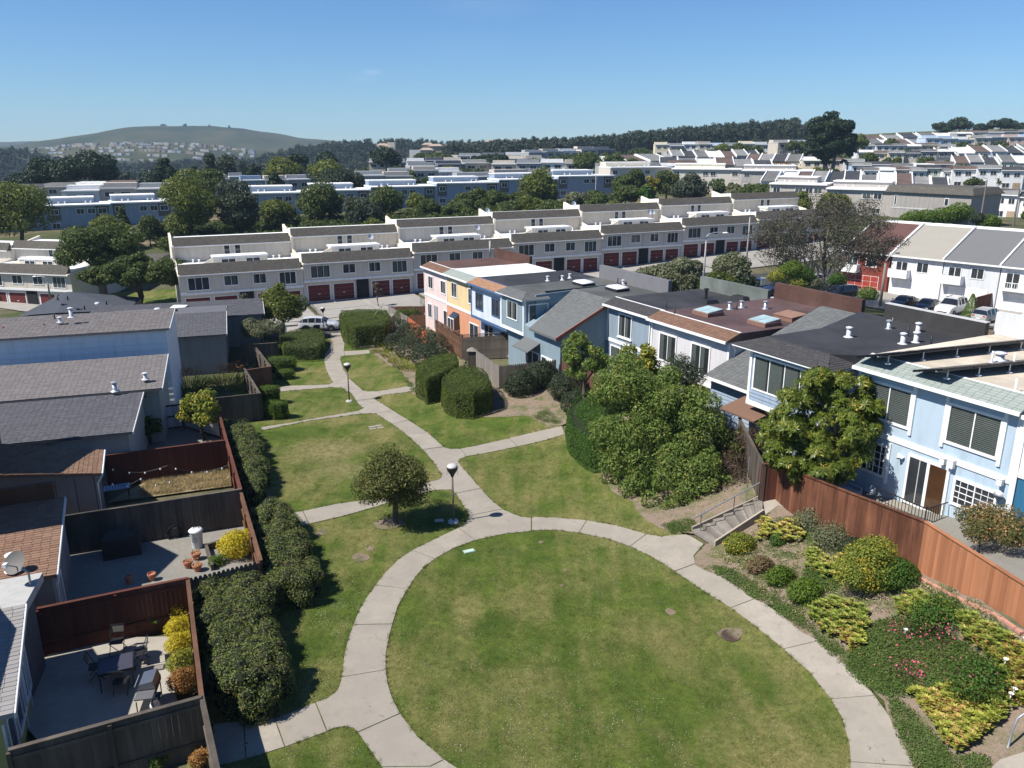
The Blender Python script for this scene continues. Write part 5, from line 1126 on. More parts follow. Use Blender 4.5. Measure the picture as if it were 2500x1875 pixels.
# house at the lower left: shingles towards the camera, pale flat cap behind, mustard end wall
lr=AZ(33,1742,2.5); ur=PLV(56,1476,lr,perp(D24)); ur.z=min(max(ur.z,3.2),4.6); ur=AD(56,1476,21.6); E2=3.25
e,LR,UR,LL,UL,f,d=roofhouse(lr,ur,D24,.3,yel,LPG,'house with pale flat cap, grey shingle slope and mustard end wall at the lower left',left=6,ovr=.3,single=True,sw=.33,sh=.16,over_right=.35)
t1x=AZ(104,1397,UR.z-.05); b=MB(); b.slab([tuple(UR),tuple(t1x),tuple(t1x-D24*7),tuple(UL)],.3); b.build('flat_roof',P_('pale_roof_sheet',(.42,.42,.41,1)),e,world=True)
w=MB(); q=[UR-D24*.4,t1x-D24*.4,t1x-D24*7,UL]; w.prism([(p.x,p.y,-.5) for p in q],[(p.x,p.y,UR.z-.36) for p in q]); w.build('rear_wall',gyd,e,world=True)
Mi=world_of(e).inverted()
for t_,wd_ in ((.12,.9),(.42,1.7),(.78,1.2)):
    p=LR.lerp(UR,t_)-D24*.35; M=Mi@frameM((p.x,p.y,.5),-f); window(e,0,0,wd_,1.5,0,2 if wd_>1 else 1,M=M)
for t_ in (.02,.33,.7,.97):
    p=LR.lerp(UR,t_)-D24*.345; b=MB(); z1=p.z-.35; b.prism([(p.x,p.y,-.3),tuple(Vector((p.x,p.y,-.3))+D24*.05),tuple(Vector((p.x,p.y,-.3))+D24*.05-f*.12),tuple(Vector((p.x,p.y,-.3))-f*.12)],[(p.x,p.y,z1),tuple(Vector((p.x,p.y,z1))+D24*.05),tuple(Vector((p.x,p.y,z1))+D24*.05-f*.12),tuple(Vector((p.x,p.y,z1))-f*.12)]); b.build('corner_board',wtr,e,world=True)
# satellite dish on that roof
sd=empty('satellite_dish',AZ(75,1428,UR.z-.02),0,'large grey satellite dish on the pale flat roof at the left edge','satellite dish')
rg=MB(); rg.lathe((0,0,0),[(.02,0),(.25,.03),(.45,.09),(.56,.15)],20); Mr=Matrix.Translation((-.35,.05,.75))@Matrix.Scale(.68,4)@Matrix.Rotation(R(-20),4,'Y')@Matrix.Rotation(R(50),4,'X')
rg.f=rg.f[:-1]; rg.m=rg.m[:-1]; rg.v=[tuple(Mr@Vector(v)) for v in rg.v]; rg.build('dish',P_('dish_grey',(.15,.145,.14,1)),sd,smooth=True)
MB().tube([(0,0,0),(0,0,.45),(-.3,.03,.7)],.035,8).build('mast',GREYM,sd); MB().tube([(-.3,.03,.62),(-.35,-.45,.95)],.02,6).build('feed_arm',GREYM,sd); MB().box(-.42,-.55,.9,-.3,-.4,1.02).build('feed_horn',WHITE,sd)
# hip-roofed house with a standing-seam look further back on the left
pk=AZ(160,713,.6); L1=AZ(44,771,-1.1); M1=AZ(137,764,-.9); R1=AZ(312,757,-1.2); R2=AZ(250,730,-1.2)
e=empty('house',(pk.x,pk.y,T(pk.x,pk.y)),0,'hip-roofed house with blue-grey ribbed roof and small domed vents','house',GRPL)
hp=roofsheet_mat('ribbed_slate_roof',(.085,.095,.115,1),.15,tw=3)
b=MB(); z0=-6.0
b.poly([tuple(L1),tuple(M1),tuple(pk)]).poly([tuple(M1),tuple(R1),tuple(pk+Vector((.6,.2,0))),tuple(pk)])
bk=Vector((L1.x+4,L1.y+9,L1.z)); br=Vector((R1.x-2,R1.y+8,R1.z)); b.poly([tuple(pk),tuple(pk+Vector((.6,.2,0))),tuple(R1),tuple(br),tuple(bk),tuple(L1)])
b.build('roof',hp,e,world=True)
i=lambda p: Vector((p.x,p.y,p.z-.15)); w=MB(); w.under([tuple(i(L1)),tuple(i(M1)),tuple(i(R1)),tuple(i(br)),tuple(i(bk))],-7); w.build('wall',tbl,e,world=True)
n_=0
for px,py in ((131,738),(196,743),(238,744),(248,756),(385,755)):
    fr=(px-137)/175; z=-.9+.9*max(0,1-abs(py-764)/40.)*.0+ (764-py)/50*1.0 if px<300 else .6
    p=AZ(px,py,z-.15) if px<300 else AD(385,759,72)
    s=empty('roof_vent',p,0,['domed vent on the left face of the hip roof','domed vent nearest the ridge on the ribbed hip roof','domed vent in the middle of the ribbed hip roof','lowest domed vent on the ribbed hip roof','domed vent at the left end of the farthest dark roof'][n_],'roof vent','domed vents on the left roofs'); n_+=1
    MB().lathe((0,0,0),[(.32,0),(.34,.1),(.3,.2),(.18,.28),(.03,.3)],12).build('dome',PALE,s,smooth=True)
for k,(px,py,z) in enumerate(((141,733,.3),(165,732,.45),(206,756,-.3),(260,744,-.3),(278,755,-.7))):
    vent_pipe(AZ(px,py,z-.1),.45,.1,BLACKM,['black pipe left of the hip ridge','black pipe just right of the hip ridge','black pipe low on the ribbed roof','black pipe near the right end of the ribbed roof','black pipe at the right eave of the ribbed roof'][k],cap=False,cat='vent pipe',name='vent_pipe')
# small dark canopy by the yard
c=empty('canopy',ON(432,905),0,'small black-roofed canopy beside the tall blue wall','canopy'); 
b=MB(); Z=2.1; P=[PLV(405,890,ON(432,905)+Vector((0,0,0)),D18),PLV(462,885,ON(432,905),D18)]; a=P[0]-c.location; d_=P[1]-c.location; q=-perp(D18)*1.6
b.slab([(a.x,a.y,Z),(d_.x,d_.y,Z),(d_.x+q.x,d_.y+q.y,Z+.5),(a.x+q.x,a.y+q.y,Z+.5)],.08); b.build('canopy_roof',BLACKM,c)
for p in (a,d_): MB().box(p.x-.05,p.y,-.2,p.x+.05,p.y+.1,Z-.08).build('post',WHITE,c)
def unseen_upper_part(e,p,d,off,w,dep,z1,wallm,shm,st=0):
    """unseen upper storey added beyond the left edge to throw shade on roofs and yards"""
    f=perp(d); a=p-d*off-f*st; q=[a+f*.1,a-f*dep,a-f*dep-d*w,a-d*w+f*.1]; b=MB(); b.prism([(t.x,t.y,-.5) for t in q],[(t.x,t.y,z1) for t in q]); b.build('unseen_upper_storey',wallm,e,world=True)
    g1=a-d*.0-f*(dep*.5); b=MB(); o_=.3; c=[a+f*(.1+o_)+d*o_,a-f*(dep+o_)+d*o_,a-f*(dep+o_)-d*w,a-d*w+f*(.1+o_)]; r1=a-f*(dep*.5)+d*o_; r2=r1-d*(w+o_)
    b.prism([(c[0].x,c[0].y,z1),(c[3].x,c[3].y,z1),(r2.x,r2.y,z1)],[(c[0].x,c[0].y,z1+.12),(c[3].x,c[3].y,z1+.12),(r2.x,r2.y,z1+1.5)]) if False else None
    b.poly([(c[0].x,c[0].y,z1-.05),(r1.x,r1.y,z1+1.4),(r2.x,r2.y,z1+1.4),(c[3].x,c[3].y,z1-.05)]); b.poly([(c[1].x,c[1].y,z1-.05),(c[2].x,c[2].y,z1-.05),(r2.x,r2.y,z1+1.4),(r1.x,r1.y,z1+1.4)]); b.poly([(c[0].x,c[0].y,z1-.05),(c[1].x,c[1].y,z1-.05),(r1.x,r1.y,z1+1.4)]); b.poly([(c[3].x,c[3].y,z1-.05),(r2.x,r2.y,z1+1.4),(c[2].x,c[2].y,z1-.05)]); b.build('unseen_upper_roof',shm,e,world=True)
for _l,_px,_off,_dep,_z,_s in (('sunlit warm brown',(138,1403),3.4,3.2,7.6,3.6),('two-tone brown',(247,1153),4.6,5.5,6.6,0),('pale flat cap',(33,1742),2.9,6.5,5.0,0)):  # upper storeys added out of view, placed and sized for the shadows they cast
    _e=[o for o in bpy.data.objects if _l in str(o.get('label','')) and o.type=='EMPTY' and o.name.startswith('house')][0]; unseen_upper_part(_e,AZ(*_px,2.6),D24,_off,5,_dep,_z,tau,LBR,_s)
# ================================================================ yards
sheet('patio',SS((150,1500),(135,1440),(150,1360),(330,1310),(592,1280),(640,1375),(460,1505),(300,1530)),CONC2,.03,.9)
sheet('patio',SS((60,1770),(75,1590),(190,1560),(420,1555),(430,1700),(455,1790),(300,1830),(140,1870)),concrete('patio_slab_concrete',(.38,.35,.30,1),.12),.03,.8)
sheet('patio',SS((290,1115),(300,1060),(420,1040),(530,1060),(545,1085)),CONC2,.03,.9)
sheet('patio',SS((1990,1190),(1930,1150),(2100,1110),(2480,1290),(2600,1400),(2520,1500),(2250,1360)),CONC2,.03,.9)
DRYG=leafm('dry_grass_blade',(.34,.26,.13,1),(.56,.45,.26,1),(.12,.13,.04,1),trans=.2,rough=.9,f3=.15)
sheet('dry_grass_yard',SS((255,1230),(350,1180),(400,1150),(560,1110),(580,1185)),concrete('straw_ground',(.33,.26,.15,1),.3),.03,.8)
yp=[(p.x,p.y) for p in SS((340,1215),(360,1165),(400,1140),(555,1105),(578,1185))]; pts=[]
while len(pts)<1700:
    x=random.uniform(min(a[0] for a in yp),max(a[0] for a in yp)); y=random.uniform(min(a[1] for a in yp),max(a[1] for a in yp))
    if pin(yp,x,y): pts.append((x,y,T(x,y)+.03))
gn_scatter('dry_grass',pts,hidden_source('dry_tuft',tuft_mesh('dry_tuft',16,.14,.20,.008,DRYG,rng)))
# ================================================================ beige terrace across the street, stepping up to the right
BEI=P_('beige_boards',(.60,.55,.47,1),var=.07); BEI2=P_('grey_beige_boards',(.52,.49,.44,1),var=.07); CR3=P_('cream_boards',(.64,.565,.46,1),var=.08); CREAM=P_('cream_wall',(.80,.72,.58,1),var=.05); REDG=P_('dark_red_garage',(.13,.022,.02,1),var=.12)
MANS=roofsheet_mat('old_grey_shingle_mansard',(.115,.105,.09,1),.5,rows=6,tw=4); FWH=flat_roof('bright_white_roof',(.80,.80,.79,1),.03,.14); SHT=roofsheet_mat('mansard_far',(.13,.125,.115,1),.3)
PRO={}
def garage(par,x0,x1,z1,y=0):
    k=('g',round(x1-x0,2),round(z1,2))
    if k not in PRO:
        w=x1-x0; b=MB(); b.box(-.12,-.05,0,0,0,z1+.12).box(w,-.05,0,w+.12,0,z1+.12).box(0,-.05,z1,w,0,z1+.12); PRO[k]=b.mesh('garage_frame',WHITE)
        b=MB()
        for i in range(4): b.box(0.0,-.03,z1*i/4+.01,w,-.005,z1*(i+1)/4-.01)
        b.box(w*.45,-.06,z1*.42,w*.55,-.03,z1*.46,1); PRO[k+('d',)]=b.mesh('garage_door',[REDG,WHITE])
    o=link('garage_frame',PRO[k],par,False,Matrix.Translation((x0,y,0))); link('garage_door',PRO[k+('d',)],o)
def block(o,xa,label,wall,group,upper,base=-2.2,W=14.85,full=True,name='apartment_block',backs=('dark','curtain'),cream3=False):
    """four-garage block: garages, upper floor, shingled mansard, white roof with clerestory box, set-back third floor"""
    r=empty(name,o,0,label,'apartment block',group,xax=xa)
    MB().box(0,.35,base,W,11.9,2.62).build('garage_wall',wall,r); MB().box(0,0,2.62,W,11.9,5.0).build('upper_wall',wall,r); MB().box(-.01,-.06,2.55,W+.01,.0,2.85).build('band',WHITE,r)
    for x in (3.6,7.4,11.2): MB().box(x,-.03,2.85,x+.1,0,5.0).build('board_strip',wall,r)
    if full: garage(r,.55,3.35,2.1,.35); garage(r,3.9,6.6,2.1,.35)
    else: garage(r,.55,3.35,2.1,.35); garage(r,3.9,6.6,2.1,.35)
    MB().box(6.95,.2,-.1,8.6,.345,2.5).build('entry',DARK,r)
    garage(r,9.1,11.5,2.1,.35); garage(r,11.95,14.4,2.1,.35)
    for x0,x1,z0,bk in ((.9,3.5,3.05,backs[0]),(5.1,6.9,3.4,backs[0]),(8.6,10.3,3.4,backs[1]),(11.8,14.0,3.05,backs[1])): window(r,x0,z0,x1,4.75,0,3 if x1-x0>2 else 2,back=random.choice(('dark','curtain','half',bk)),fw=.11)
    b=MB(); b.prism([(-.02,-.5,5.0),(W-.25,-.5,5.0),(W-.25,.5,5.0),(-.02,.5,5.0)],[(-.02,-.42,5.06),(W-.25,-.42,5.06),(W-.25,.45,6.3),(-.02,.45,6.3)]); b.build('mansard',MANS,r); MB().box(-.02,-.56,4.93,W-.25,-.45,5.05).build('gutter',WHITE,r)
    MB().box(0,.45,4.9,W,6.5,5.75).build('roof',FWH,r)
    for x in (-.1,W-.25): b=MB(); b.prism([(x,-.55,4.9),(x+.25,-.55,4.9),(x+.25,7,4.9),(x,7,4.9)],[(x,-.5,5.1),(x+.25,-.5,5.1),(x+.25,7,6.35),(x,7,6.55)]); b.v=b.v; b.build('party_wall',CREAM,r)
    x0,x1=4.4,11.0; b=MB().box(x0,2.6,5.6,x1,4.6,6.55); b.build('clerestory',wall,r); MB().box(x0-.1,2.5,6.55,x1+.1,4.9,6.75).build('clerestory_roof',WHITE,r)
    for xx in (x0+.9,x1-2.7): window(r,xx,5.85,xx+1.8,6.45,2.6,2,fw=.07)
    b=MB(); b.prism([(x0-1.9,2.75,5.6),(x0,2.75,5.6),(x0,2.95,5.6),(x0-1.9,2.95,5.6)],[(x0-1.8,2.75,5.75),(x0,2.75,6.6),(x0,2.95,6.6),(x0-1.8,2.95,5.75)]); b.build('wing_wall',CREAM,r)
    MB().box(0,6.5,4.9,W,11.9,upper).build('third_floor_wall',CR3 if cream3 else wall,r)
    window(r,6.1,6.3,6.95,7.75,6.5,1,fw=.1); window(r,7.45,6.3,8.3,7.75,6.5,1,fw=.1)
    b=MB(); b.prism([(-.02,6.1,upper),(W-.2,6.1,upper),(W-.2,7.1,upper),(-.02,7.1,upper)],[(-.02,6.2,upper+.06),(W-.2,6.2,upper+.06),(W-.2,7.0,upper+1.15),(-.02,7.0,upper+1.15)]); b.build('mansard',MANS,r); MB().box(-.02,6.02,upper-.06,W-.2,6.14,upper+.06).build('gutter',WHITE,r)
    MB().box(0,7.0,upper-.1,W,12,upper+.75).build('roof',FWH,r)
    b=MB(); b.prism([(-.15,6.0,5.5),(.12,6.0,5.5),(.12,12,5.5),(-.15,12,5.5)],[(-.15,6.1,upper+.15),(.12,6.1,upper+.15),(.12,12.0,upper+1.3),(-.15,12.0,upper+1.3)]); b.v=b.v; b.build('party_wall',CREAM,r)
    for x,y in ((2.2,5.6),(2.9,5.4),(12.2,5.5),(13.0,5.7)):
        m=MB(); m.lathe((x,y,5.72),[(.1,0),(.1,.35),(.17,.37),(.17,.42),(.05,.46)],8); m.build('roof_vent',WHITE,r)
    return r
G1='stepping beige blocks across the street'
steps=[-3.55,-3.05,-2.5,-1.95,-1.4,-.85,-.35,.1]
nm=['leftmost beige block with red garages, left end beside the two big trees','beige block behind the cone-shaped tree, between the leftmost block and the one with a rooftop dish','beige block with four red garages directly behind the small street tree and rail','grey-beige block half hidden by the maroon and white roofs']
labs={-1:'beige block with red garages right of the two big trees, lowest of the stepping row',0:'beige block with four full red garages facing the open driveways',1:'beige block whose lower storey hides behind the pink townhouse roof',2:'grey-beige block standing behind the white and dark flat roofs',3:'grey block with red garages behind the big olive-leaved street bushes',4:'beige block behind the tall street lamps and parked dark van',5:'highest beige block of the row, partly behind the brown tree'}
for i in range(-1,6):
    o=RP(i*14.9,0); o.z=[-3.3,-2.75,-2.15,-1.6,-1.0,-.45,.05][i+1]; up=7.75
    block(o,RX,labs[i],BEI if i%2==0 or i==-1 else BEI2,G1,up,backs=(('dark','curtain'),('curtain','dark'))[i%2],cream3=i in (0,2,3,5))
for lo,(sx,sy),lb in (((0,0,0),(11.6,4.2),'grey satellite dish on the clerestory of the beige block'),):
    pass
dishes=[(0,10.0,3.4,6.75,'rooftop dish on the block with four open garages'),(1,14.0,6.9,8.8,'dish on the ridge between the second and third beige blocks'),(1,10.8,3.2,6.75,'dish at the right end of a clerestory on the third beige block'),(3,10.5,3.2,6.75,'left dish of the pair on the grey block clerestory'),(3,11.2,3.2,6.75,'right dish of the pair on the grey block clerestory'),(2,14.1,7.5,8.8,'dish on the top roof of the grey-beige block')]
for i,x,y,z,lb in dishes:
    p=RP(i*14.9+x,y); p.z=[-3.3,-2.75,-2.15,-1.6,-1.0,-.45,.05][i+1]+z-.05
    e=empty('satellite_dish',p,0,lb,'satellite dish','rooftop dishes on the beige blocks'); b=MB(); b.lathe((0,0,0),[(.0,-.02),(.22,.02),(.4,.1)],14); b.f=b.f[:-1]; b.m=b.m[:-1]; Mr=Matrix.Translation((0,0,.95))@Matrix.Rotation(R(35),4,'Z')@Matrix.Rotation(R(60),4,'X'); b.v=[tuple(Mr@Vector(v)) for v in b.v]; b.build('dish',PALE,e,smooth=True); MB().tube([(0,0,0),(0,0,.95)],.04,6).build('mast',GREYM,e)
# block on the far left, facing the camera more squarely
XA=Vector((14,-3.0,0)).normalized()
o=Vector((-62,112.5,-5.6))-XA*14.85; block(o,XA,'beige block at the left edge of the picture with two red garages','' or BEI,G1,7.6)
o2=o-XA*14.9+Vector((0,-.8,-.3)); block(o2,XA,'beige block cut off by the left edge of the picture',BEI,G1,7.6)
# little garden house between the two rows
e=empty('house',(-58,128,-4),0,'small tan house glimpsed between the two big trees and the stepping row','house'); MB().box(-3,0,-3,3,6,2.6).build('wall',CREAM,e); b=MB(); b.prism([(-3.4,-.4,2.6),(3.4,-.4,2.6),(3.4,6.4,2.6),(-3.4,6.4,2.6)],[(-2,1.5,3.8),(2,1.5,3.8),(2,4.5,3.8),(-2,4.5,3.8)]); b.build('roof',MANS,e); window(e,1,.9,2.2,2.2,0,2)
# ================================================================ grey-blue rows further back
GB=P_('grey_blue_boards',(.29,.225,.15,1),var=.08); GB2=P_('dark_teal_panel',(.12,.115,.10,1),var=.08); WGB=P_('light_taupe_boards',(.42,.39,.36,1),var=.06); PBE=P_('pale_beige_boards',(.60,.55,.48,1),var=.06)
def simple_row(px0,d0,y0,px1,d1,y1,n,walls,group,labf,roofm=None,storeys=2,depth=9,para=True,gap=0,jit=.0,wp=True,xr=None):
    a=AD(px0,y0,d0); b_=AD(px1,y1,d1); V=Vector((b_.x-a.x,b_.y-a.y,0)); L=V.length; V.normalize(); W=L/n
    for i in range(n):
        o=a+V*(W*i); zt=a.z+(b_.z-a.z)*(i+.5)/n+(random.uniform(-jit,jit)); Hh=2.75*storeys
        g=T(o.x,o.y); o=Vector((o.x,o.y,zt-Hh)); wl=walls[i%len(walls)]
        e=empty('row_house',o,0,labf(i,n),'house',group,xax=V); MB().box(0,0,min(-3,g-o.z-1),W-gap,depth,Hh).build('wall',wl,e)
        if wp: MB().box(.3,-.04,2.6,2.6,0,Hh-.1).build('panel',GB2 if wl is GB else wl,e); MB().box(W-3,-.04,2.6,W-.5,0,Hh-.1).build('panel',GB2 if wl is GB else wl,e)
        MB().box(-.05,-.5,Hh,W-gap,depth,Hh+.28).build('roof',roofm or FWH,e)
        MB().box(-.06,-.55,Hh-.02,W-gap+.02,-.5,Hh+.2).build('gutter',WHITE,e)
        if para: MB().box(.4,depth*.5,Hh+.28,W*.75,depth,Hh+1.35).build('parapet',wl if wl is not PBE else CREAM,e); MB().box(.3,depth*.5-.3,Hh+1.35,W*.75+.1,depth+.1,Hh+1.55).build('parapet_cap',FWH,e)
        if W>9: ws=((.7,2.3),(W*.45,W*.45+1.6),(W*.45+2.1,W*.45+3.7),(W-2.6,W-.9))
        else: ws=((W*.12,W*.12+1.7),(W*.58,W*.58+1.8))
        for k,(x0,x1) in enumerate(ws):
            window(e,x0,Hh-1.75,x1,Hh-.55,-.04 if wp else 0,2,fw=.1,back=('dark','curtain')[(i+k)%2])
            if storeys>1 and k%2==0: window(e,x0,Hh-4.6,x1,Hh-3.4,-.04 if wp else 0,2,fw=.1)
        for x in (W*.2,W*.3,W*.62,W*.7):
            m=MB(); m.lathe((x,depth*.3+(x*7%1),Hh+.28),[(.12,0),(.12,.4),(.2,.42),(.2,.48)],6); m.build('roof_vent',WHITE,e)
G2='grey-blue terrace behind the tree belt'
simple_row(-60,163,514,420,180,492,3,[GB],G2,lambda i,n:f'grey-blue white-edged flat house, {ordn(i)} from left below the dark cypresses')
simple_row(600,187,476,905,196,463,2,[GB],G2,lambda i,n:f'grey-blue flat house behind the round trees, {ordn(i)} from left of two')
simple_row(905,196,462,1500,218,427,4,[GB],G2,lambda i,n:f'grey-blue pale-roofed house above the tree belt, {ordn(i)} from left of four')
simple_row(1490,235,412,1640,240,408,1,[PBE],G2,lambda i,n:'pale beige house behind the bright young tree on the bank',storeys=2)
simple_row(1640,236,412,1990,225,420,2,[PBE,WGB],G2,lambda i,n:f'beige flat-roofed house, {ordn(i)} of two right of the bank of trees')
simple_row(1880,178,450,2020,172,452,1,[WGB],G2,lambda i,n:'taupe flat-roofed house left of the one with the shingled gable wall',storeys=2)
simple_row(2018,168,462,2220,160,466,1,[WGB],G2,lambda i,n:'taupe house with white roof edge adjoining the windowless shingled end',storeys=2)
# the long taupe end wall with shingled mansard
a=AD(2180,468,158); b_=AD(2375,468,146); V=(b_-a); V.z=0; V.normalize(); e=empty('apartment_block',(a.x,a.y,a.z-5.4),0,'long taupe boarded block with one small window and old shingled mansard above the bright hedge','apartment block',xax=V); L=(b_-a).length
MB().box(0,0,-3,L,11,5.4).build('wall',P_('taupe_end_boards',(.31,.29,.27,1),var=.06),e); MB().box(-.02,-.05,2.4,L,0,2.65).build('band',P_('grey_band',(.5,.5,.48,1)),e)
for i in range(1,int(L/.9)): MB().box(i*.9,-.025,-1,i*.9+.05,0,5.3).build('batten',P_('taupe_end_boards',(.31,.29,.27,1)),e)
b=MB(); b.prism([(-1.4,-.5,5.4),(L+.5,-.5,5.4),(L+.5,11.4,5.4),(-1.4,11.4,5.4)],[(-1.2,.6,6.6),(L-.4,.6,6.6),(L-.4,10.4,6.6),(-1.2,10.4,6.6)]); b.build('mansard',MANS,e); window(e,L*.68,3.3,L*.68+.8,4.7,0,1); window(e,.5,2.9,1.0,4.9,0,1)
# ================================================================ hillside and distant rows of small townhouses
PAL=[('white',(.72,.72,.72)),('pale blue',(.48,.58,.70)),('cream',(.68,.60,.46)),('beige',(.52,.47,.40)),('grey',(.33,.34,.35)),('pale green',(.52,.58,.48)),('tan',(.45,.33,.22)),('pink',(.68,.50,.44)),('dark grey',(.13,.14,.16)),('yellow',(.68,.55,.28)),('slate blue',(.20,.28,.40)),('white',(.70,.71,.74)),('white',(.74,.73,.70))]
RFS=[('charcoal',(.05,.052,.058)),('brown',(.12,.085,.07)),('grey',(.14,.14,.138)),('silver-grey',(.22,.22,.215)),('white',(.60,.60,.58))]
HP={}
def small_house(o,V,W,wc,rc,style,label,group,k=0,storeys=2,back=8):
    """small townhouse; alike ones share their meshes"""
    e=empty('townhouse',o,0,label,'townhouse',group,xax=V); key=(wc[0],rc[0],style,round(W,1),storeys)
    if key not in HP:
        wm=P_('hill_wall_'+wc[0].replace(' ','_'),(*wc[1],1),var=.06); rm=flat_roof('hill_roof_'+rc[0].replace('-','_'),(*rc[1],1),.12,.25); h=2.7*storeys
        b=MB(); b.box(0,0,-4,W-.06,back,h); rf=MB(); tr=MB()
        if style=='salt':
            b.prism([(0,back*.35,h),(W-.06,back*.35,h),(W-.06,back,h),(0,back,h)],[(0,back*.45,h+.3),(W-.06,back*.45,h+.3),(W-.06,back,h+2.2),(0,back,h+2.2)]); rf.prism([(.25,-.4,h-.05),(W-.3,-.4,h-.05),(W-.3,back-.1,h+2.2),(.25,back-.1,h+2.2)],[(.25,-.4,h+.1),(W-.3,-.4,h+.1),(W-.3,back-.1,h+2.35),(.25,back-.1,h+2.35)])
            for x in (0,):  tr.prism([(x,-.4,h-.1),(x+.24,-.4,h-.1),(x+.24,back,h+2.1),(x,back,h+2.1)],[(x,-.4,h+.35),(x+.24,-.4,h+.35),(x+.24,back,h+2.7),(x,back,h+2.7)])
        elif style=='mans':
            rf.prism([(-.1,-.5,h),(W,-.5,h),(W,back,h),(-.1,back,h)],[(-.1,.3,h+.8),(W,.3,h+.8),(W,back,h+.8),(-.1,back,h+.8)]); tr.box(-.1,-.55,h-.1,W,-.45,h+.08)
        else:
            rf.box(-.1,-.4,h,W,back,h+.25); tr.box(-.1,-.45,h,W,-.4,h+.3); b.box(.3,back*.55,h+.2,W-.4,back,h+1.3)
        HP[key]=(b.mesh('wall',wm),rf.mesh('roof',rm),tr.mesh('trim',WHITE))
    w,r,t=HP[key]; link('wall',w,e); link('roof',r,e); link('trim',t,e)
    if style=='salt': link('trim',t,e,False,Matrix.Translation((W-.3,0,0)))
    h=2.7*storeys
    for x in (W*.12,W*.56): window(e,x,h-1.9,x+W*.28,h-.6,0,2,fw=.1,back='dark')
    if storeys>1: window(e,W*.12,.7,W*.45,2.1,0,2,fw=.1,back='dark'); MB().box(W*.58,-.05,0,W*.9,-.001,2.1).build('garage_door',HP[('gd',k%3)],e)
    return e
HP[('gd',0)]=WHITE; HP[('gd',1)]=P_('tan_door',(.4,.3,.2,1)); HP[('gd',2)]=GLASS
HT=[]
for ri,(p0,d0,y0,p1,d1,y1,n,st,nm_,pl) in enumerate(rows):
    a=AD(p0,y0,d0); b_=AD(p1,y1,d1); V=Vector((b_.x-a.x,b_.y-a.y,0)); L=V.length; V.normalize(); W=L/n; stor=2
    for i in range(n):
        o=a+V*(W*i); zt=a.z+(b_.z-a.z)*i/n; bk=(0 if st!='salt' else 2.0); jj=random.uniform(-1.6,1.6) if st!='flat' else random.uniform(-.7,.7); o=Vector((o.x-V.y*jj,o.y+V.x*jj,zt-2.7*stor-bk*.6+random.uniform(-.55,.45))); wc=PAL[pl[i%len(pl)]]; rc=RFS[(ri*3+i*2)%len(RFS)] if st!='flat' else RFS[(4,3,4,2)[i%4]]
        if nm_.startswith('colourful row') and i==2: wc=('orange',(.72,.30,.05))
        small_house(o,V,W,wc,rc,st,f'{wc[0]} house, {ordn(i)} from left in {nm_}','small hillside townhouses',k=i+ri,storeys=stor)
    HT.append((a,b_,n,nm_,d0))
# ================================================================ hills
def ridge(name,prof,d,depth,base,mat,seed=1,rough=4):
    """a hill built from the outline of its crest (px,py) at distance d, with a rounded front and back"""
    P=[AD(a,b_,d) for a,b_ in prof]; n=120; xs_=np.linspace(P[0].x,P[-1].x,n); zc=np.interp(xs_,[p.x for p in P],[p.z for p in P]); mb=MB(); rg=np.random.default_rng(seed); m=26
    from mathutils import noise as mn
    for j in range(m):
        t=j/(m-1)*2-1
        for i in range(n):
            y=d+t*depth; s=math.cos(t*math.pi/2)**.8 if abs(t)<1 else 0
            k=mn.noise(Vector((xs_[i]/170,y/170,seed)))*rough*(.3+abs(t))*2+mn.noise(Vector((xs_[i]/60,y/60,seed+3)))*rough*.6
            mb.v.append((float(xs_[i]),y,float(base+(zc[i]-base)*s+k*(s if abs(t)>.05 else .15))))
    for j in range(m-1):
        for i in range(n-1): mb.f.append((j*n+i,j*n+i+1,(j+1)*n+i+1,(j+1)*n+i)); mb.m.append(0)
    o=mb.build(name,mat,smooth=True); o['kind']='structure'; return o
def hill_mat():
    m,nt,b=_new('grassy_hill'); p=coord(nt); n=noise(nt,p,.006,8,.65); n2=noise(nt,p,.03,6,.7)
    col=mixc(nt,ramp(nt,n,[(.38,(0,0,0,1)),(.62,(1,1,1,1))]),(.028,.034,.016,1),(.085,.075,.036,1)); col=mixc(nt,ramp(nt,n2,[(.45,(0,0,0,1)),(.62,(1,1,1,1))]),mixc(nt,.55,col,(.03,.045,.022,1)),col)
    nt.links.new(col,b.inputs['Base Color']); b.inputs['Roughness'].default_value=1; b.inputs['Specular IOR Level'].default_value=.05; return m
HM=hill_mat()
ridge('hill',[(-900,362),(60,356),(150,347),(215,336),(280,324),(340,315),(400,309),(480,307),(560,311),(640,322),(710,335),(780,345),(950,356),(1300,366)],2200,520,-40,HM,2,9)
ridge('hill',[(-900,352),(-200,350),(30,346),(120,352),(300,360),(600,364)],3200,420,-40,HM,5,12)
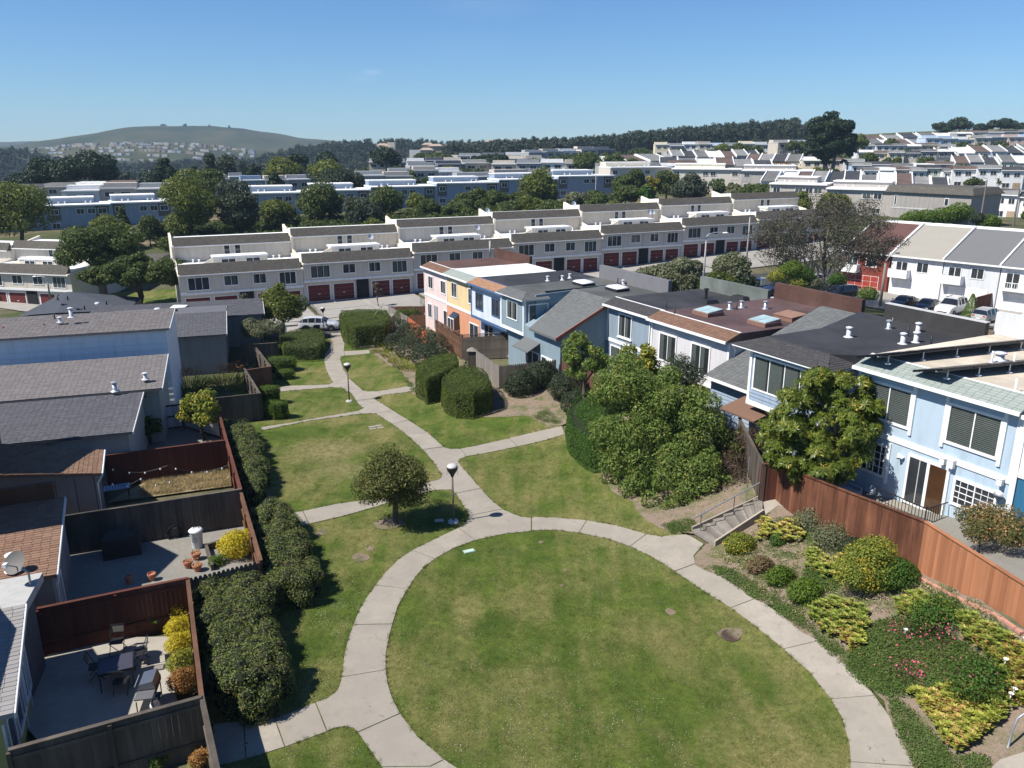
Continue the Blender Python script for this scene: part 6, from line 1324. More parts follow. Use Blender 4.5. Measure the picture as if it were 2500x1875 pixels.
# town on the far slope below the bare hill: too small to tell apart
tb=MB(); rg=np.random.default_rng(4)
rC=ridge('hill',[(40,378),(130,360),(240,353),(400,351),(520,356),(640,368),(740,385)],1480,260,-40,HM,9,4)
from mathutils.bvhtree import BVHTree
bvC=BVHTree.FromPolygons([v.co for v in rC.data.vertices],[tuple(p.vertices) for p in rC.data.polygons])
for row in range(9):
    d=1250+row*26; px=110+rg.uniform(0,30)
    while px<640:
        x=(px-1250)*d*1.0/F; px+=rg.uniform(7,13)
        if rg.random()<.5: continue
        h=bvC.ray_cast(Vector((x,d,300)),Vector((0,0,-1)))
        if h[0] is None: continue
        w=rg.uniform(6,9); z=h[0].z; tb.box(x,d,z-3,x+w,d+8,z+rg.uniform(2.5,4),int(rg.integers(0,4)))
for _ in range(34):
    px=rg.uniform(880,1290); py=rg.uniform(345,372); d=rg.uniform(640,680); p=AD(px,py,d); w=rg.uniform(6,10); tb.box(p.x,p.y,p.z-6,p.x+w,p.y+8,p.z,int(rg.integers(0,4)))
    if rg.random()<.5: tb.prism([(p.x-1,p.y-1,p.z),(p.x+w+1,p.y-1,p.z),(p.x+w+1,p.y+9,p.z),(p.x-1,p.y+9,p.z)],[(p.x+2,p.y+3,p.z+1.6),(p.x+w-2,p.y+3,p.z+1.6),(p.x+w-2,p.y+5,p.z+1.6),(p.x+2,p.y+5,p.z+1.6)],1)
o=tb.build('distant_houses',[paint('far_white',(.55,.55,.55,1),.1,.8,bmp=0),paint('far_tan',(.36,.28,.22,1),.1,.8,bmp=0),paint('far_grey',(.35,.36,.38,1),.1,.8,bmp=0),paint('far_cream',(.5,.45,.36,1),.1,.8,bmp=0)]); o['kind']='stuff'
# ================================================================ haze
hz=MB(); hz.box(-3650,-58,-85,3650,3950,140); hm=bpy.data.materials.new('haze_air'); hm.use_nodes=True; nt=hm.node_tree; nt.nodes.remove(nt.nodes['Principled BSDF'])
pv=nt.nodes.new('ShaderNodeVolumePrincipled'); pv.inputs['Color'].default_value=(.55,.76,1,1); pv.inputs['Density'].default_value=.00013; pv.inputs['Anisotropy'].default_value=.0
nt.links.new(pv.outputs[0],nt.nodes['Material Output'].inputs['Volume']); hm.cycles.homogeneous_volume=True if hasattr(hm,'cycles') and hasattr(hm.cycles,'homogeneous_volume') else None
ho=hz.build('haze',hm); ho['kind']='stuff'
# ================================================================ leaf materials
L_HED=leafm('hedge_leaf',(.039,.073,.018,1),(.178,.240,.085,1),(.22,.12,.07,1),f3=.02); L_HEDR=leafm('hedge_leaf_rusty',(.06,.09,.018,1),(.26,.29,.085,1),(.20,.12,.07,1),f3=.06)
L_CLIP=leafm('clipped_leaf',(.030,.058,.008,1),(.133,.175,.031,1),(.17,.15,.045,1),f3=.06); L_BRT=leafm('bright_clipped_leaf',(.05,.10,.008,1),(.15,.22,.03,1),f3=.05)
L_DKH=leafm('deep_green_leaf',(.028,.065,.010,1),(.10,.19,.03,1)); L_BIG=leafm('fresh_green_leaf',(.045,.085,.014,1),(.225,.300,.068,1),(.30,.28,.08,1),f3=.06); L_MAG=leafm('large_glossy_leaf',(.035,.070,.010,1),(.17,.20,.030,1),(.40,.33,.07,1),rough=.34,f3=.03,trans=.25)
L_RED=leafm('reddish_leaf',(.05,.035,.025,1),(.13,.09,.06,1)); L_DRK=leafm('dark_shrub_leaf',(.017,.031,.014,1),(.065,.091,.046,1),(.12,.11,.07,1),f3=.06); L_OLV=leafm('olive_grey_leaf',(.072,.084,.042,1),(.255,.270,.150,1)); L_YEL=leafm('yellow_leaf',(.35,.30,.02,1),(.70,.58,.05,1),trans=.4); L_LIM=leafm('lime_leaf',(.09,.14,.02,1),(.28,.30,.05,1),(.55,.42,.05,1),f3=.12)
L_TRE=leafm('tree_leaf',(.035,.057,.013,1),(.135,.169,.046,1)); L_LTR=leafm('light_tree_leaf',(.053,.079,.013,1),(.221,.247,.052,1)); L_PIN=leafm('dark_pine_needles',(.012,.026,.012,1),(.042,.068,.029,1),trans=.1); L_EUC=leafm('grey_green_leaf',(.036,.050,.029,1),(.105,.126,.077,1)); L_BRN=leafm('brown_twig_leaf',(.058,.047,.034,1),(.143,.124,.098,1),(.06,.075,.035,1),trans=.15,f3=.2)
L_SML=leafm('small_tree_leaf',(.040,.055,.014,1),(.182,.196,.056,1),(.24,.21,.06,1),f3=.07)
def spx(d,z=0): return (d*math.cos(TH)+(H-z)*math.sin(TH))/F
def treeD(pc,ytop,w,d,label,mat,n=4500,leaf=.32,base=None,**k):
    x=(pc-1250)*spx(d,5); z0=T(x,d); p=AD(pc,ytop,d); h=max(1.5,p.z-z0); ww=w*spx(d,5)
    return tree((p.x,d,z0),h,ww,label,mat,n=n,leaf=leaf,**k)
def billow(foot,h,label,mat,n,leaf=.04,seed=1,roundness=0):
    """overgrown hedge that swells in mounds"""
    rg=np.random.default_rng(seed); P=[(p.x,p.y) for p in foot]; cx=sum(a for a,_ in P)/len(P); cy=sum(b for _,b in P)/len(P); z0=T(cx,cy); e=empty('hedge',(cx,cy,z0),0,label,'hedge'); A=[]
    x0=min(a for a,_ in P);x1=max(a for a,_ in P);y0=min(b for _,b in P);y1=max(b for _,b in P)
    def dist(x,y):
        m=9
        for i in range(len(P)):
            a=Vector(P[i]); b=Vector(P[(i+1)%len(P)]); ab=b-a; t=max(0,min(1,(Vector((x,y))-a).dot(ab)/ab.length_squared)); m=min(m,(a+ab*t-Vector((x,y))).length)
        return m
    for x in np.arange(x0,x1,.36):
        for y in np.arange(y0,y1,.36):
            xx=x+rg.normal(0,.12); yy=y+rg.normal(0,.12)
            if not pin(P,xx,yy): continue
            dd=dist(xx,yy); hh=h*(.90+.11*math.sin(xx*1.7+seed)*math.cos(yy*1.2)+.05*rg.normal())-max(0,.4-dd)*.7; r=rg.uniform(.3,.46); g_=T(xx,yy)-z0
            A.append((xx-cx,yy-cy,g_+hh-r*.6,r))
            if dd<.75:
                for q in np.arange(.2,max(.3,hh-.5),.4): A.append((xx-cx,yy-cy,g_+q,rg.uniform(.28,.42)))
    A=np.array(A); C,D=clump_cloud(A[:,:3],A[:,3],int(n*2.3),.86,rg,.9); D[:,2]+=.2; link('leaves',quads_mesh('leaves',*leaves(C,D,leaf,.6,.25,.6,rg),mat),e)
    mb=MB()
    for a in A[::1]: mb.lathe((a[0],a[1],a[2]),[(a[3]*.4,-a[3]*.6),(a[3]*.72,-a[3]*.2),(a[3]*.7,a[3]*.3),(a[3]*.35,a[3]*.6)],6)
    mb.build('stem',HCORE,e); return e  # plain dark core mounds filling the hedge behind its leaves
# ---------------- lawn tree
b0=ON(963,1280); tree(b0,3.6,3.5,'small round-headed tree on the lawn beside the lamp post',L_SML,n=30000,leaf=.062,trunk=.24,k=60,cr=.25,seed=11,tr=.17,fill=.62,squash=.8)
mp_=[(b0.x+.72*math.cos(a)*(1+.12*math.sin(3*a))-.25,b0.y+.6*math.sin(a)) for a in np.arange(0,6.28,.4)]; sheet('mulch_patch',mp_,EARTH,.04,.3,wob=.03,kind='stuff')
# ---------------- hedges along the left fence line
def top_foot(pts,h): return [ON(a,b,h) for a,b in pts]
billow(top_foot([(548,1012),(598,1012),(628,1050),(634,1085),(650,1130),(648,1155),(630,1176),(600,1172),(580,1110),(560,1060)],1.35),1.35,'long uneven hedge between the red-brown side fence and the dry lawn',L_HEDR,26000,leaf=.038,seed=21,roundness=.45)
billow(top_foot([(610,1222),(650,1207),(700,1217),(722,1262),(742,1300),(772,1372),(745,1400),(672,1408),(655,1370),(640,1290)],1.5),1.5,'broad rust-flecked hedge in the middle of the left fence line',L_HEDR,36000,leaf=.034,seed=22,roundness=.5)
billow(top_foot([(480,1400),(560,1375),(640,1385),(648,1420),(640,1460),(668,1520),(694,1605),(688,1640),(560,1665),(520,1615),(505,1560),(485,1480)],1.65),1.65,'largest dark green hedge nearest the camera beside the path',L_HEDR,46000,leaf=.032,seed=23,roundness=.5)
def mound(px,py,w,h,label,mat=None,n=5000,leaf=.04,d=None,group='small clipped mounds by the left fences'):
    c=ON(px,py); r=w*spx(c.y)/2; 
    pts=[(c.x+r*math.cos(a),c.y+r*.8*math.sin(a)) for a in np.arange(0,6.28,.6)]
    return hedge(pts,h,label,mat or L_BRT,n,leaf=leaf,name='clipped_shrub',cat='shrub',group=group,roundness=.5,seed=int(px))
mound(688,905,78,1.2,'bright clipped mound, upper one beside the far left yard'); mound(697,925,46,.8,'smallest bright clipped mound just below the upper one',n=2500)
mound(657,985,62,1.3,'bright clipped mound left of the near lawn strip, upper of two touching'); mound(675,1020,62,1.2,'bright clipped mound, lower of the two touching ones by the grey-brown fence')
mound(672,870,50,1.1,'dark clipped mound behind the brown fence corner',mat=L_DKH,n=3500)
hedge(top_foot([(682,812),(750,795),(790,805),(792,832),(770,850),(690,850)],1.3),1.3,'low dark hedge beneath the cone-shaped tree',L_CLIP,9000,leaf=.06,seed=31)
treeD(678,688,175,83,'cone-shaped bright green tree left of the white car',L_LTR,n=20000,leaf=.14,trunk=.03,style='cone',k=60,cr=.2,seed=41)
c=ON(640,860); tree(c,3.4,4.6,'grey-green spreading bush tree with orange-brown stems left of the cone-shaped tree',L_OLV,n=9000,leaf=.09,trunk=.3,style='umbrella',k=34,cr=.2,seed=42)
# ---------------- clipped hedges on the right of the path
hedge(top_foot([(1014,903),(1016,884),(1075,862),(1114,861),(1118,885),(1092,900),(1072,916),(1040,925)],2.0),2.0,'tall clipped hedge block left of the rounded one, sloping back to the screen fence',L_CLIP,26000,leaf=.045,seed=51,roundness=.35)
hedge(top_foot([(1077,920),(1092,900),(1135,888),(1180,898),(1200,925),(1198,945),(1155,958),(1110,958),(1082,942)],1.9),1.9,'big rounded clipped hedge in front of the pale picket fence',L_CLIP,32000,leaf=.042,seed=52,roundness=.6)
hedge(top_foot([(828,770),(835,757),(900,752),(945,755),(953,780),(935,792),(900,795),(866,798),(855,795),(840,785)],2.3),2.3,'long flat-topped clipped hedge at the street end of the green',L_CLIP,30000,leaf=.055,seed=53,roundness=.35)
hedge(top_foot([(1385,990),(1415,962),(1460,955),(1500,985),(1510,1040),(1490,1075),(1450,1075),(1410,1050),(1385,1020)],1.9),1.9,'deep green smooth clipped shrub at the end of the short path',L_DKH,36000,leaf=.04,seed=54,roundness=.9)
# ---------------- the big fresh-green shrub tree
def big(px,py,d,r): 
    p=AD(px,py,d); return (p.x,p.y,p.z,r)
cl=[]
rg=np.random.default_rng(5)
for px,py,d,r in [(1540,905,40.5,1.2),(1590,930,40,1.3),(1500,950,40.5,1.15),(1545,970,39.5,1.4),(1610,1000,39,1.4),(1500,1030,39.5,1.3),(1560,1050,38.5,1.4),(1640,1060,38,1.35),(1700,1000,38.5,1.2),(1660,950,39.5,1.2),(1740,1060,37.8,1.2),
   (1600,1120,37.2,1.3),(1680,1130,36.8,1.3),(1740,1140,36.6,1.1),(1530,1110,38,1.1),(1620,1190,36.2,1.1),(1690,1200,35.8,1.0),(1725,1190,36,.9),(1580,1160,36.8,1.0),(1640,1235,35.3,.8),(1700,1240,35.2,.7),(1770,1085,37.8,.9),(1480,1075,39.3,.9),(1500,1120,38.6,.8),(1540,1010,39.2,1.3),(1650,1010,38.6,1.3),(1500,1150,38,.8),(1550,1190,36.8,.9),(1600,1230,35.6,.9),(1670,1265,34.6,.7),(1720,1235,35.2,.8),(1620,1265,34.8,.6),(1740,1180,36,.9)]:
    q=big(px,py,d,r); 
    for _ in range(6):
        v=unit(rg.normal(0,1,(1,3)))[0]; cl.append((q[0]+v[0]*r*.75,q[1]+v[1]*r*.75,q[2]+v[2]*r*.7,r*.42))
o=ON(1640,1262); e=empty('shrub_tree',o,0,'largest fresh green shrub tree, many-stemmed, left of the wooden steps','tree')
for _ in range(130):
    q=cl[rg.integers(0,156)]; v=unit(rg.normal(0,1,(1,3)))[0]; v[2]=abs(v[2]); cl.append((q[0]+v[0]*.55,q[1]+v[1]*.55,q[2]+v[2]*.62,rg.uniform(.10,.2)))
A=np.array(cl); A[:,:3]-=np.array(o); A[:,3]*=1.35; C,dd_=clump_cloud(A[:,:3],A[:,3],105000,.6,rg,.9); link('crown',quads_mesh('crown',*leaves(C,dd_,.07,.55,.3,.7,rg),L_BIG),e)
b=MB()
for _ in range(12):
    k_=rg.integers(0,len(A)); s=Vector((rg.normal(.3,.6),rg.normal(0,.4)+1.0,-.3)); t=Vector(A[k_,:3]); b.tube([s,s.lerp(t,.5)+Vector((rg.normal(0,.3),rg.normal(0,.3),0)),t],.06,5,r1=.015)
b.build('trunk',BARK,e)
bush([big(1795,1085,38,1.2)[:3]+(1.1,),big(1830,1080,37.6,1)[:3]+(.9,),big(1790,1140,36.8,1)[:3]+(1.1,),big(1815,1180,36,1)[:3]+(1.0,),big(1760,1200,35.8,1)[:3]+(.9,),big(1790,1215,35.4,1)[:3]+(.8,)],'dark reddish twiggy shrub between the big green shrub tree and the corner fence',L_RED,15000,leaf=.05,shell=.3)
# feathery dark sprigs poking up behind
e=bush([big(1660,895,41.5,1)[:3]+(.9,),big(1690,920,41,1)[:3]+(.8,),big(1630,940,41.5,1)[:3]+(.9,)],'dark feathery-leaved sapling rising behind the big green shrub tree',L_DRK,4200,leaf=.10,shell=.2,asp=.25)
# ---------------- large-leaved yellow-green tree
tb_=ON(2035,1180); e=empty('tree',tb_,0,'dense yellow-green tree with large glossy leaves against the sky blue house','tree'); A=[]
rg=np.random.default_rng(9)
for px,py,d,r in [(1990,945,33.6,.9),(1930,1000,33.4,.9),(2075,960,33.4,.85),(2010,1000,32.8,1.1),(2100,1010,33,.85),(1900,1060,33.4,.8),(1960,1060,32.4,1.1),(2050,1060,32.2,1.1),(2120,1060,32.8,.7),(1930,1110,32.6,.9),(2000,1120,32,1.0),(2070,1110,32.2,.9),(1890,1110,33,.6),(2050,1150,32,.6),(1960,1150,32.2,.6),(2125,1010,33.2,.7),(2030,940,33.8,.8)]:
    p=AD(px,py,d)-tb_
    for _ in range(9):
        v=unit(rg.normal(0,1,(1,3)))[0]; A.append((p.x+v[0]*r*.8,p.y+v[1]*r*.8,p.z+v[2]*r*.75,r*.46))
A=np.array(A)
# leaves in rosettes at the twig ends
C=[];U=[];Vv=[]
for _ in range(7200):
    q=A[rg.integers(0,len(A))]; v=unit(rg.normal(0,1,(1,3)))[0]; v[2]=abs(v[2])*.7+.1 if rg.random()<.75 else v[2]; c_=q[:3]+v*q[3]*rg.uniform(.7,1.05); 
    for j in range(8):
        a=j*2.4; n_=unit((v+np.array([0,0,.25])).reshape(1,3))[0]; t=unit(np.cross(n_,[math.cos(a),math.sin(a),.3]).reshape(1,3))[0]; l=rg.uniform(.085,.135); dr=unit((t*1.0+n_*rg.uniform(-.2,.5)).reshape(1,3))[0]; sd=np.cross(n_,dr)
        C.append(c_+dr*l); U.append(dr*l); Vv.append(sd*l*.30)
link('crown',quads_mesh('crown',np.array(C),np.array(U),np.array(Vv),L_MAG),e); b=MB()
for s in ((-.12,0),(.1,.05)):
    b.tube([(s[0],s[1],-.2),(s[0]*2.2,s[1]+.1,1.2),(s[0]*5,.2,2.5)],.11,8,r1=.06)
for k_ in range(16):
    t=Vector(A[rg.integers(0,len(A)),:3]); b.tube([(0,.1,1.2+rg.random()),tuple(Vector((0,.1,2)).lerp(t,.5)),tuple(t)],.045,5,r1=.015)
b.build('trunk',BARKG,e,smooth=True)
# ---------------- shrubs on the right
for px,py,r,lab in ((1272,935,1.15,'dark rounded shrub, left of three below the old picket fence'),(1322,915,1.2,'dark rounded shrub, middle of three, reaching the picket fence top'),(1385,945,1.25,'dark rounded shrub, right of three in front of the dark brown picket fence')):
    c=ON(px,py+30); bush([(c.x,c.y,c.z+r*.75,r),(c.x+.6,c.y+.3,c.z+r*.6,r*.75),(c.x-.5,c.y+.2,c.z+r*.55,r*.7),(c.x+.1,c.y,c.z+r*1.15,r*.6)],lab,L_DRK,7000,leaf=.06,group='dark shrubs below the picket fences')
c=ON(1400,1010); bush([(c.x,c.y,c.z+.7,.9),(c.x+.5,c.y+.6,c.z+.9,.8)],'small dark shrub in front of the right one of the three dark shrubs',L_DRK,4500,leaf=.055)
treeD(1432,800,125,47.5,'open green young tree rising over the dark brown picket fence',L_BIG,n=6500,leaf=.10,trunk=.3,k=40,cr=.16,seed=61,jit=.9)
treeD(1560,822,110,44,'yellow-green citrus-like tree behind the big green shrub tree',L_LIM,n=6000,leaf=.10,trunk=.25,k=30,cr=.2,seed=62)
# bank with strappy plants and a wide shrub below the screens
A=[]; 
for px,py,r in ((975,800,1.3),(1000,815,1.4),(1030,830,1.5),(1060,845,1.4),(1000,850,1.3),(1040,870,1.3),(965,830,1.1),(1070,865,1.0)):
    p=ON(px,py+25); A.append((p.x,p.y,p.z+r*.7,r))
bush(A,'wide dark green spreading shrub below the orange fence panel',L_DRK,17000,leaf=.07,shell=.8)
p=ON(985,795); bush([(p.x,p.y,p.z+1,1.1),(p.x+1,p.y+.5,p.z+1.1,1)],'lighter green shrub top beside the stair rail',L_CLIP,6000,leaf=.06)
def strappy(px,py,w,label,n=260,l=.55,mat=None,name='agapanthus',flowers=None):
    c=ON(px,py); e=empty(name,c,0,label,'plant','strap-leaved plants on the bank' if name=='agapanthus' else None); rg=np.random.default_rng(int(px)); C=[];U=[];V_=[]
    for _ in range(n):
        a=rg.uniform(0,6.28); r=w*math.sqrt(rg.random()); x,y=r*math.cos(a),r*math.sin(a); dr=np.array([math.cos(a)*.6+rg.normal(0,.3),math.sin(a)*.6+rg.normal(0,.3),rg.uniform(.5,1.2)]); dr/=np.linalg.norm(dr); ll=l*rg.uniform(.6,1.1)/2; sd=np.cross(dr,[rg.normal(),rg.normal(),0]); sd/=np.linalg.norm(sd)
        C.append((x+dr[0]*ll,y+dr[1]*ll,dr[2]*ll)); U.append(dr*ll); V_.append(sd*.022)
    link('leaves',quads_mesh('leaves',np.array(C),np.array(U),np.array(V_),mat or L_LIM),e)
    if flowers:
        C=rg.normal(0,w*.6,(flowers[1],3)); C[:,2]=l*flowers[2]+rg.normal(0,.12,flowers[1]); link('flowers',quads_mesh('flowers',*leaves(C,rg.normal(0,1,C.shape),.05,.8,0,1,rg),flowers[0]),e)['kind']='stuff'
    return e
for i,(px,py) in enumerate(((935,860),(958,872),(975,885),(990,897),(945,846),(1003,903))): strappy(px,py,.9,['strappy bright green plant clump at the left foot of the bank','second strappy clump along the bank edge from the stairs','third strappy clump along the bank edge from the stairs','fourth strappy clump, beside the tall clipped hedge','strappy clump nearest the stair foot','strappy clump touching the tall clipped hedge'][i])
PNK=paint('pink_petal',(.72,.10,.22,1),.2,.7,bmp=0); BLUF=paint('blue_petal',(.30,.35,.62,1),.2,.7,bmp=0); WHF=paint('white_petal',(.8,.8,.76,1),.05,.7,bmp=0); RST=leafm('rust_flower',(.16,.05,.02,1),(.34,.13,.05,1))
p=ON(1025,800); e=bush([(p.x+1,p.y+1.5,p.z+1.2,.6),(p.x+1.6,p.y+1.8,p.z+1.3,.5)],'hydrangea with blue-mauve flower heads behind the orange panel',leafm('hydrangea',(.25,.28,.5,1),(.5,.5,.65,1)),1500,leaf=.07)
# plants in the left yards
strappy(465,955,1.0,'strappy yellow-green flax with rust flower spikes, left of two',n=380,l=1.5,name='flax',flowers=(RST,380,1.05)); strappy(560,945,1.1,'strappy yellow-green flax with rust flower spikes, right of two',n=380,l=1.4,name='flax',flowers=(RST,380,1.1))
c=ON(500,1075); tree(c,3.3,2.7,'leafy young tree with drooping yellow-green leaves in the grey paved yard',L_LIM,n=3200,leaf=.13,trunk=.2,k=26,cr=.2,seed=71,asp=.4)
c=ON(368,1085); tree(c,1.9,1.5,'small dark potted-size tree against the pale grey wall',L_DKH,n=1400,leaf=.09,trunk=.3,k=14,seed=72)
def yb(px,py,r,h,lab,mat,n,leaf=.04,name='bush'):
    c=ON(px,py); return bush([(c.x,c.y,c.z+h*.5,r),(c.x+r*.5,c.y+r*.4,c.z+h*.6,r*.7),(c.x-r*.4,c.y,c.z+h*.45,r*.75),(c.x,c.y-.1,c.z+h*.8,r*.6)],lab,mat,n,leaf=leaf,name=name,shell=.5)
yb(580,1360,.75,1.2,'bright yellow bush in the raised bed by the white bin',L_YEL,6500); yb(530,1380,.35,.4,'small green cushion plant beside the yellow bush',L_BRT,1200)
for i,(px,py,m,lab) in enumerate(((440,1520,L_YEL,'bright yellow hedge bush at the back of the patio'),(440,1560,L_YEL,'bright yellow hedge bush in the middle of the patio edge'),(442,1600,L_YEL,'yellow hedge bush just above the variegated one'),(447,1645,L_LIM,'pale variegated bush behind the barbecue'),(450,1690,leafm('orange_brown_leaf',(.20,.10,.03,1),(.42,.22,.07,1)),'orange-brown dry bush behind the barbecue'))): yb(px,py,.48,.9,lab,m,3800,.032)
c=ON(437,1480); strappy(437,1475,.25,'wispy yellow grass tuft above the yellow hedge',n=70,l=.9,name='grass_tuft')
# ---------------- flower bank at the right: shrubs one by one
for i,(px,py,r,h,m,n,lab) in enumerate([(1805,1345,.62,.65,L_LIM,5000,'bright lime cushion shrub nearest the foot of the steps'),(1905,1425,.55,.6,L_BRT,3800,'green cushion shrub below the brown dry one'),(1965,1465,.62,.7,L_BRT,4800,'round glossy green cushion shrub standing alone by the path edge'),(1855,1395,.5,.5,leafm('dry_brown_leaf',(.12,.09,.04,1),(.28,.20,.11,1)),3200,'dry brown-leaved shrub between the cushion shrubs'),
   (2115,1440,1.1,1.9,L_LIM,15000,'tall yellow-green shrub in the middle of the planted bank'),(2190,1435,.7,1.0,L_DKH,5500,'dark green shrub right of the tall yellow-green one'),(1985,1285,.8,.5,L_OLV,4200,'grey-green low shrub near the fence foot'),(2040,1330,.9,.5,L_OLV,4500,'grey-green spreading shrub along the red-brown fence'),(2080,1350,.5,.5,L_DRK,2200,'dark little shrub by the red-brown fence'),
   (2290,1530,.9,.7,L_DKH,4500,'dark green shrub among the upper succulents'),(2400,1690,.9,.7,L_DKH,5500,'dark green leafy shrub beside the pink flowers'),(1900,1330,.35,.4,L_DKH,1500,'small dark green plant above the lime cushion shrub')]):
    c=ON(px,py); bush([(c.x,c.y,c.z+h*.5,r),(c.x+r*.5,c.y+r*.3,c.z+h*.4,r*.75),(c.x-r*.5,c.y,c.z+h*.4,r*.7),(c.x,c.y,c.z+h*.85,r*.55)]+([(c.x+.3,c.y,c.z+1.6,.6),(c.x-.4,c.y,c.z+1.4,.5)] if h>1.5 else []),lab,m,n,leaf=.042,shell=.45)
def rosette(mat,rg,n=22,r=.16):
    C=[];U=[];V_=[]
    for i in range(n):
        a=i*2.399; f=i/n; el=.25+1.1*(1-f); l=r*(.35+.65*f)/2; dr=np.array([math.cos(a)*math.cos(el),math.sin(a)*math.cos(el),math.sin(el)]); sd=np.array([-math.sin(a),math.cos(a),0])
        C.append(dr*l+np.array([0,0,.10])); U.append(dr*l); V_.append(sd*l*.55)
    return quads_mesh('rosette',np.array(C),np.array(U),np.array(V_),mat)
SUC=leafm('succulent_leaf',(.13,.20,.03,1),(.38,.42,.09,1),(.55,.36,.14,1),trans=.25,rough=.45,f3=.1); SUCP=leafm('succulent_peach_leaf',(.20,.27,.04,1),(.50,.48,.10,1),(.62,.36,.16,1),trans=.25,rough=.45,f3=.16)
def patch(pxl,n,mesh,name,lift=.0,mat=None,smin=.6,smax=1.3,h=.25):
    P=[(p.x,p.y) for p in SS(*pxl)]; out=[]; x0=min(a[0] for a in P);x1=max(a[0] for a in P);y0=min(a[1] for a in P);y1=max(a[1] for a in P); t=0
    while len(out)<n and t<n*40:
        t+=1; x=random.uniform(x0,x1); y=random.uniform(y0,y1)
        if pin(P,x,y): out.append((x,y,T(x,y)+.03+lift+random.random()*h))
    return gn_scatter(name,out,hidden_source(name,mesh),smin=smin,smax=smax)
ros=rosette(SUC,rng); rosp=rosette(SUCP,rng)
for pl,n,ms in (([(1845,1290),(1875,1275),(1885,1320),(1850,1330)],45,rosp),([(1880,1305),(1930,1280),(1975,1300),(1950,1330),(1890,1335)],90,rosp),([(1965,1360),(1990,1345),(2010,1380),(2045,1400),(2050,1430),(2010,1425),(1965,1390)],120,ros),([(2015,1380),(2070,1370),(2085,1410),(2060,1425)],60,rosp),
    ([(1975,1495),(2040,1475),(2110,1500),(2125,1545),(2060,1575),(2010,1560),(1975,1520)],260,ros),([(2050,1560),(2110,1550),(2115,1590),(2070,1600)],60,rosp),([(2180,1485),(2230,1460),(2300,1490),(2340,1530),(2270,1540),(2190,1510)],220,ros),([(2330,1510),(2400,1540),(2480,1590),(2490,1620),(2420,1625),(2350,1570)],300,ros),
    ([(2410,1600),(2520,1600),(2540,1720),(2470,1740),(2430,1660)],260,rosp),([(2215,1705),(2290,1700),(2360,1690),(2440,1690),(2450,1770),(2400,1800),(2340,1850),(2310,1835),(2260,1760)],620,rosp),([(2480,1255),(2440,1270),(2420,1290),(2470,1300)],30,rosp)):
    patch(pl,n,ms,'succulents',smin=.7,smax=1.5)
L_WEED=leafm('weed_leaf',(.045,.085,.018,1),(.15,.21,.055,1),(.22,.20,.08,1),f3=.06); 
def low_weed(nm,n,r,h,lf):
    rg=np.random.default_rng(n); a=rg.uniform(0,6.28,n); q=r*np.sqrt(rg.random(n)); C=np.stack([q*np.cos(a),q*np.sin(a),rg.random(n)*h*(1.1-q/r)],1); D_=np.stack([np.cos(a)*.4,np.sin(a)*.4,np.ones(n)],1); return quads_mesh(nm,*leaves(C,D_,lf,.6,.3,.6,rg),L_WEED)
weed=low_weed('weed_tuft',70,.24,.22,.030); weed2=low_weed('weed_tuft_light',44,.2,.09,.026)
for pl,n,ms in (([(1960,1420),(1990,1380),(2050,1430),(2000,1450)],160,weed),([(2110,1540),(2200,1510),(2330,1560),(2430,1640),(2450,1690),(2300,1700),(2160,1690),(2080,1640),(2090,1590)],1500,weed),([(1730,1385),(1780,1390),(1900,1460),(2010,1540),(2110,1620),(2180,1700),(2130,1690),(2060,1620),(1980,1550),(1850,1462)],520,weed2),
    ([(2170,1690),(2230,1740),(2330,1850),(2420,1850),(2400,1900),(2250,1900),(2200,1800)],420,weed2),([(1900,1270),(2000,1260),(2090,1330),(2060,1370),(1960,1310)],420,weed2),([(2160,1350),(2210,1375),(2200,1400),(2150,1390)],60,weed2),([(1620,1280),(1690,1270),(1700,1295),(1640,1302)],110,weed2),
    ([(1300,1018),(1330,1034),(1370,1035),(1340,1000)],90,weed2),([(1003,937),(1020,955),(1008,960),(985,925)],50,weed2)):
    patch(pl,n,ms,'ground_cover',h=.05)
def flowers(px,py,w,h,n,mat,lab):
    c=ON(px,py); e=empty('flowering_plant',c,0,lab,'flowering plant'); rg=np.random.default_rng(int(px+py)); C=rg.normal(0,1,(n*3,3))*np.array([w,w,h*.3])+np.array([0,0,h*.6]); link('leaves',quads_mesh('leaves',*leaves(C,C,.04,.4,0,1,rg),L_RED),e)
    C=rg.normal(0,1,(n,3))*np.array([w,w,h*.3])+np.array([0,0,h]); link('flowers',quads_mesh('flowers',*leaves(C,C,.032,.8,0,1,rg),mat),e)['kind']='stuff'
flowers(2225,1560,.5,.6,110,PNK,'pink-flowered straggly plant in the upper flower bank'); flowers(2300,1580,.4,.6,90,PNK,'pink-flowered straggly plant right of the first one'); flowers(2230,1655,.35,.4,110,PNK,'pink-flowered clump in the middle of the green ground cover'); flowers(2380,1680,.3,.5,130,PNK,'brightest pink flower clump right of the middle'); 
for i,(px,py) in enumerate(((2205,1575),(2495,1602),(2468,1725),(2460,1737),(2447,1652))):
    c=ON(px,py); e=empty('lily',c,0,['single white lily in the upper green cover','white lily at the right edge of the bank','white lily over the peach succulents, upper of two','white lily over the peach succulents, lower of two','small white lily among the dark leaves'][i],'flower','white lilies on the bank'); b=MB(); b.lathe((0,0,.55),[(.01,-.12),(.02,-.03),(.05,.03),(.075,.05)],8); b.f=b.f[:-1]; b.m=b.m[:-1]; b.build('flower',WHF,e); MB().tube([(0,0,0),(0,0,.45)],.012,5).build('stem',L_DKH,e)
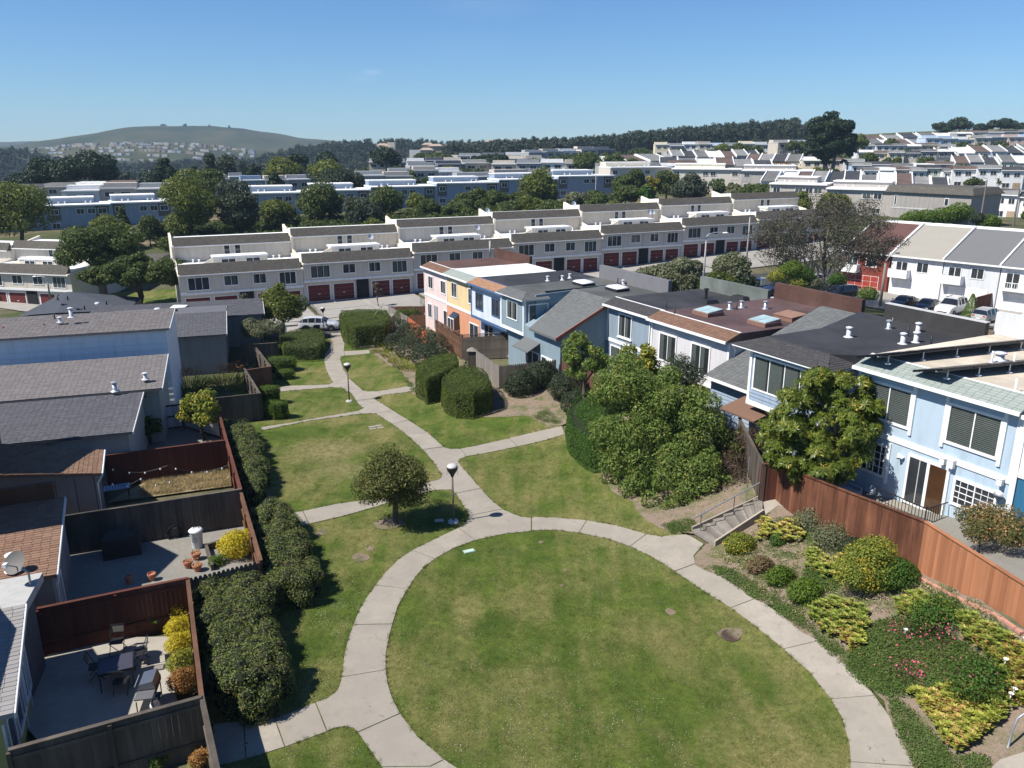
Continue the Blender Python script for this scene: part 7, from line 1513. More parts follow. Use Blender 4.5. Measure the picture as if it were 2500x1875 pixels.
# bare patches and rough grass under trees; potted plants by the blue house
A=[]
for px,py,r in ((2400,1300,.7),(2440,1310,.8),(2380,1330,.6),(2460,1340,.6),(2350,1290,.45)):
    c=ON(px,py+20); A.append((c.x,c.y,c.z+.9,r))
bush(A,'rambling rose bush against the corner of the sky blue house',leafm('rose_leaf',(.06,.08,.02,1),(.18,.16,.06,1),(.55,.28,.12,1),f3=.12),9500,leaf=.045,shell=.3)
c=ON(2445,1275); bush([(c.x,c.y,c.z+1.3,.45),(c.x+.4,c.y-.3,c.z+1.3,.4)],'orange and yellow leaved shrub above the rose bush',SUCP,1500,leaf=.06,shell=.4)
# ================================================================ mid-distance trees
treeD(230,546,205,108,'large spreading tree, left and taller of the two by the beige blocks',L_TRE,n=24000,leaf=.2,trunk=.38,style='umbrella',k=60,cr=.19,seed=81,tr=.3,squash=.6)
treeD(328,620,236,100,'large dark spreading tree, right of the two by the beige blocks',L_TRE,n=28000,leaf=.2,trunk=.34,style='umbrella',k=64,cr=.19,seed=82,tr=.3,squash=.6)
sheet('lawn',[Vector((-62,120,0)),Vector((-58,94,0)),Vector((-48,92,0)),Vector((-42,97,0)),Vector((-48,122,0))],LAWN,.1,2)
treeD(2030,474,365,96,'wide brown-leaved tree with pale twisting stems beyond the maroon roof',L_BRN,n=40000,leaf=.105,trunk=.24,style='round',k=190,cr=.10,seed=83,bark=BARKG,tr=.12,squash=.7,shell=.3,jit=1.0,dep=13)
bt=[o for o in bpy.data.objects if str(o.get('label','')).startswith('wide brown-leaved')][0]; rg=np.random.default_rng(2); b=MB(); PB=paint('pale_limb',(.30,.27,.23,1),.25)
for k_ in range(46):
    a=rg.uniform(0,6.28); r=rg.uniform(3,8.6); z=rg.uniform(4.5,9.5); s=Vector((rg.normal(0,.5),rg.normal(0,.5),rg.uniform(-.3,1.5))); t_=Vector((r*math.cos(a),r*.75*math.sin(a),z)); m1=s.lerp(t_,.35)+Vector((rg.normal(0,.5),rg.normal(0,.5),.2)); m2=s.lerp(t_,.7)+Vector((rg.normal(0,.5),rg.normal(0,.5),.5)); b.tube([s,m1,m2,t_],.16 if k_<14 else .07,5,r1=.03)
b.build('limb',PB,bt,smooth=True)
MT=[(25,440,160,150,'leafy tree cut off by the left edge above the beige block',L_LTR,'round'),(455,417,132,150,'tall lobed light green tree in the tree belt',L_LTR,'round'),(572,437,100,153,'grey-green tree right of the tall lobed light green one',L_EUC,'round'),(505,411,78,190,'flat-topped green tree behind the tall lobed one',L_TRE,'umbrella'),
(297,500,34,156,'slim little conifer above the left grey-blue house',L_TRE,'cone'),(358,524,60,150,'small round bush tree beside the slim conifer',L_TRE,'round'),(262,532,112,148,'broad low leafy thicket above the left spreading tree',L_LTR,'round'),(105,387,92,240,'dark cypress, smaller left one of the pair on the left skyline',L_PIN,'umbrella'),(208,374,150,240,'dark cypress, broader right one of the pair on the left skyline',L_PIN,'umbrella'),(60,425,70,238,'low dark cypress at the left foot of the skyline pair',L_PIN,'umbrella'),
(400,368,82,232,'pointed dark conifer right of the cypress pair',L_PIN,'cone'),(372,412,60,228,'dark bushy tree at the foot of the pointed conifer',L_PIN,'round'),(512,372,36,262,'slender tree, left of the two columnar ones',L_EUC,'round'),(550,363,46,262,'slender tree, right of the two columnar ones',L_EUC,'round'),(468,398,44,250,'small dark conifer left of the columnar pair',L_PIN,'cone'),(612,398,50,262,'dark small tree right of the columnar pair',L_PIN,'round'),
(690,386,88,250,'yellow-green dome-shaped tree, left of the two domes',L_LTR,'umbrella'),(797,391,78,255,'yellow-green dome-shaped tree, right of the two domes',L_LTR,'umbrella'),(722,367,46,282,'dark pine between the two dome-shaped trees',L_PIN,'umbrella'),(792,372,60,290,'dark pine behind the right dome-shaped tree',L_PIN,'umbrella'),(940,360,70,330,'dark round pine standing alone on the middle skyline',L_PIN,'umbrella'),(668,414,50,225,'small dark spruce in front of the left dome-shaped tree',L_PIN,'cone'),(830,413,108,225,'twiggy dark reddish tree beside the red-walled house',L_DRK,'round'),
(678,484,84,160,'round yellow-green tree before the grey-blue houses',L_LTR,'round'),(783,450,110,165,'biggest dark green tree in the tree belt',L_TRE,'round'),(882,481,96,160,'grey-green tree right of the biggest dark one',L_EUC,'round'),(935,453,90,172,'tall dark green tree, second from the biggest dark one',L_TRE,'round'),(908,529,46,150,'small bright shrub tree peeping over the white roof',L_LTR,'round'),
(1015,472,42,186,'pale yellow-green sapling in the tree belt',L_LTR,'round'),(1045,483,98,170,'dark pyramidal tree right of the pale sapling',L_TRE,'cone'),(1165,461,138,182,'broad dark green tree in the centre of the belt',L_TRE,'round'),(1115,498,90,170,'low leafy tree below the broad dark green one',L_TRE,'round'),(1262,470,104,188,'domed tree right of the broad dark green one',L_TRE,'umbrella'),
(1050,373,118,380,'wide domed green tree on the middle skyline',L_TRE,'umbrella'),(1197,376,98,330,'leaning dark pine in front of the low tier of houses',L_PIN,'umbrella'),(995,419,44,258,'neat round bush between the flat roofs',L_TRE,'round'),(1103,403,62,290,'yellowish round tree between the roof tiers',L_LTR,'round'),(1300,388,52,330,'light round tree right of the leaning pine',L_LTR,'round'),
(1318,412,92,190,'tall sparse yellow-green tree against the grey terrace',L_LTR,'round'),(1430,374,78,300,'dark round tree, left of three in a line',L_TRE,'round'),(1500,376,64,300,'dark round tree, middle of three in a line',L_TRE,'round'),(1548,385,40,300,'dark round tree, right and smallest of three in a line',L_TRE,'round'),
(1232,492,90,165,'low dark bushy tree at the left of the lower thicket',L_TRE,'round'),(1292,480,84,172,'round bushy tree in the lower thicket',L_LTR,'round'),(1355,488,70,168,'dark low tree in the middle of the lower thicket',L_TRE,'round'),(1405,470,66,178,'pale olive round tree in the lower thicket',L_OLV,'round'),(1455,468,80,178,'dark green tree at the right of the lower thicket',L_TRE,'round'),(1380,495,60,165,'small dark shrub tree above the cream party wall',L_TRE,'round'),
(1525,425,52,210,'feathery green tree left of the young glossy one',L_TRE,'round'),(1555,411,50,212,'upright green tree on the bank before the beige house',L_TRE,'round'),(1592,429,36,205,'small bright yellow tree on the bank',leafm('gold_leaf',(.14,.13,.015,1),(.34,.29,.05,1)),'round'),(1630,415,54,206,'round dark tree right of the bright yellow one',L_TRE,'round'),(1686,420,82,196,'large grey-green bushy tree at the right end of the bank',L_EUC,'round'),(1527,453,72,192,'dark shrub tree low on the bank, left',L_TRE,'round'),(1578,453,44,190,'dark green shrub tree low on the bank, right',L_DKH,'round'),(1500,490,60,170,'mixed yellowish shrub at the foot of the bank',L_LTR,'round'),
(1850,451,96,185,'wide clipped-looking round tree by the beige row',L_TRE,'umbrella'),(1792,447,44,190,'twiggy sparse tree left of the wide round one',L_OLV,'round'),(1762,350,42,360,'small light tree at the foot of the wood, left',L_LTR,'round'),(1808,347,44,362,'small dark tree at the foot of the wood, middle',L_TRE,'round'),(1850,353,28,360,'tiny dark tree at the foot of the wood, right',L_TRE,'round'),(1945,345,52,365,'flat-topped small tree left of the giant cypress',L_TRE,'umbrella'),
(2100,326,44,335,'light domed tree right of the giant cypress',L_LTR,'umbrella'),(2180,337,36,350,'small dark tree among the skyline roofs',L_TRE,'round'),(2302,300,48,465,'skyline pine, first from the left of the right-hand group',L_PIN,'umbrella'),(2346,288,60,462,'skyline pine, tallest and second of the right-hand group',L_PIN,'umbrella'),(2393,299,44,470,'skyline pine, pointed third of the right-hand group',L_PIN,'cone'),(2447,289,72,462,'skyline pine, wide open fourth of the right-hand group',L_PIN,'umbrella'),(2492,302,44,470,'skyline pine at the right edge',L_PIN,'umbrella'),
(2122,374,48,288,'rounded tree on the terrace right of the giant cypress',L_TRE,'umbrella'),(2140,395,68,268,'dark domed tree in front of the pale blue house',L_TRE,'umbrella'),(2352,402,48,243,'brownish bare-looking tree between white houses',L_OLV,'round'),(1955,465,50,168,'light round tree showing above the brown tree, left',L_LTR,'round'),(2040,470,66,166,'olive round tree showing above the brown tree, right',L_LTR,'round'),
(1612,632,110,88,'silvery olive-leaved bushy tree behind the green-grey parapet, left',L_OLV,'round'),(1672,628,92,87,'silvery olive-leaved bushy tree behind the parapet, second',L_OLV,'round'),(1570,648,70,86,'low silvery bush at the left end of the street planting',L_OLV,'round'),(1793,611,96,89,'silvery olive-leaved tree by the bins in the street',L_OLV,'round'),(1752,662,90,85,'low clipped hedge bush behind the green-grey parapet',L_CLIP,'round'),(1835,668,50,86,'dark low shrub right of the silvery tree',L_DRK,'round')]
for pc,yt,w,d,lab,mat,st in MT:
    n=int(min(15000,max(2500,w*w*1.25))); lf=max(.17,min(.6,d*.0016)); 
    treeD(pc,yt,w,d,lab,mat,n=n,leaf=lf,trunk=.12 if st=='round' else (.06 if st=='cone' else .3),style=st,k=34 if w>60 else 20,cr=.27 if w>60 else .32,seed=int(pc),tr=.2,shell=.6)
# giant cypress
p=AD(2033,409,270); zb=p.z; e=empty('tree',(p.x,270,zb),0,'giant dark cypress towering over the right hillside','tree'); rg=np.random.default_rng(77); A=[]
for px,py,w in ((2030,292,50),(2000,305,50),(2060,308,45),(2035,315,70),(2070,330,45),(1998,335,55),(2040,340,75),(1985,352,35),(2025,360,65),(2075,358,40),(1985,362,40),(2010,378,40),(2080,372,26),(2020,395,22),(2060,395,14)):
    q=AD(px,py,270); r=w*spx(270)/2
    for _ in range(8):
        v=unit(rg.normal(0,1,(1,3)))[0]; A.append((q.x-p.x+v[0]*r*.7,v[1]*r*.8,q.z-zb+v[2]*r*.45,r*.42))
A=np.array(A); A[:,3]*=1.25; C,dd_=clump_cloud(A[:,:3],A[:,3],32000,.6,rg,.7); link('crown',quads_mesh('crown',*leaves(C,dd_,.36,.5,.4,.7,rg),L_PIN),e)
b=MB(); limbs(b,(0,0,-1),(.5,0,8),.75,A[rg.permutation(len(A))[:22],:3],rg); b.build('trunk',BARKG,e)
# bushes by the shingled end wall and along the roads
def bd(pc,yc,d,r,lab,mat,n=2600,leaf=.16): 
    p=AD(pc,yc,d); bush([(p.x,p.y,p.z,r),(p.x+r*.6,p.y,p.z-.2,r*.8),(p.x-r*.6,p.y,p.z-.2,r*.8)],lab,mat,n,leaf=leaf,group=None)
for pc,yc,r,lab in ((2230,532,1.7,'bright green hedge bush, first from the left below the long taupe wall'),(2262,530,1.7,'bright green hedge bush, second below the long taupe wall'),(2295,528,1.9,'bright green hedge bush, third below the long taupe wall'),(2322,524,1.8,'bright green hedge bush, fourth below the long taupe wall'),(2342,515,1.9,'tallest bright green hedge bush at the right end of the taupe wall')): bd(pc,yc,146,r,lab,L_BRT)
bd(2415,541,135,1.5,'clipped low hedge beside the dark red car',L_BRT); bd(2388,532,135,1.0,'small dark bush left of the clipped low hedge',L_DRK,1200)
for pc,yc,r,lab,m in ((1900,672,.9,'yellow-green bush at the left of the corner planting bed',L_LIM),(1935,655,1.1,'glossy green bush with upright leaves in the corner planting bed',L_BRT),(1962,668,1.0,'dark green bush in the corner planting bed',L_DKH),(1945,690,1.1,'lime green ground bush in front of the corner planting bed',L_LIM),(1985,690,.9,'brownish-green bush next to the twisting tree stems',L_OLV),(2045,680,.8,'dark bush behind the twisting tree stems',L_DKH),(2120,716,.9,'leafy bush in front of the red garage house',L_BRT)): bd(pc,yc,90,r,lab,m,2200,.09)
c=AZ(2366,782,-2.4); e=empty('shrub',(c.x,c.y,T(c.x,c.y)),0,'cone-shaped clipped shrub between the big white car and the silver one','shrub'); rg=np.random.default_rng(3); n=5000; a=rg.uniform(0,6.28,n); zz=rg.random(n)**1.4*3.1; rr=1.0*(1-zz/3.3)**.8*(.3+.7*(zz<9)); C=np.stack([rr*np.cos(a),rr*np.sin(a),zz],1); D_=np.stack([np.cos(a),np.sin(a),np.full(n,.4)],1); link('leaves',quads_mesh('leaves',*leaves(C,D_,.06,.5,.2,.6,rg),L_BRT),e); MB().tube([(0,0,-.1),(0,0,2.2)],.06,6,r1=.02).build('stem',BARK,e)
# ================================================================ woods on the ridges
from mathutils.bvhtree import BVHTree
def wood_tree(kind,seed,mat):
    rg=np.random.default_rng(seed); h=16
    if kind=='euc': P,Rr=crown_clumps((0,0,h*.56),3.4,3.4,h*.44,24,1.6,rg,fill=.4,bottom=-1)
    else:
        P,Rr=crown_clumps((0,0,h*.54),4,4,h*.45,24,1.6,rg,fill=.35,bottom=-1); f=P[:,2]/h; s=np.clip(1.45-1.1*f,.25,1.1); P[:,0]*=s; P[:,1]*=s
    C,d=clump_cloud(P,Rr,520,.35,rg,.8); A,U,V=leaves(C,d,.62,.6,.3,.7,rg); me=quads_mesh('wood_tree',A,U,V,mat)
    bm=bmesh.new(); bm.from_mesh(me); b=MB(); b.tube([(0,0,-2),(.1,0,h*.5),(0,0,h*.85)],.22,5,r1=.1); t=b.mesh('t',BARK); me.materials.append(BARK); n0=len(bm.faces); bm.from_mesh(t); bm.faces.ensure_lookup_table()
    for f in bm.faces[n0:]: f.material_index=1
    bm.to_mesh(me); bm.free(); return me
HM2=leafm('wood_floor',(.02,.03,.015,1),(.05,.06,.03,1),trans=0,rough=1)
rA=ridge('hill',[(1080,410),(1180,398),(1300,384),(1420,388),(1520,374),(1640,362),(1760,352),(1900,354),(2050,360),(2150,366),(2250,374),(2400,386),(2560,372),(2760,382)],620,130,4,HM2,7,3)
rB=ridge('hill',[(-260,392),(50,392),(120,415),(300,424),(640,420),(730,392),(790,380),(900,372),(1050,372),(1180,378),(1300,372),(1500,372)],860,200,-34,HM2,8,4)
def surf(o):
    m=o.data; return BVHTree.FromPolygons([v.co for v in m.vertices],[tuple(p.vertices) for p in m.polygons])
bvA,bvB=surf(rA),surf(rB); ptsK=[[],[],[],[]]; rg=np.random.default_rng(12)
_cx=[1080,1250,1350,1500,1620,1750,1900,2050,2150,2290,2400]; _cy=[356,340,333,322,309,299,295,303,307,330,350]
def under(pc,x,d,z):
    return z+11.5<=AD(pc,float(np.interp(pc,_cx,_cy))+6*math.sin(pc*.045)+4*math.sin(pc*.13),d).z
def drop(x,y):
    z=T(x,y)
    for b in (bvA,bvB):
        h=b.ray_cast(Vector((x,y,300)),Vector((0,0,-1)))
        if h[0] is not None: z=max(z,h[0].z)
    return z
for _ in range(2300):
    pc=rg.uniform(1080,2300); d=rg.uniform(505,660); x=(pc-1250)*spx(d,15); z_=drop(x,d)
    if not under(pc,x,d,z_): continue
    ptsK[int(rg.random()<.35)+(2 if rg.random()<.5 else 0)].append((x,d,drop(x,d)-1.5*rg.random()))
for _ in range(2600):
    pc=rg.uniform(-250,1500); d=rg.uniform(680,900); x=(pc-1250)*spx(d,0); ptsK[(1 if rg.random()<.6 else 0)+(2 if rg.random()<.5 else 0)].append((x,d,drop(x,d)-1.5*rg.random()))
for _ in range(900):
    pc=rg.uniform(-200,700); d=rg.uniform(340,680); x=(pc-1250)*spx(d,0)
    if rg.random()<.25 and d<420: continue
    ptsK[(1 if rg.random()<.5 else 0)+(2 if rg.random()<.5 else 0)].append((x,d,drop(x,d)-4*rg.random()))
for _ in range(260):
    pc=rg.uniform(100,700); d=rg.uniform(1180,1600); x=(pc-1250)*spx(d,0); ptsK[1].append((x,d,drop(x,d)))
for _ in range(160):
    pc=rg.uniform(700,1250); d=rg.uniform(420,640); x=(pc-1250)*spx(d,0); ptsK[int(rg.integers(0,4))].append((x,d,drop(x,d)-4))
LE2=leafm('wood_grey_green',(.028,.042,.026,1),(.075,.09,.055,1),trans=.1); LP2=leafm('wood_dark_green',(.016,.03,.015,1),(.045,.062,.03,1),trans=.1)
for i,(kd,mt) in enumerate((('euc',LE2),('pine',LP2),('euc',LP2),('pine',LE2))): gn_scatter('forest',ptsK[i],hidden_source('wood_tree',wood_tree(kd,50+i,mt)),smin=.55,smax=1.0)
# lone trees on the bare hill's crest
for i,(px,py,w) in enumerate(((262,326,10),(398,308,16),(452,307,9),(512,309,8),(560,310,6),(602,322,14))):
    p=AD(px,py,2180); q=p.z; z=q-5; tree((p.x,2180,z-4),14,w*1.15*1.0,f'lone dark tree on the bare hilltop, {ordn(i)} from the left',L_PIN,n=350,leaf=1.6,trunk=.2,k=10,cr=.3,seed=i,group='lone trees on the bare hill')

k_=0
for a,b_,n,nm_,d0 in HT:
    rg=np.random.default_rng(int(abs(a.x))+n); m=2 if n>4 else 1; V=(b_-a)
    for j in range(m):
        t=(j+rg.uniform(.15,.85))/m; q=a+V*t; q=Vector((q.x-.4,q.y-rg.uniform(2.5,5),0)); z=T(q.x,q.y); s=rg.uniform(2.6,5.2); k_+=1
        tree((q.x,q.y,z),s,s*rg.uniform(.9,1.5),f'small {("dark","light")[k_%2]} tree before the {nm_}'+((', left one',', right one')[j] if m>1 else ''),(L_TRE,L_LTR)[k_%2],n=900,leaf=.4,trunk=.1,k=10,cr=.32,seed=k_,group='small trees among the hillside houses')

rg=np.random.default_rng(8); P=[]
for _ in range(760):
    pc=rg.uniform(400,1500); d0=np.interp(pc,[400,900,1500],[150,160,172]); d=d0+rg.uniform(-6,11); x=(pc-1250)*spx(d,3)
    P.append((x,d,T(x,d)-.3))
A_,R_=crown_clumps((0,0,.8),1.5,1.5,1.0,9,.8,rg,fill=.3,bottom=-.3); C,d_=clump_cloud(A_,R_,420,.6,rg,.8); gn_scatter('undergrowth',P,hidden_source('scrub',quads_mesh('scrub',*leaves(C,d_,.17,.6,.3,.7,rg),L_TRE)),smin=.6,smax=1.5)
for k_,(p0,p1,d0,d1,lab) in enumerate(((430,620,158,164,'long dark board fence below the tall lobed tree'),(620,880,164,172,'long dark board fence below the biggest dark tree'),(880,1180,171,182,'long dark board fence behind the middle beige blocks'),(1300,1480,186,196,'brown board fence on the bank of the lower thicket'))):
    fence(Vector(((p0-1250)*spx(d0,3),d0,0)),Vector(((p1-1250)*spx(d1,3),d1,0)),2.0,W_OLD if k_<3 else W_BRN,lab,bw=.25,single=False,posts=False,cap=False)

patch([(1760,1360),(1900,1260),(2100,1330),(2250,1420),(2330,1500),(2200,1500),(2100,1480),(2060,1560),(1960,1500),(1850,1440)],750,weed2,'ground_cover',h=.02)
patch([(2240,1420),(2330,1440),(2500,1570),(2500,1600),(2350,1530)],110,weed2,'ground_cover',h=.02)
lit=low_weed('leaf_litter',26,.3,.03,.022); lit.materials[0]=DRYG
patch([(1740,1350),(1900,1250),(2250,1410),(2500,1580),(2460,1640),(2300,1510),(2150,1480),(2050,1570),(1850,1450)],800,lit,'leaf_litter',h=.0)
patch([(1400,1080),(1500,1190),(1640,1290),(1680,1280),(1780,1220),(1700,1120),(1560,1030)],380,lit,'leaf_litter',h=.0); patch([(1020,950),(1150,1010),(1300,1010),(1370,1030),(1460,980),(1220,950),(1000,900)],380,lit,'leaf_litter',h=.0)

P=[]
for _ in range(950):
    pc=rg.uniform(860,2580); d=rg.uniform(225,470); x=(pc-1250)*spx(d,10)
    if pc<1300 and d<250: continue
    P.append((x,d,T(x,d)-.6))
gn_scatter('undergrowth',P,hidden_source('small_tree',quads_mesh('small_tree',*leaves(C*np.array([1,1,1.25]),d_,.3,.6,.3,.7,rg),L_TRE)),smin=.7,smax=2.0)
# ================================================================ lamp posts on the green
LPM=paint('lamp_dark_metal',(.03,.027,.025,1),.25,.45); LPP=paint('lamp_post_brown',(.12,.10,.09,1),.2,.6); LGL=paint('frosted_globe',(.50,.49,.47,1),.08,.35,bmp=0)
def lamp(p,label,h=3.0):
    e=empty('lamp_post',p,0,label,'lamp post','round-headed lamp posts on the green')
    MB().lathe((0,0,-.05),[(.26,0),(.27,.1),(.22,.17),(.07,.19)],18).build('base',concrete('lamp_base',(.5,.49,.46,1),.1),e,smooth=False)
    MB().lathe((0,0,.1),[(.05,0),(.042,h-.75)],12).build('pole',LPP,e,smooth=True)
    MB().lathe((0,0,h-.68),[(.045,0),(.07,.03),(.10,.12),(.20,.27),(.25,.40),(.262,.47),(.262,.50)],20).build('shade',LPM,e,smooth=True)
    MB().lathe((0,0,h-.19),[(.258,0),(.25,.05),(.2,.11),(.1,.15),(.01,.16)],20).build('globe',LGL,e,smooth=True)
    for a in (0,1.57,3.14,4.71): MB().box(.0,-.008,0,.012,.008,.4,M=Matrix.Translation((.235*math.cos(a),.235*math.sin(a),h-.58))@Matrix.Rotation(a,4,'Z')).build('rib',LPM,e)
lamp(ON(1107,1276),'round-headed lamp post beside the small lawn tree'); lamp(ON(853,981),'round-headed lamp post in the middle of the far lawn by the path'); lamp(ON(791,822)+Vector((-.3,1.5,0)),'farthest round-headed lamp post in front of the white car')
def street_lamp(px,py,ytop,d,label,arm=1.6,left=True):
    p=AD(px,py,d); h=AD(px,ytop,d).z-p.z; e=empty('street_lamp',p,0,label,'street lamp','tall curved street lamps'); s=-1 if left else 1
    MB().lathe((0,0,-.3),[(.13,0),(.1,2),(.07,h-.2)],8).build('pole',paint('lamp_grey',(.32,.32,.31,1),.1),e,smooth=True)
    MB().tube([(0,0,h-.6),(0,0,h-.1),(s*.25,0,h+.15),(s*arm*.6,0,h+.3),(s*arm,0,h+.28)],.05,6).build('arm',GREYM,e); b=MB(); b.lathe((0,0,0),[(.05,-.08),(.16,-.04),(.16,.03),(.05,.08)],8); b.v=[(x*2+s*(arm+.25),y,z+h+.26) for x,y,z in b.v]; b.build('lamp_head',WHITE,e,smooth=True)
street_lamp(1717,690,575,80,'street lamp with curved arm to the right in front of the parked white car',left=False); street_lamp(1822,640,520,100,'street lamp by the blue bins',left=False); street_lamp(122,725,680,100,'street lamp with curved arm in front of the left beige block',left=True,arm=1.2); street_lamp(1453,500,405,200,'distant street lamp above the middle roofs',left=False); street_lamp(1196,620,582,105,'small street lamp behind the beige roofs',left=False,arm=1.0)
for i,(px,py,yt,d) in enumerate(((2395,530,432,140),(2475,545,452,132))):
    p=AD(px,py,d); h=AD(px,yt,d).z-p.z; e=empty('utility_pole',p,0,['plain wooden pole beside the white row with garages','plain wooden pole beside the dark red car'][i],'pole','wooden poles by the right-hand road'); MB().lathe((0,0,-.5),[(.16,0),(.1,h)],7).build('pole',BARKG,e); MB().tube([(0,0,h-.3),(-.9,0,h)],.04,5).build('arm',GREYM,e)
p=AD(2150,735,78); e=empty('utility_pole',p,0,'grey wooden pole between the red and the white garages','pole'); h=AD(2160,630,78).z-p.z; MB().lathe((0,0,-.5),[(.15,0),(.12,h)],8).build('pole',BARKG,e,smooth=True); MB().tube([(0,0,h-.3),(.2,0,h+.1),(.9,0,h+.5)],.04,5).build('arm',GREYM,e); MB().box(.8,-.12,h+.4,1.2,.12,h+.55).build('lamp_head',GREYM,e)
# ================================================================ wooden steps
s0=ON(1702,1322); s1=AZ(1872,1215,1.45); s1=Vector((s1.x,s1.y,0)); a=ON(1690,1300); bq=ON(1742,1335)
W0=Vector((a.x,a.y,0)); W1=Vector((bq.x,bq.y,0)); up_l=AZ(1862,1212,1.45); up_r=AZ(1862,1252,1.35); WL=Vector((up_l.x,up_l.y,0)); WR=Vector((up_r.x,up_r.y,0))
e=empty('steps',(W0.x,W0.y,T(W0.x,W0.y)),0,'weathered wooden garden steps climbing to the board gate','steps'); n=7; z0=T((W0.x+W1.x)/2,(W0.y+W1.y)/2)+.02; rise=(1.42-z0)/n
for i in range(n):
    for k in range(3):
        t0=(i+k/3)/n; t1=(i+(k+.93)/3)/n; z=z0+rise*(i+1); L0=W0.lerp(WL,t0);L1=W0.lerp(WL,t1);R0_=W1.lerp(WR,t0);R1_=W1.lerp(WR,t1)
        b=MB(); b.slab([(L0.x,L0.y,z),(R0_.x,R0_.y,z),(R1_.x,R1_.y,z),(L1.x,L1.y,z)],.05 if k else rise); b.build('plank',W_GRY,e,world=True)
for A_,B_,s in ((W0,WL,1),(W1,WR,-1)):
    dv=(B_-A_).normalized(); q=Vector((-dv.y,dv.x,0))*.09*s; b=MB(); z1=z0+rise*n
    b.prism([(A_.x,A_.y,z0-.2),(B_.x,B_.y,z1-.3),(B_.x+q.x,B_.y+q.y,z1-.3),(A_.x+q.x,A_.y+q.y,z0-.2)],[(A_.x,A_.y,z0+.26),(B_.x,B_.y,z1+.12),(B_.x+q.x,B_.y+q.y,z1+.12),(A_.x+q.x,A_.y+q.y,z0+.26)]); b.build('stringer',W_PAL,e,world=True)
land=[WL,WR,AZ(1900,1232,1.45),AZ(1925,1238,1.5),AZ(1893,1214,1.5),AZ(1860,1205,1.5)]; sheet('landing',land,CONC,.06,.5,thick=.12)
# hand rail on the left side of the steps
e=empty('handrail',(W0.x,W0.y,T(W0.x,W0.y)),0,'grey pipe handrail beside the wooden steps','handrail'); I0=W0.lerp(W1,.18); I1=WL.lerp(WR,.12)
A_=I0.lerp(I1,-.05); B_=I0.lerp(I1,1.08); b=MB(); b.tube([(A_.x,A_.y,z0+.85),(B_.x,B_.y,z0+rise*n+1.0)],.03,8); b.build('rail',GREYM,e,world=True)
for t in (.06,.55,.98): p=I0.lerp(I1,t); b=MB(); b.tube([(p.x,p.y,z0+rise*n*t),(p.x,p.y,z0+rise*n*t+.93)],.022,8); b.build('post',GREYM,e,world=True)
b=ON(1820,1225); e=empty('pole',(b.x,b.y,T(b.x,b.y)),0,'thin grey pole against the dark shaded fence','pole'); MB().tube([(0,0,0),(0,0,2.2)],.02,6).build('shaft',GREYM,e)
# stair and rail at the street end
a=ON(895,850); b_=ON(955,800,0); e=empty('steps',a,0,'concrete stairs with pipe rail beside the long clipped hedge','steps',xax=(b_-a)); L=(b_-a).length; r_=1.3
for i in range(7): MB().box(L*i/7*.9,-.7,-.3,L*(i+1)/7*.9,.7,r_*(i+1)/7).build('tread',concrete('stair_concrete',(.32,.29,.27,1),.2),e)
e=empty('handrail',a,0,'double pipe handrail climbing beside the long clipped hedge','handrail',xax=(b_-a)); 
for y in (-.8,.75):
    MB().tube([(-.15,y,0),(-.15,y,.75),(0,y,.95),(L*.9,y,.95+r_),(L*1.0,y,.95+r_)],.03,6).build('rail',P_('pinkish_rail',(.38,.31,.28,1)),e)
    for t in (.45,.9): MB().tube([(L*t,y,r_*t*.9),(L*t,y,.95+r_*t)],.025,6).build('post',GREYM,e)
# curved rail at the bottom right
p=ON(2460,1828); e=empty('handrail',p,0,'curved grey pipe rail at the bottom right corner','handrail'); MB().tube([(0,0,-.1),(.02,0,.55),(.12,.03,.95),(.3,.05,1.1),(1.6,.5,1.5)],.03,8).build('rail',GREYM,e,smooth=True)
sheet('pavement',SS((2400,1900),(2440,1860),(2520,1835),(2700,1835),(2700,1980),(2400,1980)),CONC,.08,.7,thick=.1)
# fence-foot brick edging along the newer fence
E1=ON(2225,1400); E2=ON(2500,1557); dv=(E2-E1); L=dv.length; dv.normalize(); e=empty('brick_edging',E1,0,'pink brick edging along the foot of the newer fence','edging',xax=dv); BK=shingle_mat('edging_brick',(.40,.20,.15,1),.22); 
kb=MB().box(0,-.1,0,.22,.02,.09).mesh('brick',BK)
for i in range(int(L/.24)): 
    q=E1+dv*(i*.24); link('brick',kb,e,False,Matrix.Translation((i*.24,random.uniform(-.015,.015),T(q.x,q.y)-E1.z+random.uniform(-.01,.015)))@Matrix.Rotation(random.uniform(-.05,.05),4,'Z'))
# small things on the lawn
p=ON(1145,1347); e=empty('utility_cover',p,R(25),'pale green utility cover in the grass by the ring path','cover'); MB().box(-.22,-.11,0,.22,.11,.06).build('lid',P_('pale_green_plastic',(.42,.55,.48,1)),e); MB().box(-.25,-.14,0,.25,.14,.045).build('rim',P_('pale_green_rim',(.33,.42,.37,1)),e)
p=ON(1785,1553); e=empty('drain_grate',p,R(-20),'round iron drain grate sunk in the right of the oval lawn','drain'); b=MB(); b.lathe((0,0,.03),[(.36,-.05),(.36,.02),(.31,.02),(.31,-.05)],20); b.build('rim',P_('rusty_iron',(.09,.06,.05,1)),e)
for i in range(9): w=.31*math.sqrt(max(.01,1-((i-4)/4.6)**2)); MB().box(-w,(i-4)*.066-.012,.02,w,(i-4)*.066+.014,.045).build('bar',P_('rusty_iron',(.09,.06,.05,1)),e)
q=[(p.x+.46*math.cos(a)*(1+.15*math.sin(a*3)),p.y+.38*math.sin(a)+.05) for a in np.arange(0,6.28,.35)]; sheet('soil_patch',q,EARTH,.03,.25,wob=.03,kind='stuff')
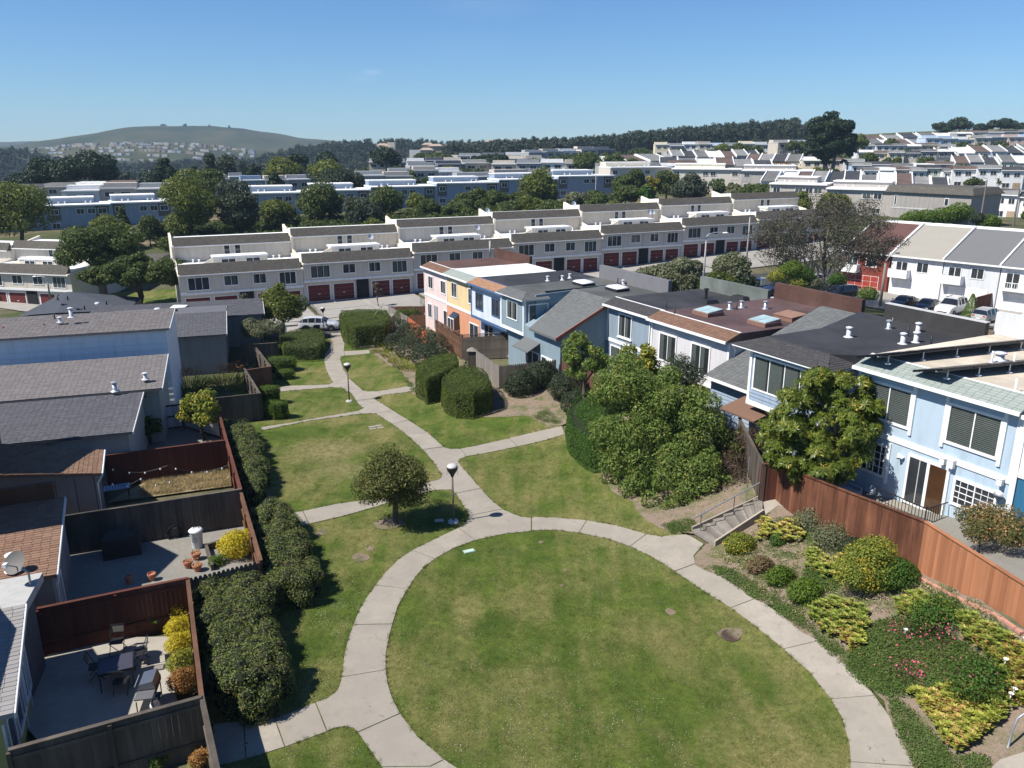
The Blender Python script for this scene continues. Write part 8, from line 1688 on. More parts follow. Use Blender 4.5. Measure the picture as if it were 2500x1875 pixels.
for px,py,r in ((882,1362,.42),(905,1340,.2),(1637,1496,.22),(1380,1392,.1),(1372,1430,.1),(1320,1325,.12),(784,1300,.35)):
    c=ON(px,py); q=[(c.x+r*.8*math.cos(a)*(1+.25*math.sin(a*2+px)),c.y+r*math.sin(a)*(1+.2*math.cos(a*3))) for a in np.arange(0,6.28,.4)]; sheet('bare_soil',q,EARTH,.03,.2,wob=.02,kind='stuff')
for i,(px,py) in enumerate(((908,1043),(924,1040),(910,1048),(929,1045))):
    e=empty('stepping_stone',ON(px,py),R(20),['flat stone set in the grass, back left of four','flat stone set in the grass, back right of four','flat stone set in the grass, front left of four','flat stone set in the grass, front right of four'][i],'stone','four flat stones in the dry lawn'); b=MB(); b.prism([(-.24,-.15,0),(.24,-.13,0),(.22,.15,0),(-.22,.14,0)],[(-.22,-.13,.045),(.22,-.12,.05),(.2,.13,.045),(-.2,.12,.05)]); b.build('stone',CONC,e)
e=empty('stepping_stone',ON(1072,1272),R(10),'pale flat stone at the foot of the lamp post in the tree shade','stone'); b=MB(); b.prism([(-.22,-.15,0),(.24,-.17,0),(.22,.15,0),(-.2,.14,0)],[(-.2,-.13,.05),(.22,-.15,.055),(.2,.13,.05),(-.18,.12,.05)]); b.build('stone',concrete('lamp_base',(.5,.49,.46,1),.1),e)
# ================================================================ patio and yard things
def place(px,py): return ON(px,py)
p=place(483,1337); e=empty('waste_bin',p,0,'white round recycling bin with handled lid against the dark fence','bin')
MB().lathe((0,0,0),[(.2,0),(.22,.05),(.27,.8),(.29,.82)],22).build('body',P_('white_plastic',(.62,.63,.66,1),var=.04),e,smooth=True); MB().lathe((0,0,.82),[(.30,0),(.31,.03),(.22,.1),(.03,.13)],22).build('lid',P_('white_lid',(.7,.7,.72,1),var=.04),e,smooth=True); MB().tube([(-.1,-.05,.93),(-.06,-.04,1.0),(.1,.06,1.0),(.13,.08,.93)],.018,6).build('handle',BLACKM,e)
m=MB()
for k in range(3):
    a0=k*2.094+.5
    for j in range(2):
        a=a0+j*.75; b0=.10*math.cos(a),.10*math.sin(a); a2=a+.6; b1=.10*math.cos(a2),.10*math.sin(a2); m.poly([(b0[0]*.8,-.262,.47+b0[1]*.8),(b0[0]*1.15,-.262,.47+b0[1]*1.15),(b1[0]*1.15,-.262,.47+b1[1]*1.15),(b1[0]*.8,-.262,.47+b1[1]*.8)])
    a=a0+1.5; m.poly([(.065*math.cos(a),-.262,.47+.065*math.sin(a)),(.135*math.cos(a),-.262,.47+.135*math.sin(a)),(.10*math.cos(a+.35),-.262,.47+.10*math.sin(a+.35))])
m.build('recycling_mark',P_('ink_blue',(.05,.09,.12,1)),e)
for i,(px,py,r,lab) in enumerate(((480,1367,.19,'terracotta pot, back one of the cluster beside the raised bed'),(460,1387,.19,'terracotta pot, left one of the cluster beside the raised bed'),(483,1395,.19,'terracotta pot, front one of the cluster beside the raised bed'),(372,1418,.15,'small terracotta pot alone at the shadow edge of the paved yard'),(315,1425,.14,'small pot in the shade of the paved yard'))):
    e=empty('flower_pot',place(px,py),0,lab,'plant pot','terracotta pots in the paved yard'); TC=P_('terracotta',(.42,.17,.10,1)); MB().lathe((0,0,0),[(r*.65,0),(r*.95,.26),(r*1.1,.27),(r*1.1,.34),(r*.95,.34),(r*.92,.28),(.01,.27)],16).build('pot',TC,e,smooth=False)
    if i<3: rgp=np.random.default_rng(i); C=rgp.normal(0,.08,(60,3))+np.array([0,0,.38]); link('dry_plant',quads_mesh('dry_plant',*leaves(C,C,.06,.2,0,1,rgp),DRYG),e)
# raised bed edging by the yellow bush
a=place(505,1345);b_=place(520,1395);c=place(598,1318)
for P0,P1,l in ((a,b_,'left timber edge of the raised bed with the yellow bush'),(a,c,'back timber edge of the raised bed with the yellow bush')):
    e=empty('timber_edging',P0,0,l,'edging','timber edges of the raised bed',xax=(P1-P0)); MB().box(0,-.06,-.05,(P1-P0).length,.06,.32).build('beam',W_OLD,e)
# covered barbecue
p=place(300,1355); e=empty('covered_grill',p,0,'grill under a black fabric cover against the dark fence','covered grill',xax=D24); CV=P_('black_cover',(.035,.033,.033,1),rough=.6); b=MB(); b.prism([(-.75,-.35,0),(.75,-.35,0),(.75,.35,0),(-.75,.35,0)],[(-.72,-.33,.95),(.72,-.33,.95),(.72,.33,.95),(-.72,.33,.95)]); b.prism([(-.72,-.33,.95),(.72,-.33,.95),(.72,.33,.95),(-.72,.33,.95)],[(-.45,-.12,1.18),(.35,-.15,1.22),(.4,.2,1.22),(-.5,.22,1.16)]); b.build('cover',CV,e)
# hose reel
p=PLV(427,1283,FT(150,1262,1.85),(FT(588,1195,1.85)-FT(150,1262,1.85)).normalized()); e=empty('garden_hose',p+Vector((.02,-.12,-.3)),0,'coiled dark garden hose hanging on the weathered fence','hose',xax=D24); b=MB()
for k in range(5): r=.26+.03*k; b.tube([(r*math.cos(t)*.85,-.03*k,r*math.sin(t)*1.1) for t in np.arange(0,6.5,.4)],.018,5)
b.build('coil',P_('black_hose',(.015,.018,.016,1)),e); MB().lathe((0,0,.25),[(.12,0),(.12,.06)],10).build('holder',P_('hose_holder',(.3,.3,.29,1)),e)
# patio table and folding chairs
FUR=P_('dark_furniture',(.025,.025,.028,1),rough=.4); 
p=place(290,1665); e=empty('patio_table',p,0,'square dark patio table half in shadow','table',xax=D24); MB().box(-.5,-.45,.70,.5,.45,.73).build('table_top',P_('smoked_table_top',(.055,.055,.075,1),rough=.35),e); MB().box(-.53,-.48,.66,.53,-.45,.735).box(-.53,.45,.66,.53,.48,.735).box(-.53,-.45,.66,-.5,.45,.735).box(.5,-.45,.66,.53,.45,.735).build('frame',FUR,e)
for x in (-.48,.48):
    for y in (-.43,.43): MB().tube([(x,y,0),(x,y,.66)],.022,6).build('leg',FUR,e)
def chair(px,py,rz,label):
    e=empty('folding_chair',place(px,py),rz,label,'chair','dark folding chairs round the patio table')
    MB().box(-.21,-.2,.44,.21,.2,.465).build('seat',FUR,e)
    for x in (-.22,.22):
        MB().tube([(x,.28,0),(x,-.05,.45),(x,-.25,.95)],.014,6).build('leg',FUR,e); MB().tube([(x,-.26,0),(x,.18,.47)],.014,6).build('leg',FUR,e)
    b=MB(); b.slab([(-.2,-.19,.70),(.2,-.19,.70),(.2,-.25,.92),(-.2,-.25,.92)],.02); b.build('backrest',P_('chair_mesh',(.10,.095,.08,1)),e); MB().tube([(-.22,-.25,.95),(.22,-.25,.95)],.014,6).build('top_rail',FUR,e)
chair(349,1620,R(115),'dark folding chair right of the patio table in the sun'); chair(238,1655,R(-70),'dark folding chair left of the patio table in shade'); chair(300,1690,R(5),'dark folding chair in front of the patio table seen from behind'); chair(290,1592,R(190),'dark folding chair behind the patio table in deep shade')
# barbecue
p=place(372,1722); e=empty('barbecue',p,0,'open-shelved gas barbecue with grey steel hood','barbecue',xax=Vector((.2,-1,0))); b=MB(); b.prism([(-.36,-.26,.86),(.36,-.26,.86),(.36,.26,.86),(-.36,.26,.86)],[(-.34,-.2,1.02),(.34,-.2,1.02),(.34,.2,1.1),(-.34,.2,1.1)]); b.build('hood',metal('steel_hood',(.30,.31,.34,1),.35,.8),e)
MB().box(-.37,-.27,.68,.37,.27,.86).build('fire_box',BLACKM,e); MB().box(.38,-.26,.80,.80,.26,.84).build('side_shelf',P_('shelf_grey',(.12,.12,.13,1)),e)
for x in (-.33,.72):
    for y in (-.23,.23): MB().tube([(x,y,0),(x,y,.7)],.018,6).build('leg',BLACKM,e)
MB().box(-.34,-.24,.2,.74,.24,.23).build('bottom_shelf',BLACKM,e); MB().tube([(-.3,-.34,.95),(.3,-.34,.95)],.015,6).build('handle',GALV,e)
for x in (-.2,0,.2): b=MB(); b.tube([(x,-.27,.76),(x,-.31,.76)],.025,8); b.build('knob',GALV,e)
p=place(381,1738); e=empty('gas_cylinder',p,0,'white gas cylinder beside the barbecue','gas cylinder'); MB().lathe((0,0,0),[(.10,0),(.15,.05),(.155,.28),(.12,.36),(.04,.40)],16).build('tank',P_('white_tank',(.7,.7,.7,1),rough=.35),e,smooth=True); MB().lathe((0,0,.38),[(.09,0),(.09,.1),(.08,.1),(.08,0)],12).build('collar',WHITE,e)
for i,(px,py) in enumerate(((388,1632),(417,1626))):
    e=empty('paving_square',place(px,py),R(15),['left dark-edged paving square between chair and yellow bush','right dark-edged paving square touching the yellow bush'][i],'paving square','dark-edged paving squares'); MB().box(-.18,-.16,0,.18,.16,.05).build('border',P_('dark_edge',(.05,.045,.04,1)),e); MB().box(-.14,-.12,.05,.14,.12,.056).build('slab',CONC2,e)
# planter plants by the dark fence in the patio
for i,(px,py) in enumerate(((305,1545),(335,1545),(372,1535))):
    c=place(px,py); P=[(c.x+random.uniform(-.35,.35),c.y+random.uniform(-.25,.25),c.z+random.uniform(.15,.5)) for _ in range(16)]; o=gn_scatter('aeonium',P,hidden_source('aeonium',rosette(SUC,rng,20,.2)),smin=.6,smax=1.1)
for i,(px,py,m,lab) in enumerate(((250,1855,L_LIM,'low yellow-green plant at the bottom edge left of the wire racks'),(345,1862,L_DKH,'spiky green plant at the bottom edge of the yard'),(385,1868,L_BIG,'leafy green plant at the bottom edge'),(490,1865,leafm('orange_brown_leaf',(.20,.10,.03,1),(.42,.22,.07,1)),'rust coloured plant by the bottom fence corner'))):
    yb(px,py,.3,.4,lab,m,900,.05)
# string lights over the dry-grass yard
a=AZ(258,1140,2.2); b_=AZ(575,1138,1.9)
for j,(P0,P1,lab) in enumerate(((AZ(255,1138,2.0),AZ(560,1135,1.7),'upper string of small white bulbs over the dry grass yard'),(AZ(255,1170,2.0),AZ(430,1165,1.7),'lower string of small white bulbs over the dry grass yard'))):
    e=empty('string_lights',P0,0,lab,'string lights'); D_=P1-P0; n=8 if j==0 else 5; pts=[(D_.x*t,D_.y*t,D_.z*t-.35*math.sin(math.pi*((t*2)%1))) for t in np.linspace(0,1,25)]; MB().tube(pts,.008,4).build('cord',BLACKM,e)
    for k in range(n): t=(k+.5)/n; q=(D_.x*t,D_.y*t,D_.z*t-.35*math.sin(math.pi*((t*2)%1))-.08); MB().lathe(q,[(.015,.08),(.04,.04),(.04,0),(.01,-.03)],8).build('bulb',WHITE,e)
p=place(290,1220); e=empty('slatted_table',p,0,'slatted blue-grey garden table in the shade of the dry grass yard','table',xax=D24)
for i in range(9): MB().box(-.6+i*.135,-.35,.68,-.6+i*.135+.11,.35,.71).build('slat',P_('blue_grey_slat',(.30,.36,.46,1)),e)
for x in (-.5,.5):
    for y in (-.3,.3): MB().tube([(x,y,0),(x,y,.68)],.02,6).build('leg',FUR,e)
# iron railing and stoop of the sky blue house
Mh=None
hh=[o for o in bpy.data.objects if o.get('label','').startswith('sky blue townhouse')][0]; Mh=world_of(hh)
e=empty('stoop',Mh@Vector((3.9,-.75,-.4)),0,'concrete stoop below the sliding door of the sky blue house','stoop',xax=EU); MB().box(-1.3,-.75,-.2,1.3,.68,.35).build('slab',CONC,e)
e=empty('railing',Mh@Vector((3.9,-1.4,-.05)),0,'black iron railing round the concrete stoop','railing',xax=EU)
for y in (0,):
    MB().box(-1.2,-.015,.82,1.1,.015,.86).build('rail',BLACKM,e); MB().box(-1.2,-.015,.12,1.1,.015,.15).build('rail',BLACKM,e)
    for i in range(16): MB().box(-1.2+i*.153,-.01,0,-1.18+i*.153,.01,.84).build('bar',BLACKM,e)
for x in (1.1,):
    MB().box(x-.015,0,.82,x+.015,1.3,.86).build('rail',BLACKM,e)
    for i in range(8): MB().box(x-.01,.15*i,0,x+.01,.15*i+.02,.84).build('bar',BLACKM,e)
for x in (-1.2,1.1): MB().box(x-.02,-.02,-.3,x+.02,.02,.95).build('post',BLACKM,e)
e=empty('patio_table',Mh@Vector((5.3,-2.0,-.3)),0,'small round white table beside the stoop','table'); MB().lathe((0,0,.68),[(.02,-.02),(.4,0),(.42,.03),(.02,.04)],20).build('table_top',P_('bleached_top',(.6,.58,.52,1)),e); MB().lathe((0,0,0),[(.25,0),(.06,.05),(.05,.66)],12).build('pedestal',GREYM,e)
e=empty('bench_step',Mh@Vector((.5,-1.0,-.45)),0,'low blue-grey step box against the sky blue wall in tree shade','step box',xax=EU); MB().box(-1.1,-.4,0,.9,.4,.4).build('body',P_('bluegrey_step',(.30,.36,.44,1)),e); MB().box(-1.1,.3,.4,.9,.4,.55).build('back_ledge',P_('bluegrey_step',(.30,.36,.44,1)),e)
for i,(dx,dy,r,hh_) in enumerate(((-1.4,-1.0,.22,.5),(-1.1,-1.3,.2,.42),(-1.7,-.8,.2,.95))):
    e=empty('plant_pot',Mh@Vector((dx+.2,dy,-.4)),0,['pale bucket under the large-leaved tree, middle','pale bucket under the large-leaved tree, front','tall pale bucket stack under the large-leaved tree'][i],'bucket','pale buckets under the large-leaved tree'); MB().lathe((0,0,0),[(r*.8,0),(r,hh_),(r*1.1,hh_),(r*1.1,hh_+.04),(r*.9,hh_+.04),(r*.9,hh_-.03),(.01,hh_-.03)],16).build('body',P_('pale_bucket',(.5,.5,.52,1)),e)
# red deck of the boarded house
hb=[o for o in bpy.data.objects if o.get('label','').startswith('grey-blue boarded')][0]; Mb=world_of(hb); e=empty('deck',Mb@Vector((4.2,-.3,-.7)),0,'red painted timber deck and steps behind the corner fence','deck',xax=EU); RD=wood('red_deck_wood',(.36,.10,.05,1),(.5,.17,.09,1),var=.2)
for i in range(12): MB().box(-1.8+i*.3,-.6,0,-1.8+i*.3+.28,1.7,.35).build('plank',RD,e)
for i in range(3): MB().box(-1.6,-.6-.35*(i+1),-.1-.2*i,1.5,-.6-.35*i,.15-.18*i).build('tread',RD,e)
fence(Mb@Vector((-.5,-.2,0)),Mb@Vector((3.0,-.5,0)),1.5,paint('pale_panel',(.50,.47,.40,1),.08),'pale cream privacy panel below the grey-blue boarded house',bw=.3,zf=lambda x,y:1.1)
XW=Vector((.65,-.76,0)).normalized(); WO=Vector((51.4,109,2.6))
# ================================================================ cars
def tire():
    m=MB(); m.lathe((0,0,0),[(.19,-.10),(.30,-.11),(.33,-.08),(.335,0),(.33,.08),(.30,.11),(.19,.10)],20); m.v=[(x,z,y) for x,y,z in m.v]; return m.mesh('tyre',paint('tyre_rubber',(.02,.02,.02,1),.2,.9))
def rimm():
    m=MB(); m.lathe((0,0,0),[(.02,-.09),(.06,-.10),(.19,-.09),(.215,-.10),(.215,.09),(.02,.08)],20); m.v=[(x,z,y) for x,y,z in m.v]
    for k in range(5):
        a=k*1.2566; M=Matrix.Rotation(a,4,'Y'); m.box(-.03,-.115,.03,.03,-.09,.20,M=M)
    return m.mesh('rim',metal('alloy',(.45,.46,.48,1),.35,.8))
TY,RI=tire(),rimm()
def carpaint(name,c):
    if name in MC: return MC[name]
    m,nt,b=_new(name); b.inputs['Base Color'].default_value=(*c,1); b.inputs['Roughness'].default_value=.32; b.inputs['Coat Weight'].default_value=.6; b.inputs['Coat Roughness'].default_value=.08; b.inputs['Metallic'].default_value=.15; MC[name]=m; return m
CG=glassm('car_glass',(.012,.014,.018,1),.05); TL=paint('tail_light',(.35,.01,.01,1),.1,.3,bmp=0); HL=paint('head_light',(.65,.67,.7,1),.05,.15,bmp=0)
# body stations: x, half width, belt z, roof z (== belt where no cabin), roof half width
CT={'sedan':(4.7,1.45,[(-2.35,.72,.62,.62,.70),(-2.2,.84,.88,.88,.80),(-1.75,.90,1.00,1.02,.82),(-1.15,.91,.98,1.30,.64),(-.55,.92,.97,1.43,.60),(.15,.92,.95,1.44,.60),(.65,.91,.94,1.30,.62),(1.15,.90,.92,.95,.80),(1.85,.87,.84,.84,.78),(2.2,.80,.70,.70,.70),(2.35,.66,.55,.55,.6)]),
 'suv':(4.8,1.75,[(-2.4,.80,.80,.80,.75),(-2.3,.90,1.05,1.12,.80),(-2.05,.93,1.10,1.62,.70),(-1.2,.94,1.10,1.74,.68),(-.3,.95,1.09,1.76,.68),(.35,.95,1.08,1.68,.67),(.95,.94,1.06,1.12,.82),(1.3,.93,1.05,1.06,.84),(1.95,.91,.98,.98,.82),(2.3,.85,.80,.80,.76),(2.4,.72,.60,.60,.66)]),
 'wagon':(4.5,1.5,[(-2.25,.76,.70,.70,.72),(-2.18,.86,.98,1.0,.78),(-1.75,.89,1.02,1.36,.66),(-1.1,.90,1.0,1.47,.64),(-.3,.91,.98,1.5,.63),(.4,.91,.96,1.42,.62),(1.0,.90,.94,1.15,.68),(1.35,.89,.92,.95,.78),(1.85,.86,.82,.82,.76),(2.15,.78,.66,.66,.7),(2.25,.66,.5,.5,.6)])}
BIGF={'big':1.1}
def car(loc,rz,typ,col,label,scale=1.0,rack=False,name='parked_car',group='cars parked along the streets'):
    e=empty(name,loc,rz,label,'car',group); L,hgt,st=CT[typ]; B=MB(); Gm=MB(); s=scale
    rings=[]
    for x,w,zb,zr,wr in st:
        k=len(B.v); ring=[(x,-w*.93,.26),(x,-w,.42),(x,-w,zb*.78),(x,-w*.96,zb),(x,-wr,zr),(x,0,zr+.03),(x,wr,zr),(x,w*.96,zb),(x,w,zb*.78),(x,w,.42),(x,w*.93,.26)]
        B.v+=[(a*s,b_*s,c_*s) for a,b_,c_ in ring]; rings.append((k,zr-zb))
    Gm.v=list(B.v); nr=11
    for i in range(len(rings)-1):
        a,ca=rings[i]; b_,cb=rings[i+1]
        for j in range(nr-1):
            f=(a+j,a+j+1,b_+j+1,b_+j); side=j in (3,6); cabin=max(ca,cb)>.22; full=min(ca,cb)>.22
            glass=(side and cabin) or (j in (4,5) and cabin and not full)
            (Gm if glass else B).f.append(f); (Gm if glass else B).m.append(0)
    a=rings[0][0]; B.f.append(tuple(range(a,a+nr))); B.m.append(0); a=rings[-1][0]; B.f.append(tuple(range(a+nr-1,a-1,-1))); B.m.append(0)
    n=len(st); B.f.append(tuple([rings[i][0] for i in range(n)]+[rings[i][0]+10 for i in range(n-1,-1,-1)])); B.m.append(0)
    pm=carpaint('car_'+label.split()[0]+'_'+str(col),col); body=B.build('body',pm,e,smooth=False)
    bv=body.modifiers.new('b','BEVEL'); bv.width=.05*s; bv.segments=2; bv.limit_method='ANGLE'; bv.angle_limit=R(12)
    for p in body.data.polygons: p.use_smooth=True
    Gm.build('windows',CG,e)
    # pillars over the glass
    b=MB()
    for i in range(1,len(st)-1):
        x,w,zb,zr,wr=st[i]
        if zr-zb>.22:
            for sg in (-1,1): b.tube([(x*s,sg*w*.965*s,zb*s),(x*s,sg*(wr+.006)*s,zr*s)],.03*s,4)
    b.build('pillar',pm,e)
    for x in (-1.42,1.42):
        for y in (-.82,.82):
            w=link('wheel',TY,e,False,Matrix.Translation((x*s,y*s*1.02,.33*s))@Matrix.Scale(s,4)@(Matrix.Rotation(R(180),4,'Z') if y>0 else Matrix())); link('rim',RI,w)
            aw=MB(); aw.tube([(x*s+.40*s*math.cos(t),(y*1.105)*s,.33*s+.40*s*math.sin(t)) for t in np.arange(-.15,3.4,.3)],.035*s,4); aw.build('wheel_arch',BLACKM,e)
    xf,xr=st[-2][0],st[1][0]; zf=st[-2][2]; zr_=st[1][2]
    for y in (-.62,.62): MB().box((xf-.02)*s,(y-.16)*s,(zf-.12)*s,(xf+.07)*s,(y+.16)*s,(zf-.01)*s).build('headlight',HL,e); MB().box((xr-.08)*s,(y-.14)*s,(zr_-.28)*s,(xr+.03)*s,(y+.16)*s,(zr_-.02)*s).build('tail_light',TL,e)
    MB().box((xr-.16)*s,-.25*s,.62*s,(xr-.11)*s,.25*s,.74*s).build('number_plate',WHITE,e); MB().box((xf+.06)*s,-.5*s,.36*s,(xf+.12)*s,.5*s,.56*s).build('grille',BLACKM,e)
    xm=[q[0] for q in st if q[3]-q[2]>.22][-1]+.35
    for y in (-1,1): MB().box((xm-.08)*s,(y*.94-.0)*s-(.1*s if y<0 else 0),.98*s*(hgt/1.5)**.5,(xm+.08)*s,(y*.94)*s+(.1*s if y>0 else 0),1.12*s*(hgt/1.5)**.5).build('mirror',pm,e)
    for y in (-1,1):
        for x0 in (-.55,.45): MB().box((x0-.08)*s,(y*.945-.012)*s,.80*s,(x0+.06)*s,(y*.945+.012)*s,.83*s).build('door_handle',pm,e)
    if rack:
        for y in (-.6,.6): MB().tube([(-1.5*s,y*s,(hgt+.04)*s),(.2*s,y*s,(hgt+.04)*s)],.03*s,5).build('roof_rail',BLACKM,e)
    return e
def carat(px,py,d,rz,typ,col,label,**k):
    p=AD(px,py,d); z=T(p.x,p.y)+.05; return car((p.x,p.y,z),rz,typ,col,label,**k)
rs=math.atan2(RX.y,RX.x)
c0=ON(782,805,0); car((c0.x,c0.y-.2,c0.z+.05),R(3),'wagon',(.62,.64,.68),'white hatchback parked across the end of the path')
for px,py,rzz,ty,cl,lab,sc_ in ((1680,636,rs+R(180),'suv',(.06,.055,.05),'dark brown van parked before the grey block garages',1.15),(1725,672,rs,'wagon',(.70,.71,.72),'white car behind the green-grey parapet by the street lamp',1.0),(1825,664,rs+R(175),'sedan',(.012,.014,.013),'black car half hidden by the silvery street tree',1.0),(1905,648,rs+R(178),'suv',(.015,.018,.035),'dark navy car with plate in the street, left of two',1.0),(2000,634,rs+R(178),'suv',(.012,.014,.03),'dark navy car in the street, right of two',1.0),(2060,632,rs+R(178),'suv',(.02,.02,.022),'black car half hidden by the twisting tree',1.0),(1570,640,rs,'sedan',(.01,.02,.02),'dark car peeping over the silvery bushes',.9),(2010,590,rs,'wagon',(.6,.6,.62),'white car seen through the brown tree',1.0)):
    d={2010:112,1570:101,1680:108,1725:92}.get(px,98+ (0 if px<1850 else 4)); carat(px,py,d,rzz,ty,cl,lab,scale=sc_)
RW=math.atan2(-XW.x,XW.y)+math.pi; RW=math.atan2(-.65,-.76)
for px,py,rr_,ty,cl,lab,sc_,rk in ((2205,752,RW,'sedan',(.02,.02,.022),'black sedan in front of the white garage, leftmost of the driveway cars',1,False),(2262,758,RW+.08,'sedan',(.018,.02,.035),'dark blue sedan between the black sedan and the big white one',1,False),(2320,765,RW,'suv',(.68,.68,.66),'big white four-wheel drive with sun roof on the driveway',1.1,True),(2410,786,RW+math.pi-.1,'suv',(.38,.38,.36),'silver hatchback with red tail lights nearest the dark parapet',.95,False),(2505,805,RW,'sedan',(.55,.6,.7),'pale blue car cut off by the right edge',1,False)):
    q=AZ(px,py,-2.45); car((q.x,q.y,T(q.x,q.y)+.08),rr_,ty,cl,lab,scale=sc_,rack=rk)
sheet('driveway',[WO+XW*(-3)+Vector((.9,.3,0)),WO+XW*22+Vector((.9,.3,0)),WO+XW*22+Vector((-.76,-.65,0))*14,WO+XW*(-3)+Vector((-.76,-.65,0))*14],DRIVE,.06,1.5)
carat(1918,706,88,R(15),'suv',(.62,.64,.66),'white pickup-like car roof showing over the parapet'); carat(2465,550,134,R(10),'suv',(.14,.015,.02),'dark red car on the right-hand road'); carat(2440,555,133,R(10),'sedan',(.02,.03,.08),'dark blue car roof below the dark red car')
carat(2385,520,150,R(10),'suv',(.02,.025,.04),'dark car parked under the white row balconies'); carat(1995,600,108,R(100),'sedan',(.03,.03,.04),'dark car behind the brown tree')
# wheelie bins
def bin_(px,py,d,col,lab,z=None):
    p=AD(px,py,d); z=T(p.x,p.y); e=empty('wheelie_bin',(p.x,p.y,z+.05),random.uniform(-.3,.3),lab,'bin','wheelie bins in the street'); m=P_('bin_'+col[0],(*col[1],1)); b=MB(); b.prism([(-.24,-.26,.05),(.24,-.26,.05),(.24,.26,.05),(-.24,.26,.05)],[(-.3,-.36,1.0),(.3,-.36,1.0),(.3,.34,1.0),(-.3,.34,1.0)]); b.build('body',m,e); b=MB(); b.prism([(-.32,-.38,1.0),(.32,-.38,1.0),(.32,.38,1.0),(-.32,.38,1.0)],[(-.3,-.34,1.08),(.3,-.34,1.08),(.3,.36,1.1),(-.3,.36,1.1)]); b.build('lid',m,e)
    for y in (-.26,.26): w=MB(); w.lathe((0,0,0),[(.1,-.03),(.1,.03)],10); w.v=[(z_+y,x+.28,y_+.1) for x,y_,z_ in w.v]; w.build('wheel',BLACKM,e)
NV=('navy',(.01,.02,.05)); BL=('blue',(.02,.08,.30)); GR=('grey',(.06,.06,.065)); GN=('green_grey',(.20,.24,.25))
for px,py,d,c,lab in ((771,768,86,NV,'dark bin with pale lid beside the white hatchback'),(881,754,92,NV,'dark bin alone at the edge of the open driveway'),(1729,650,104,BL,'bright blue bin beside the street lamp'),(1710,650,104,GN,'pale grey bin left of the bright blue one'),(1822,635,108,GN,'pale grey-green bin, left of the row of five'),(1833,634,108,GN,'pale grey-green bin, second of the row of five'),(1845,633,108,BL,'blue bin, third of the row of five'),(1854,631,108,BL,'blue bin, fourth of the row of five'),(1868,630,109,GN,'pale grey bin at the right end of the row of five'),(1940,620,112,BL,'blue bin seen under the brown tree'),(1950,620,112,('orange',(.4,.12,.04)),'orange-brown bin under the brown tree')): bin_(px,py,d,c,lab)
p=AD(1043,733,95); e=empty('covered_mound',(p.x,p.y,T(p.x,p.y)),0,'small blue covered object by the low driveway wall','cover'); MB().lathe((0,0,0),[(.5,0),(.48,.2),(.3,.4),(.05,.45)],10).build('cover',P_('bin_blue',(.02,.12,.35,1)),e)
# small street tree with stakes and the two driveway rails
treeD(922,687,24,101,'thin staked street tree with sparse brown leaves before the garages',L_BRN,n=420,leaf=.12,trunk=.4,k=10,cr=.3,seed=5); treeD(594,708,22,98,'small sparse tree at the dark entry of the beige block',L_BRN,n=380,leaf=.12,trunk=.3,k=8,cr=.3,seed=6)
for i,(px0,py0,px1,py1) in enumerate(((755,728,772,748),(1025,706,1050,730))):
    a=AD(px0,py0,101); a.z=T(a.x,a.y)+.1; b_=AD(px1,py1,95); b_.z=T(b_.x,b_.y)+.1; e=empty('railing',a,0,['black rail between the driveways left of the red garages','black rail on the low wall at the right of the driveways'][i],'railing',xax=(b_-a)); L=(Vector((b_.x,b_.y,0))-Vector((a.x,a.y,0))).length; dz=b_.z-a.z
    for q in (.4,.95): MB().tube([(0,0,q),(L,0,q+dz)],.025,5).build('rail',BLACKM,e)
    for k in range(8): MB().tube([(L*k/7,0,dz*k/7-.1),(L*k/7,0,.95+dz*k/7)],.018,4).build('bar',BLACKM,e)
# ================================================================ white houses across the right-hand street

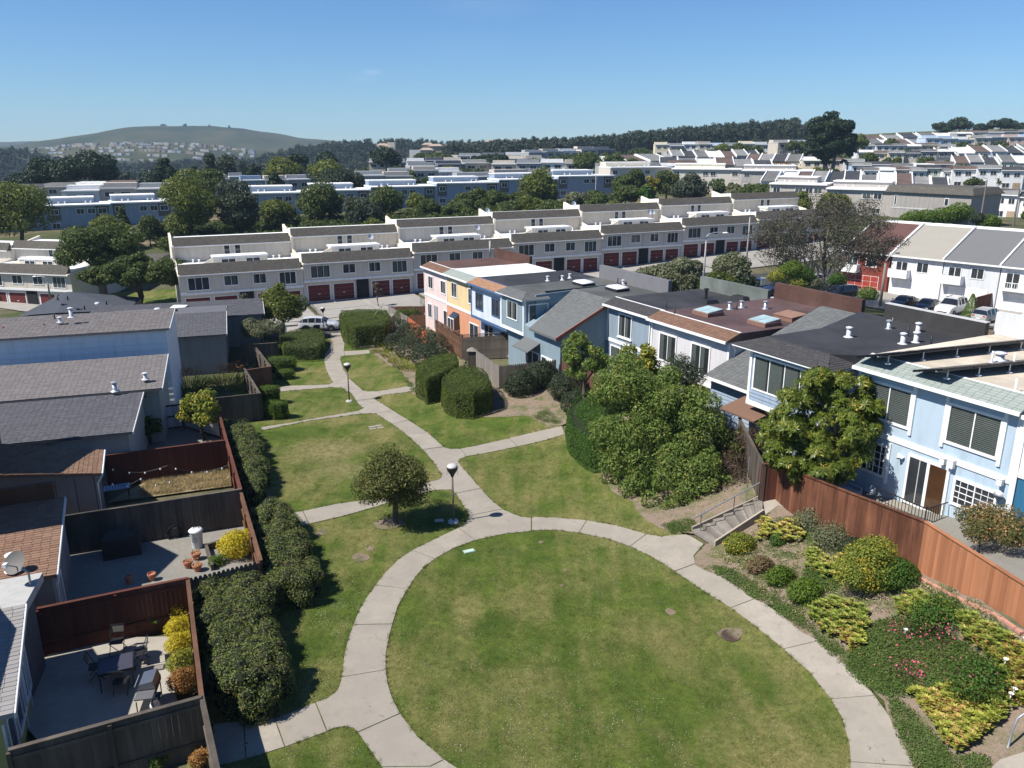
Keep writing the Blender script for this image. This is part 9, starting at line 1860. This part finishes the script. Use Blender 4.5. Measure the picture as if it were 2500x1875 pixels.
def wh(px,pye,d,W,label,wall,roofm,zb=-5.35,balc='solid',gar='white',storey=5.3,u=0,XW=XW):
    a=AD(px,pye,d) if px else WO+XW*u; e=empty('townhouse',(a.x,a.y,a.z-storey),0,label,'townhouse','white houses with garages on the right',xax=XW); E=storey
    MB().box(0,0,-3,W,12,E).build('wall',wall,e); b=MB(); b.prism([(-.1,-.4,E-.02),(W+.1,-.4,E-.02),(W+.1,8.5,E+3.4),(-.1,8.5,E+3.4)],[(-.1,-.4,E+.14),(W+.1,-.4,E+.14),(W+.1,8.5,E+3.6),(-.1,8.5,E+3.6)]); b.build('roof',roofm,e)
    b=MB(); b.prism([(0,0,E-.1),(W,0,E-.1),(W,9.9,E-.1),(0,9.9,E-.1)],[(0,.2,E+.1),(W,.2,E+.1),(W,9.9,E+3.3),(0,9.9,E+3.3)]); b.build('gable_wall',wall,e)
    for x in (-.18,W-.0): b=MB(); b.prism([(x,-.45,E-.1),(x+.18,-.45,E-.1),(x+.18,8.6,E+3.5),(x,8.6,E+3.5)],[(x,-.45,E+.3),(x+.18,-.45,E+.3),(x+.18,8.6,E+3.9),(x,8.6,E+3.9)]); b.build('rake_board',WHITE,e)
    MB().box(0,8.4,E+2.5,W,12,E+3.6).build('flat_roof',FWH,e); MB().box(-.1,-.5,E-.08,W+.1,-.38,E+.12).build('gutter',WHITE,e)
    window(e,W*.5,3.4,W*.5+1.6,4.8,0,2,fw=.11); 
    if balc=='solid':
        f=MB(); f.box(.1,-1.1,2.55,W*.4,0,2.75).build('balcony_floor',WHITE,e); MB().box(.1,-1.12,2.75,W*.4,-1.02,3.65).box(W*.4-.1,-1.02,2.75,W*.4,0,3.65).box(.1,-1.02,2.75,.2,0,3.65).build('balcony_panel',WHITE,e)
    else:
        MB().box(.4,-1.1,2.55,W*.9,0,2.75).build('balcony_floor',WHITE,e); MB().box(.4,-1.1,3.55,W*.9,-1.02,3.62).build('balcony_rail',WHITE,e)
        for i in range(26): MB().box(.42+i*(W*.9-.5)/25,-1.08,2.75,.46+i*(W*.9-.5)/25,-1.04,3.56).build('baluster',WHITE,e)
    d_=MB().box(.6,-.05,2.75,.6+1.6,-.001,4.7).build('sliding_door',WHITE,e); MB().box(.7,-.07,2.8,1.35,-.051,4.6).build('pane',GLASS,d_); MB().box(1.45,-.07,2.8,2.1,-.051,4.6).build('pane',GLASS,d_)
    if gar=='red':
        g_=MB().box(1.0,-.04,0,W-1.2,-.001,2.2).build('garage_door',WHITE,e)
        for i in range(4):
            for j in range(3): x0=1.05+i*(W-2.25)/4; MB().box(x0,-.07,.06+j*.72,x0+(W-2.25)/4-.06,-.041,.06+j*.72+.66).build('panel',P_('red_panel',(.35,.05,.03,1)),g_)
    else:
        g_=MB().box(.9,-.02,0,W-1.0,-.001,2.2).build('garage_door',WHITE,e)
        for j in range(4): MB().box(.92,-.06,.02+j*.55,W-1.02,-.021,.02+j*.55+.52).build('panel',WHITE,g_)
    return e
wh(0,0,0,6.6,'white house with solid balcony and tan-grey shingle slope',P_('bright_white_wall',(.76,.76,.77,1),var=.04),shingle_mat('tan_grey_roof',(.24,.225,.195,1),.25),u=0); 
wh(0,0,0,6.6,'pale boarded house with solid corner balcony right of the first white one',P_('pale_siding',(.58,.60,.62,1),var=.05),shingle_mat('mid_grey_roof',(.13,.13,.135,1),.2),u=6.75); 
wh(0,0,0,8,'white house with baluster balcony at the right edge',P_('bright_white_wall',(.76,.76,.77,1)),shingle_mat('mid_grey_roof',(.13,.13,.135,1),.2),balc='bars',u=13.5)
wh(0,0,0,6.6,'red house with flower balcony and red panelled garage',P_('red_wall',(.22,.05,.035,1)),P_('brown_roof_far',(.12,.06,.05,1)),gar='red',u=-6.9)
p=AD(2290,708,80)
fence(AZ(2380,758,-2.5),AZ(2445,742,-2.5),1.6,W_DKR,'dark red fence between the cone shrub and the white garage',bw=.2,zf=lambda x,y:T(x,y)+.2)
for zz in ():
    pass
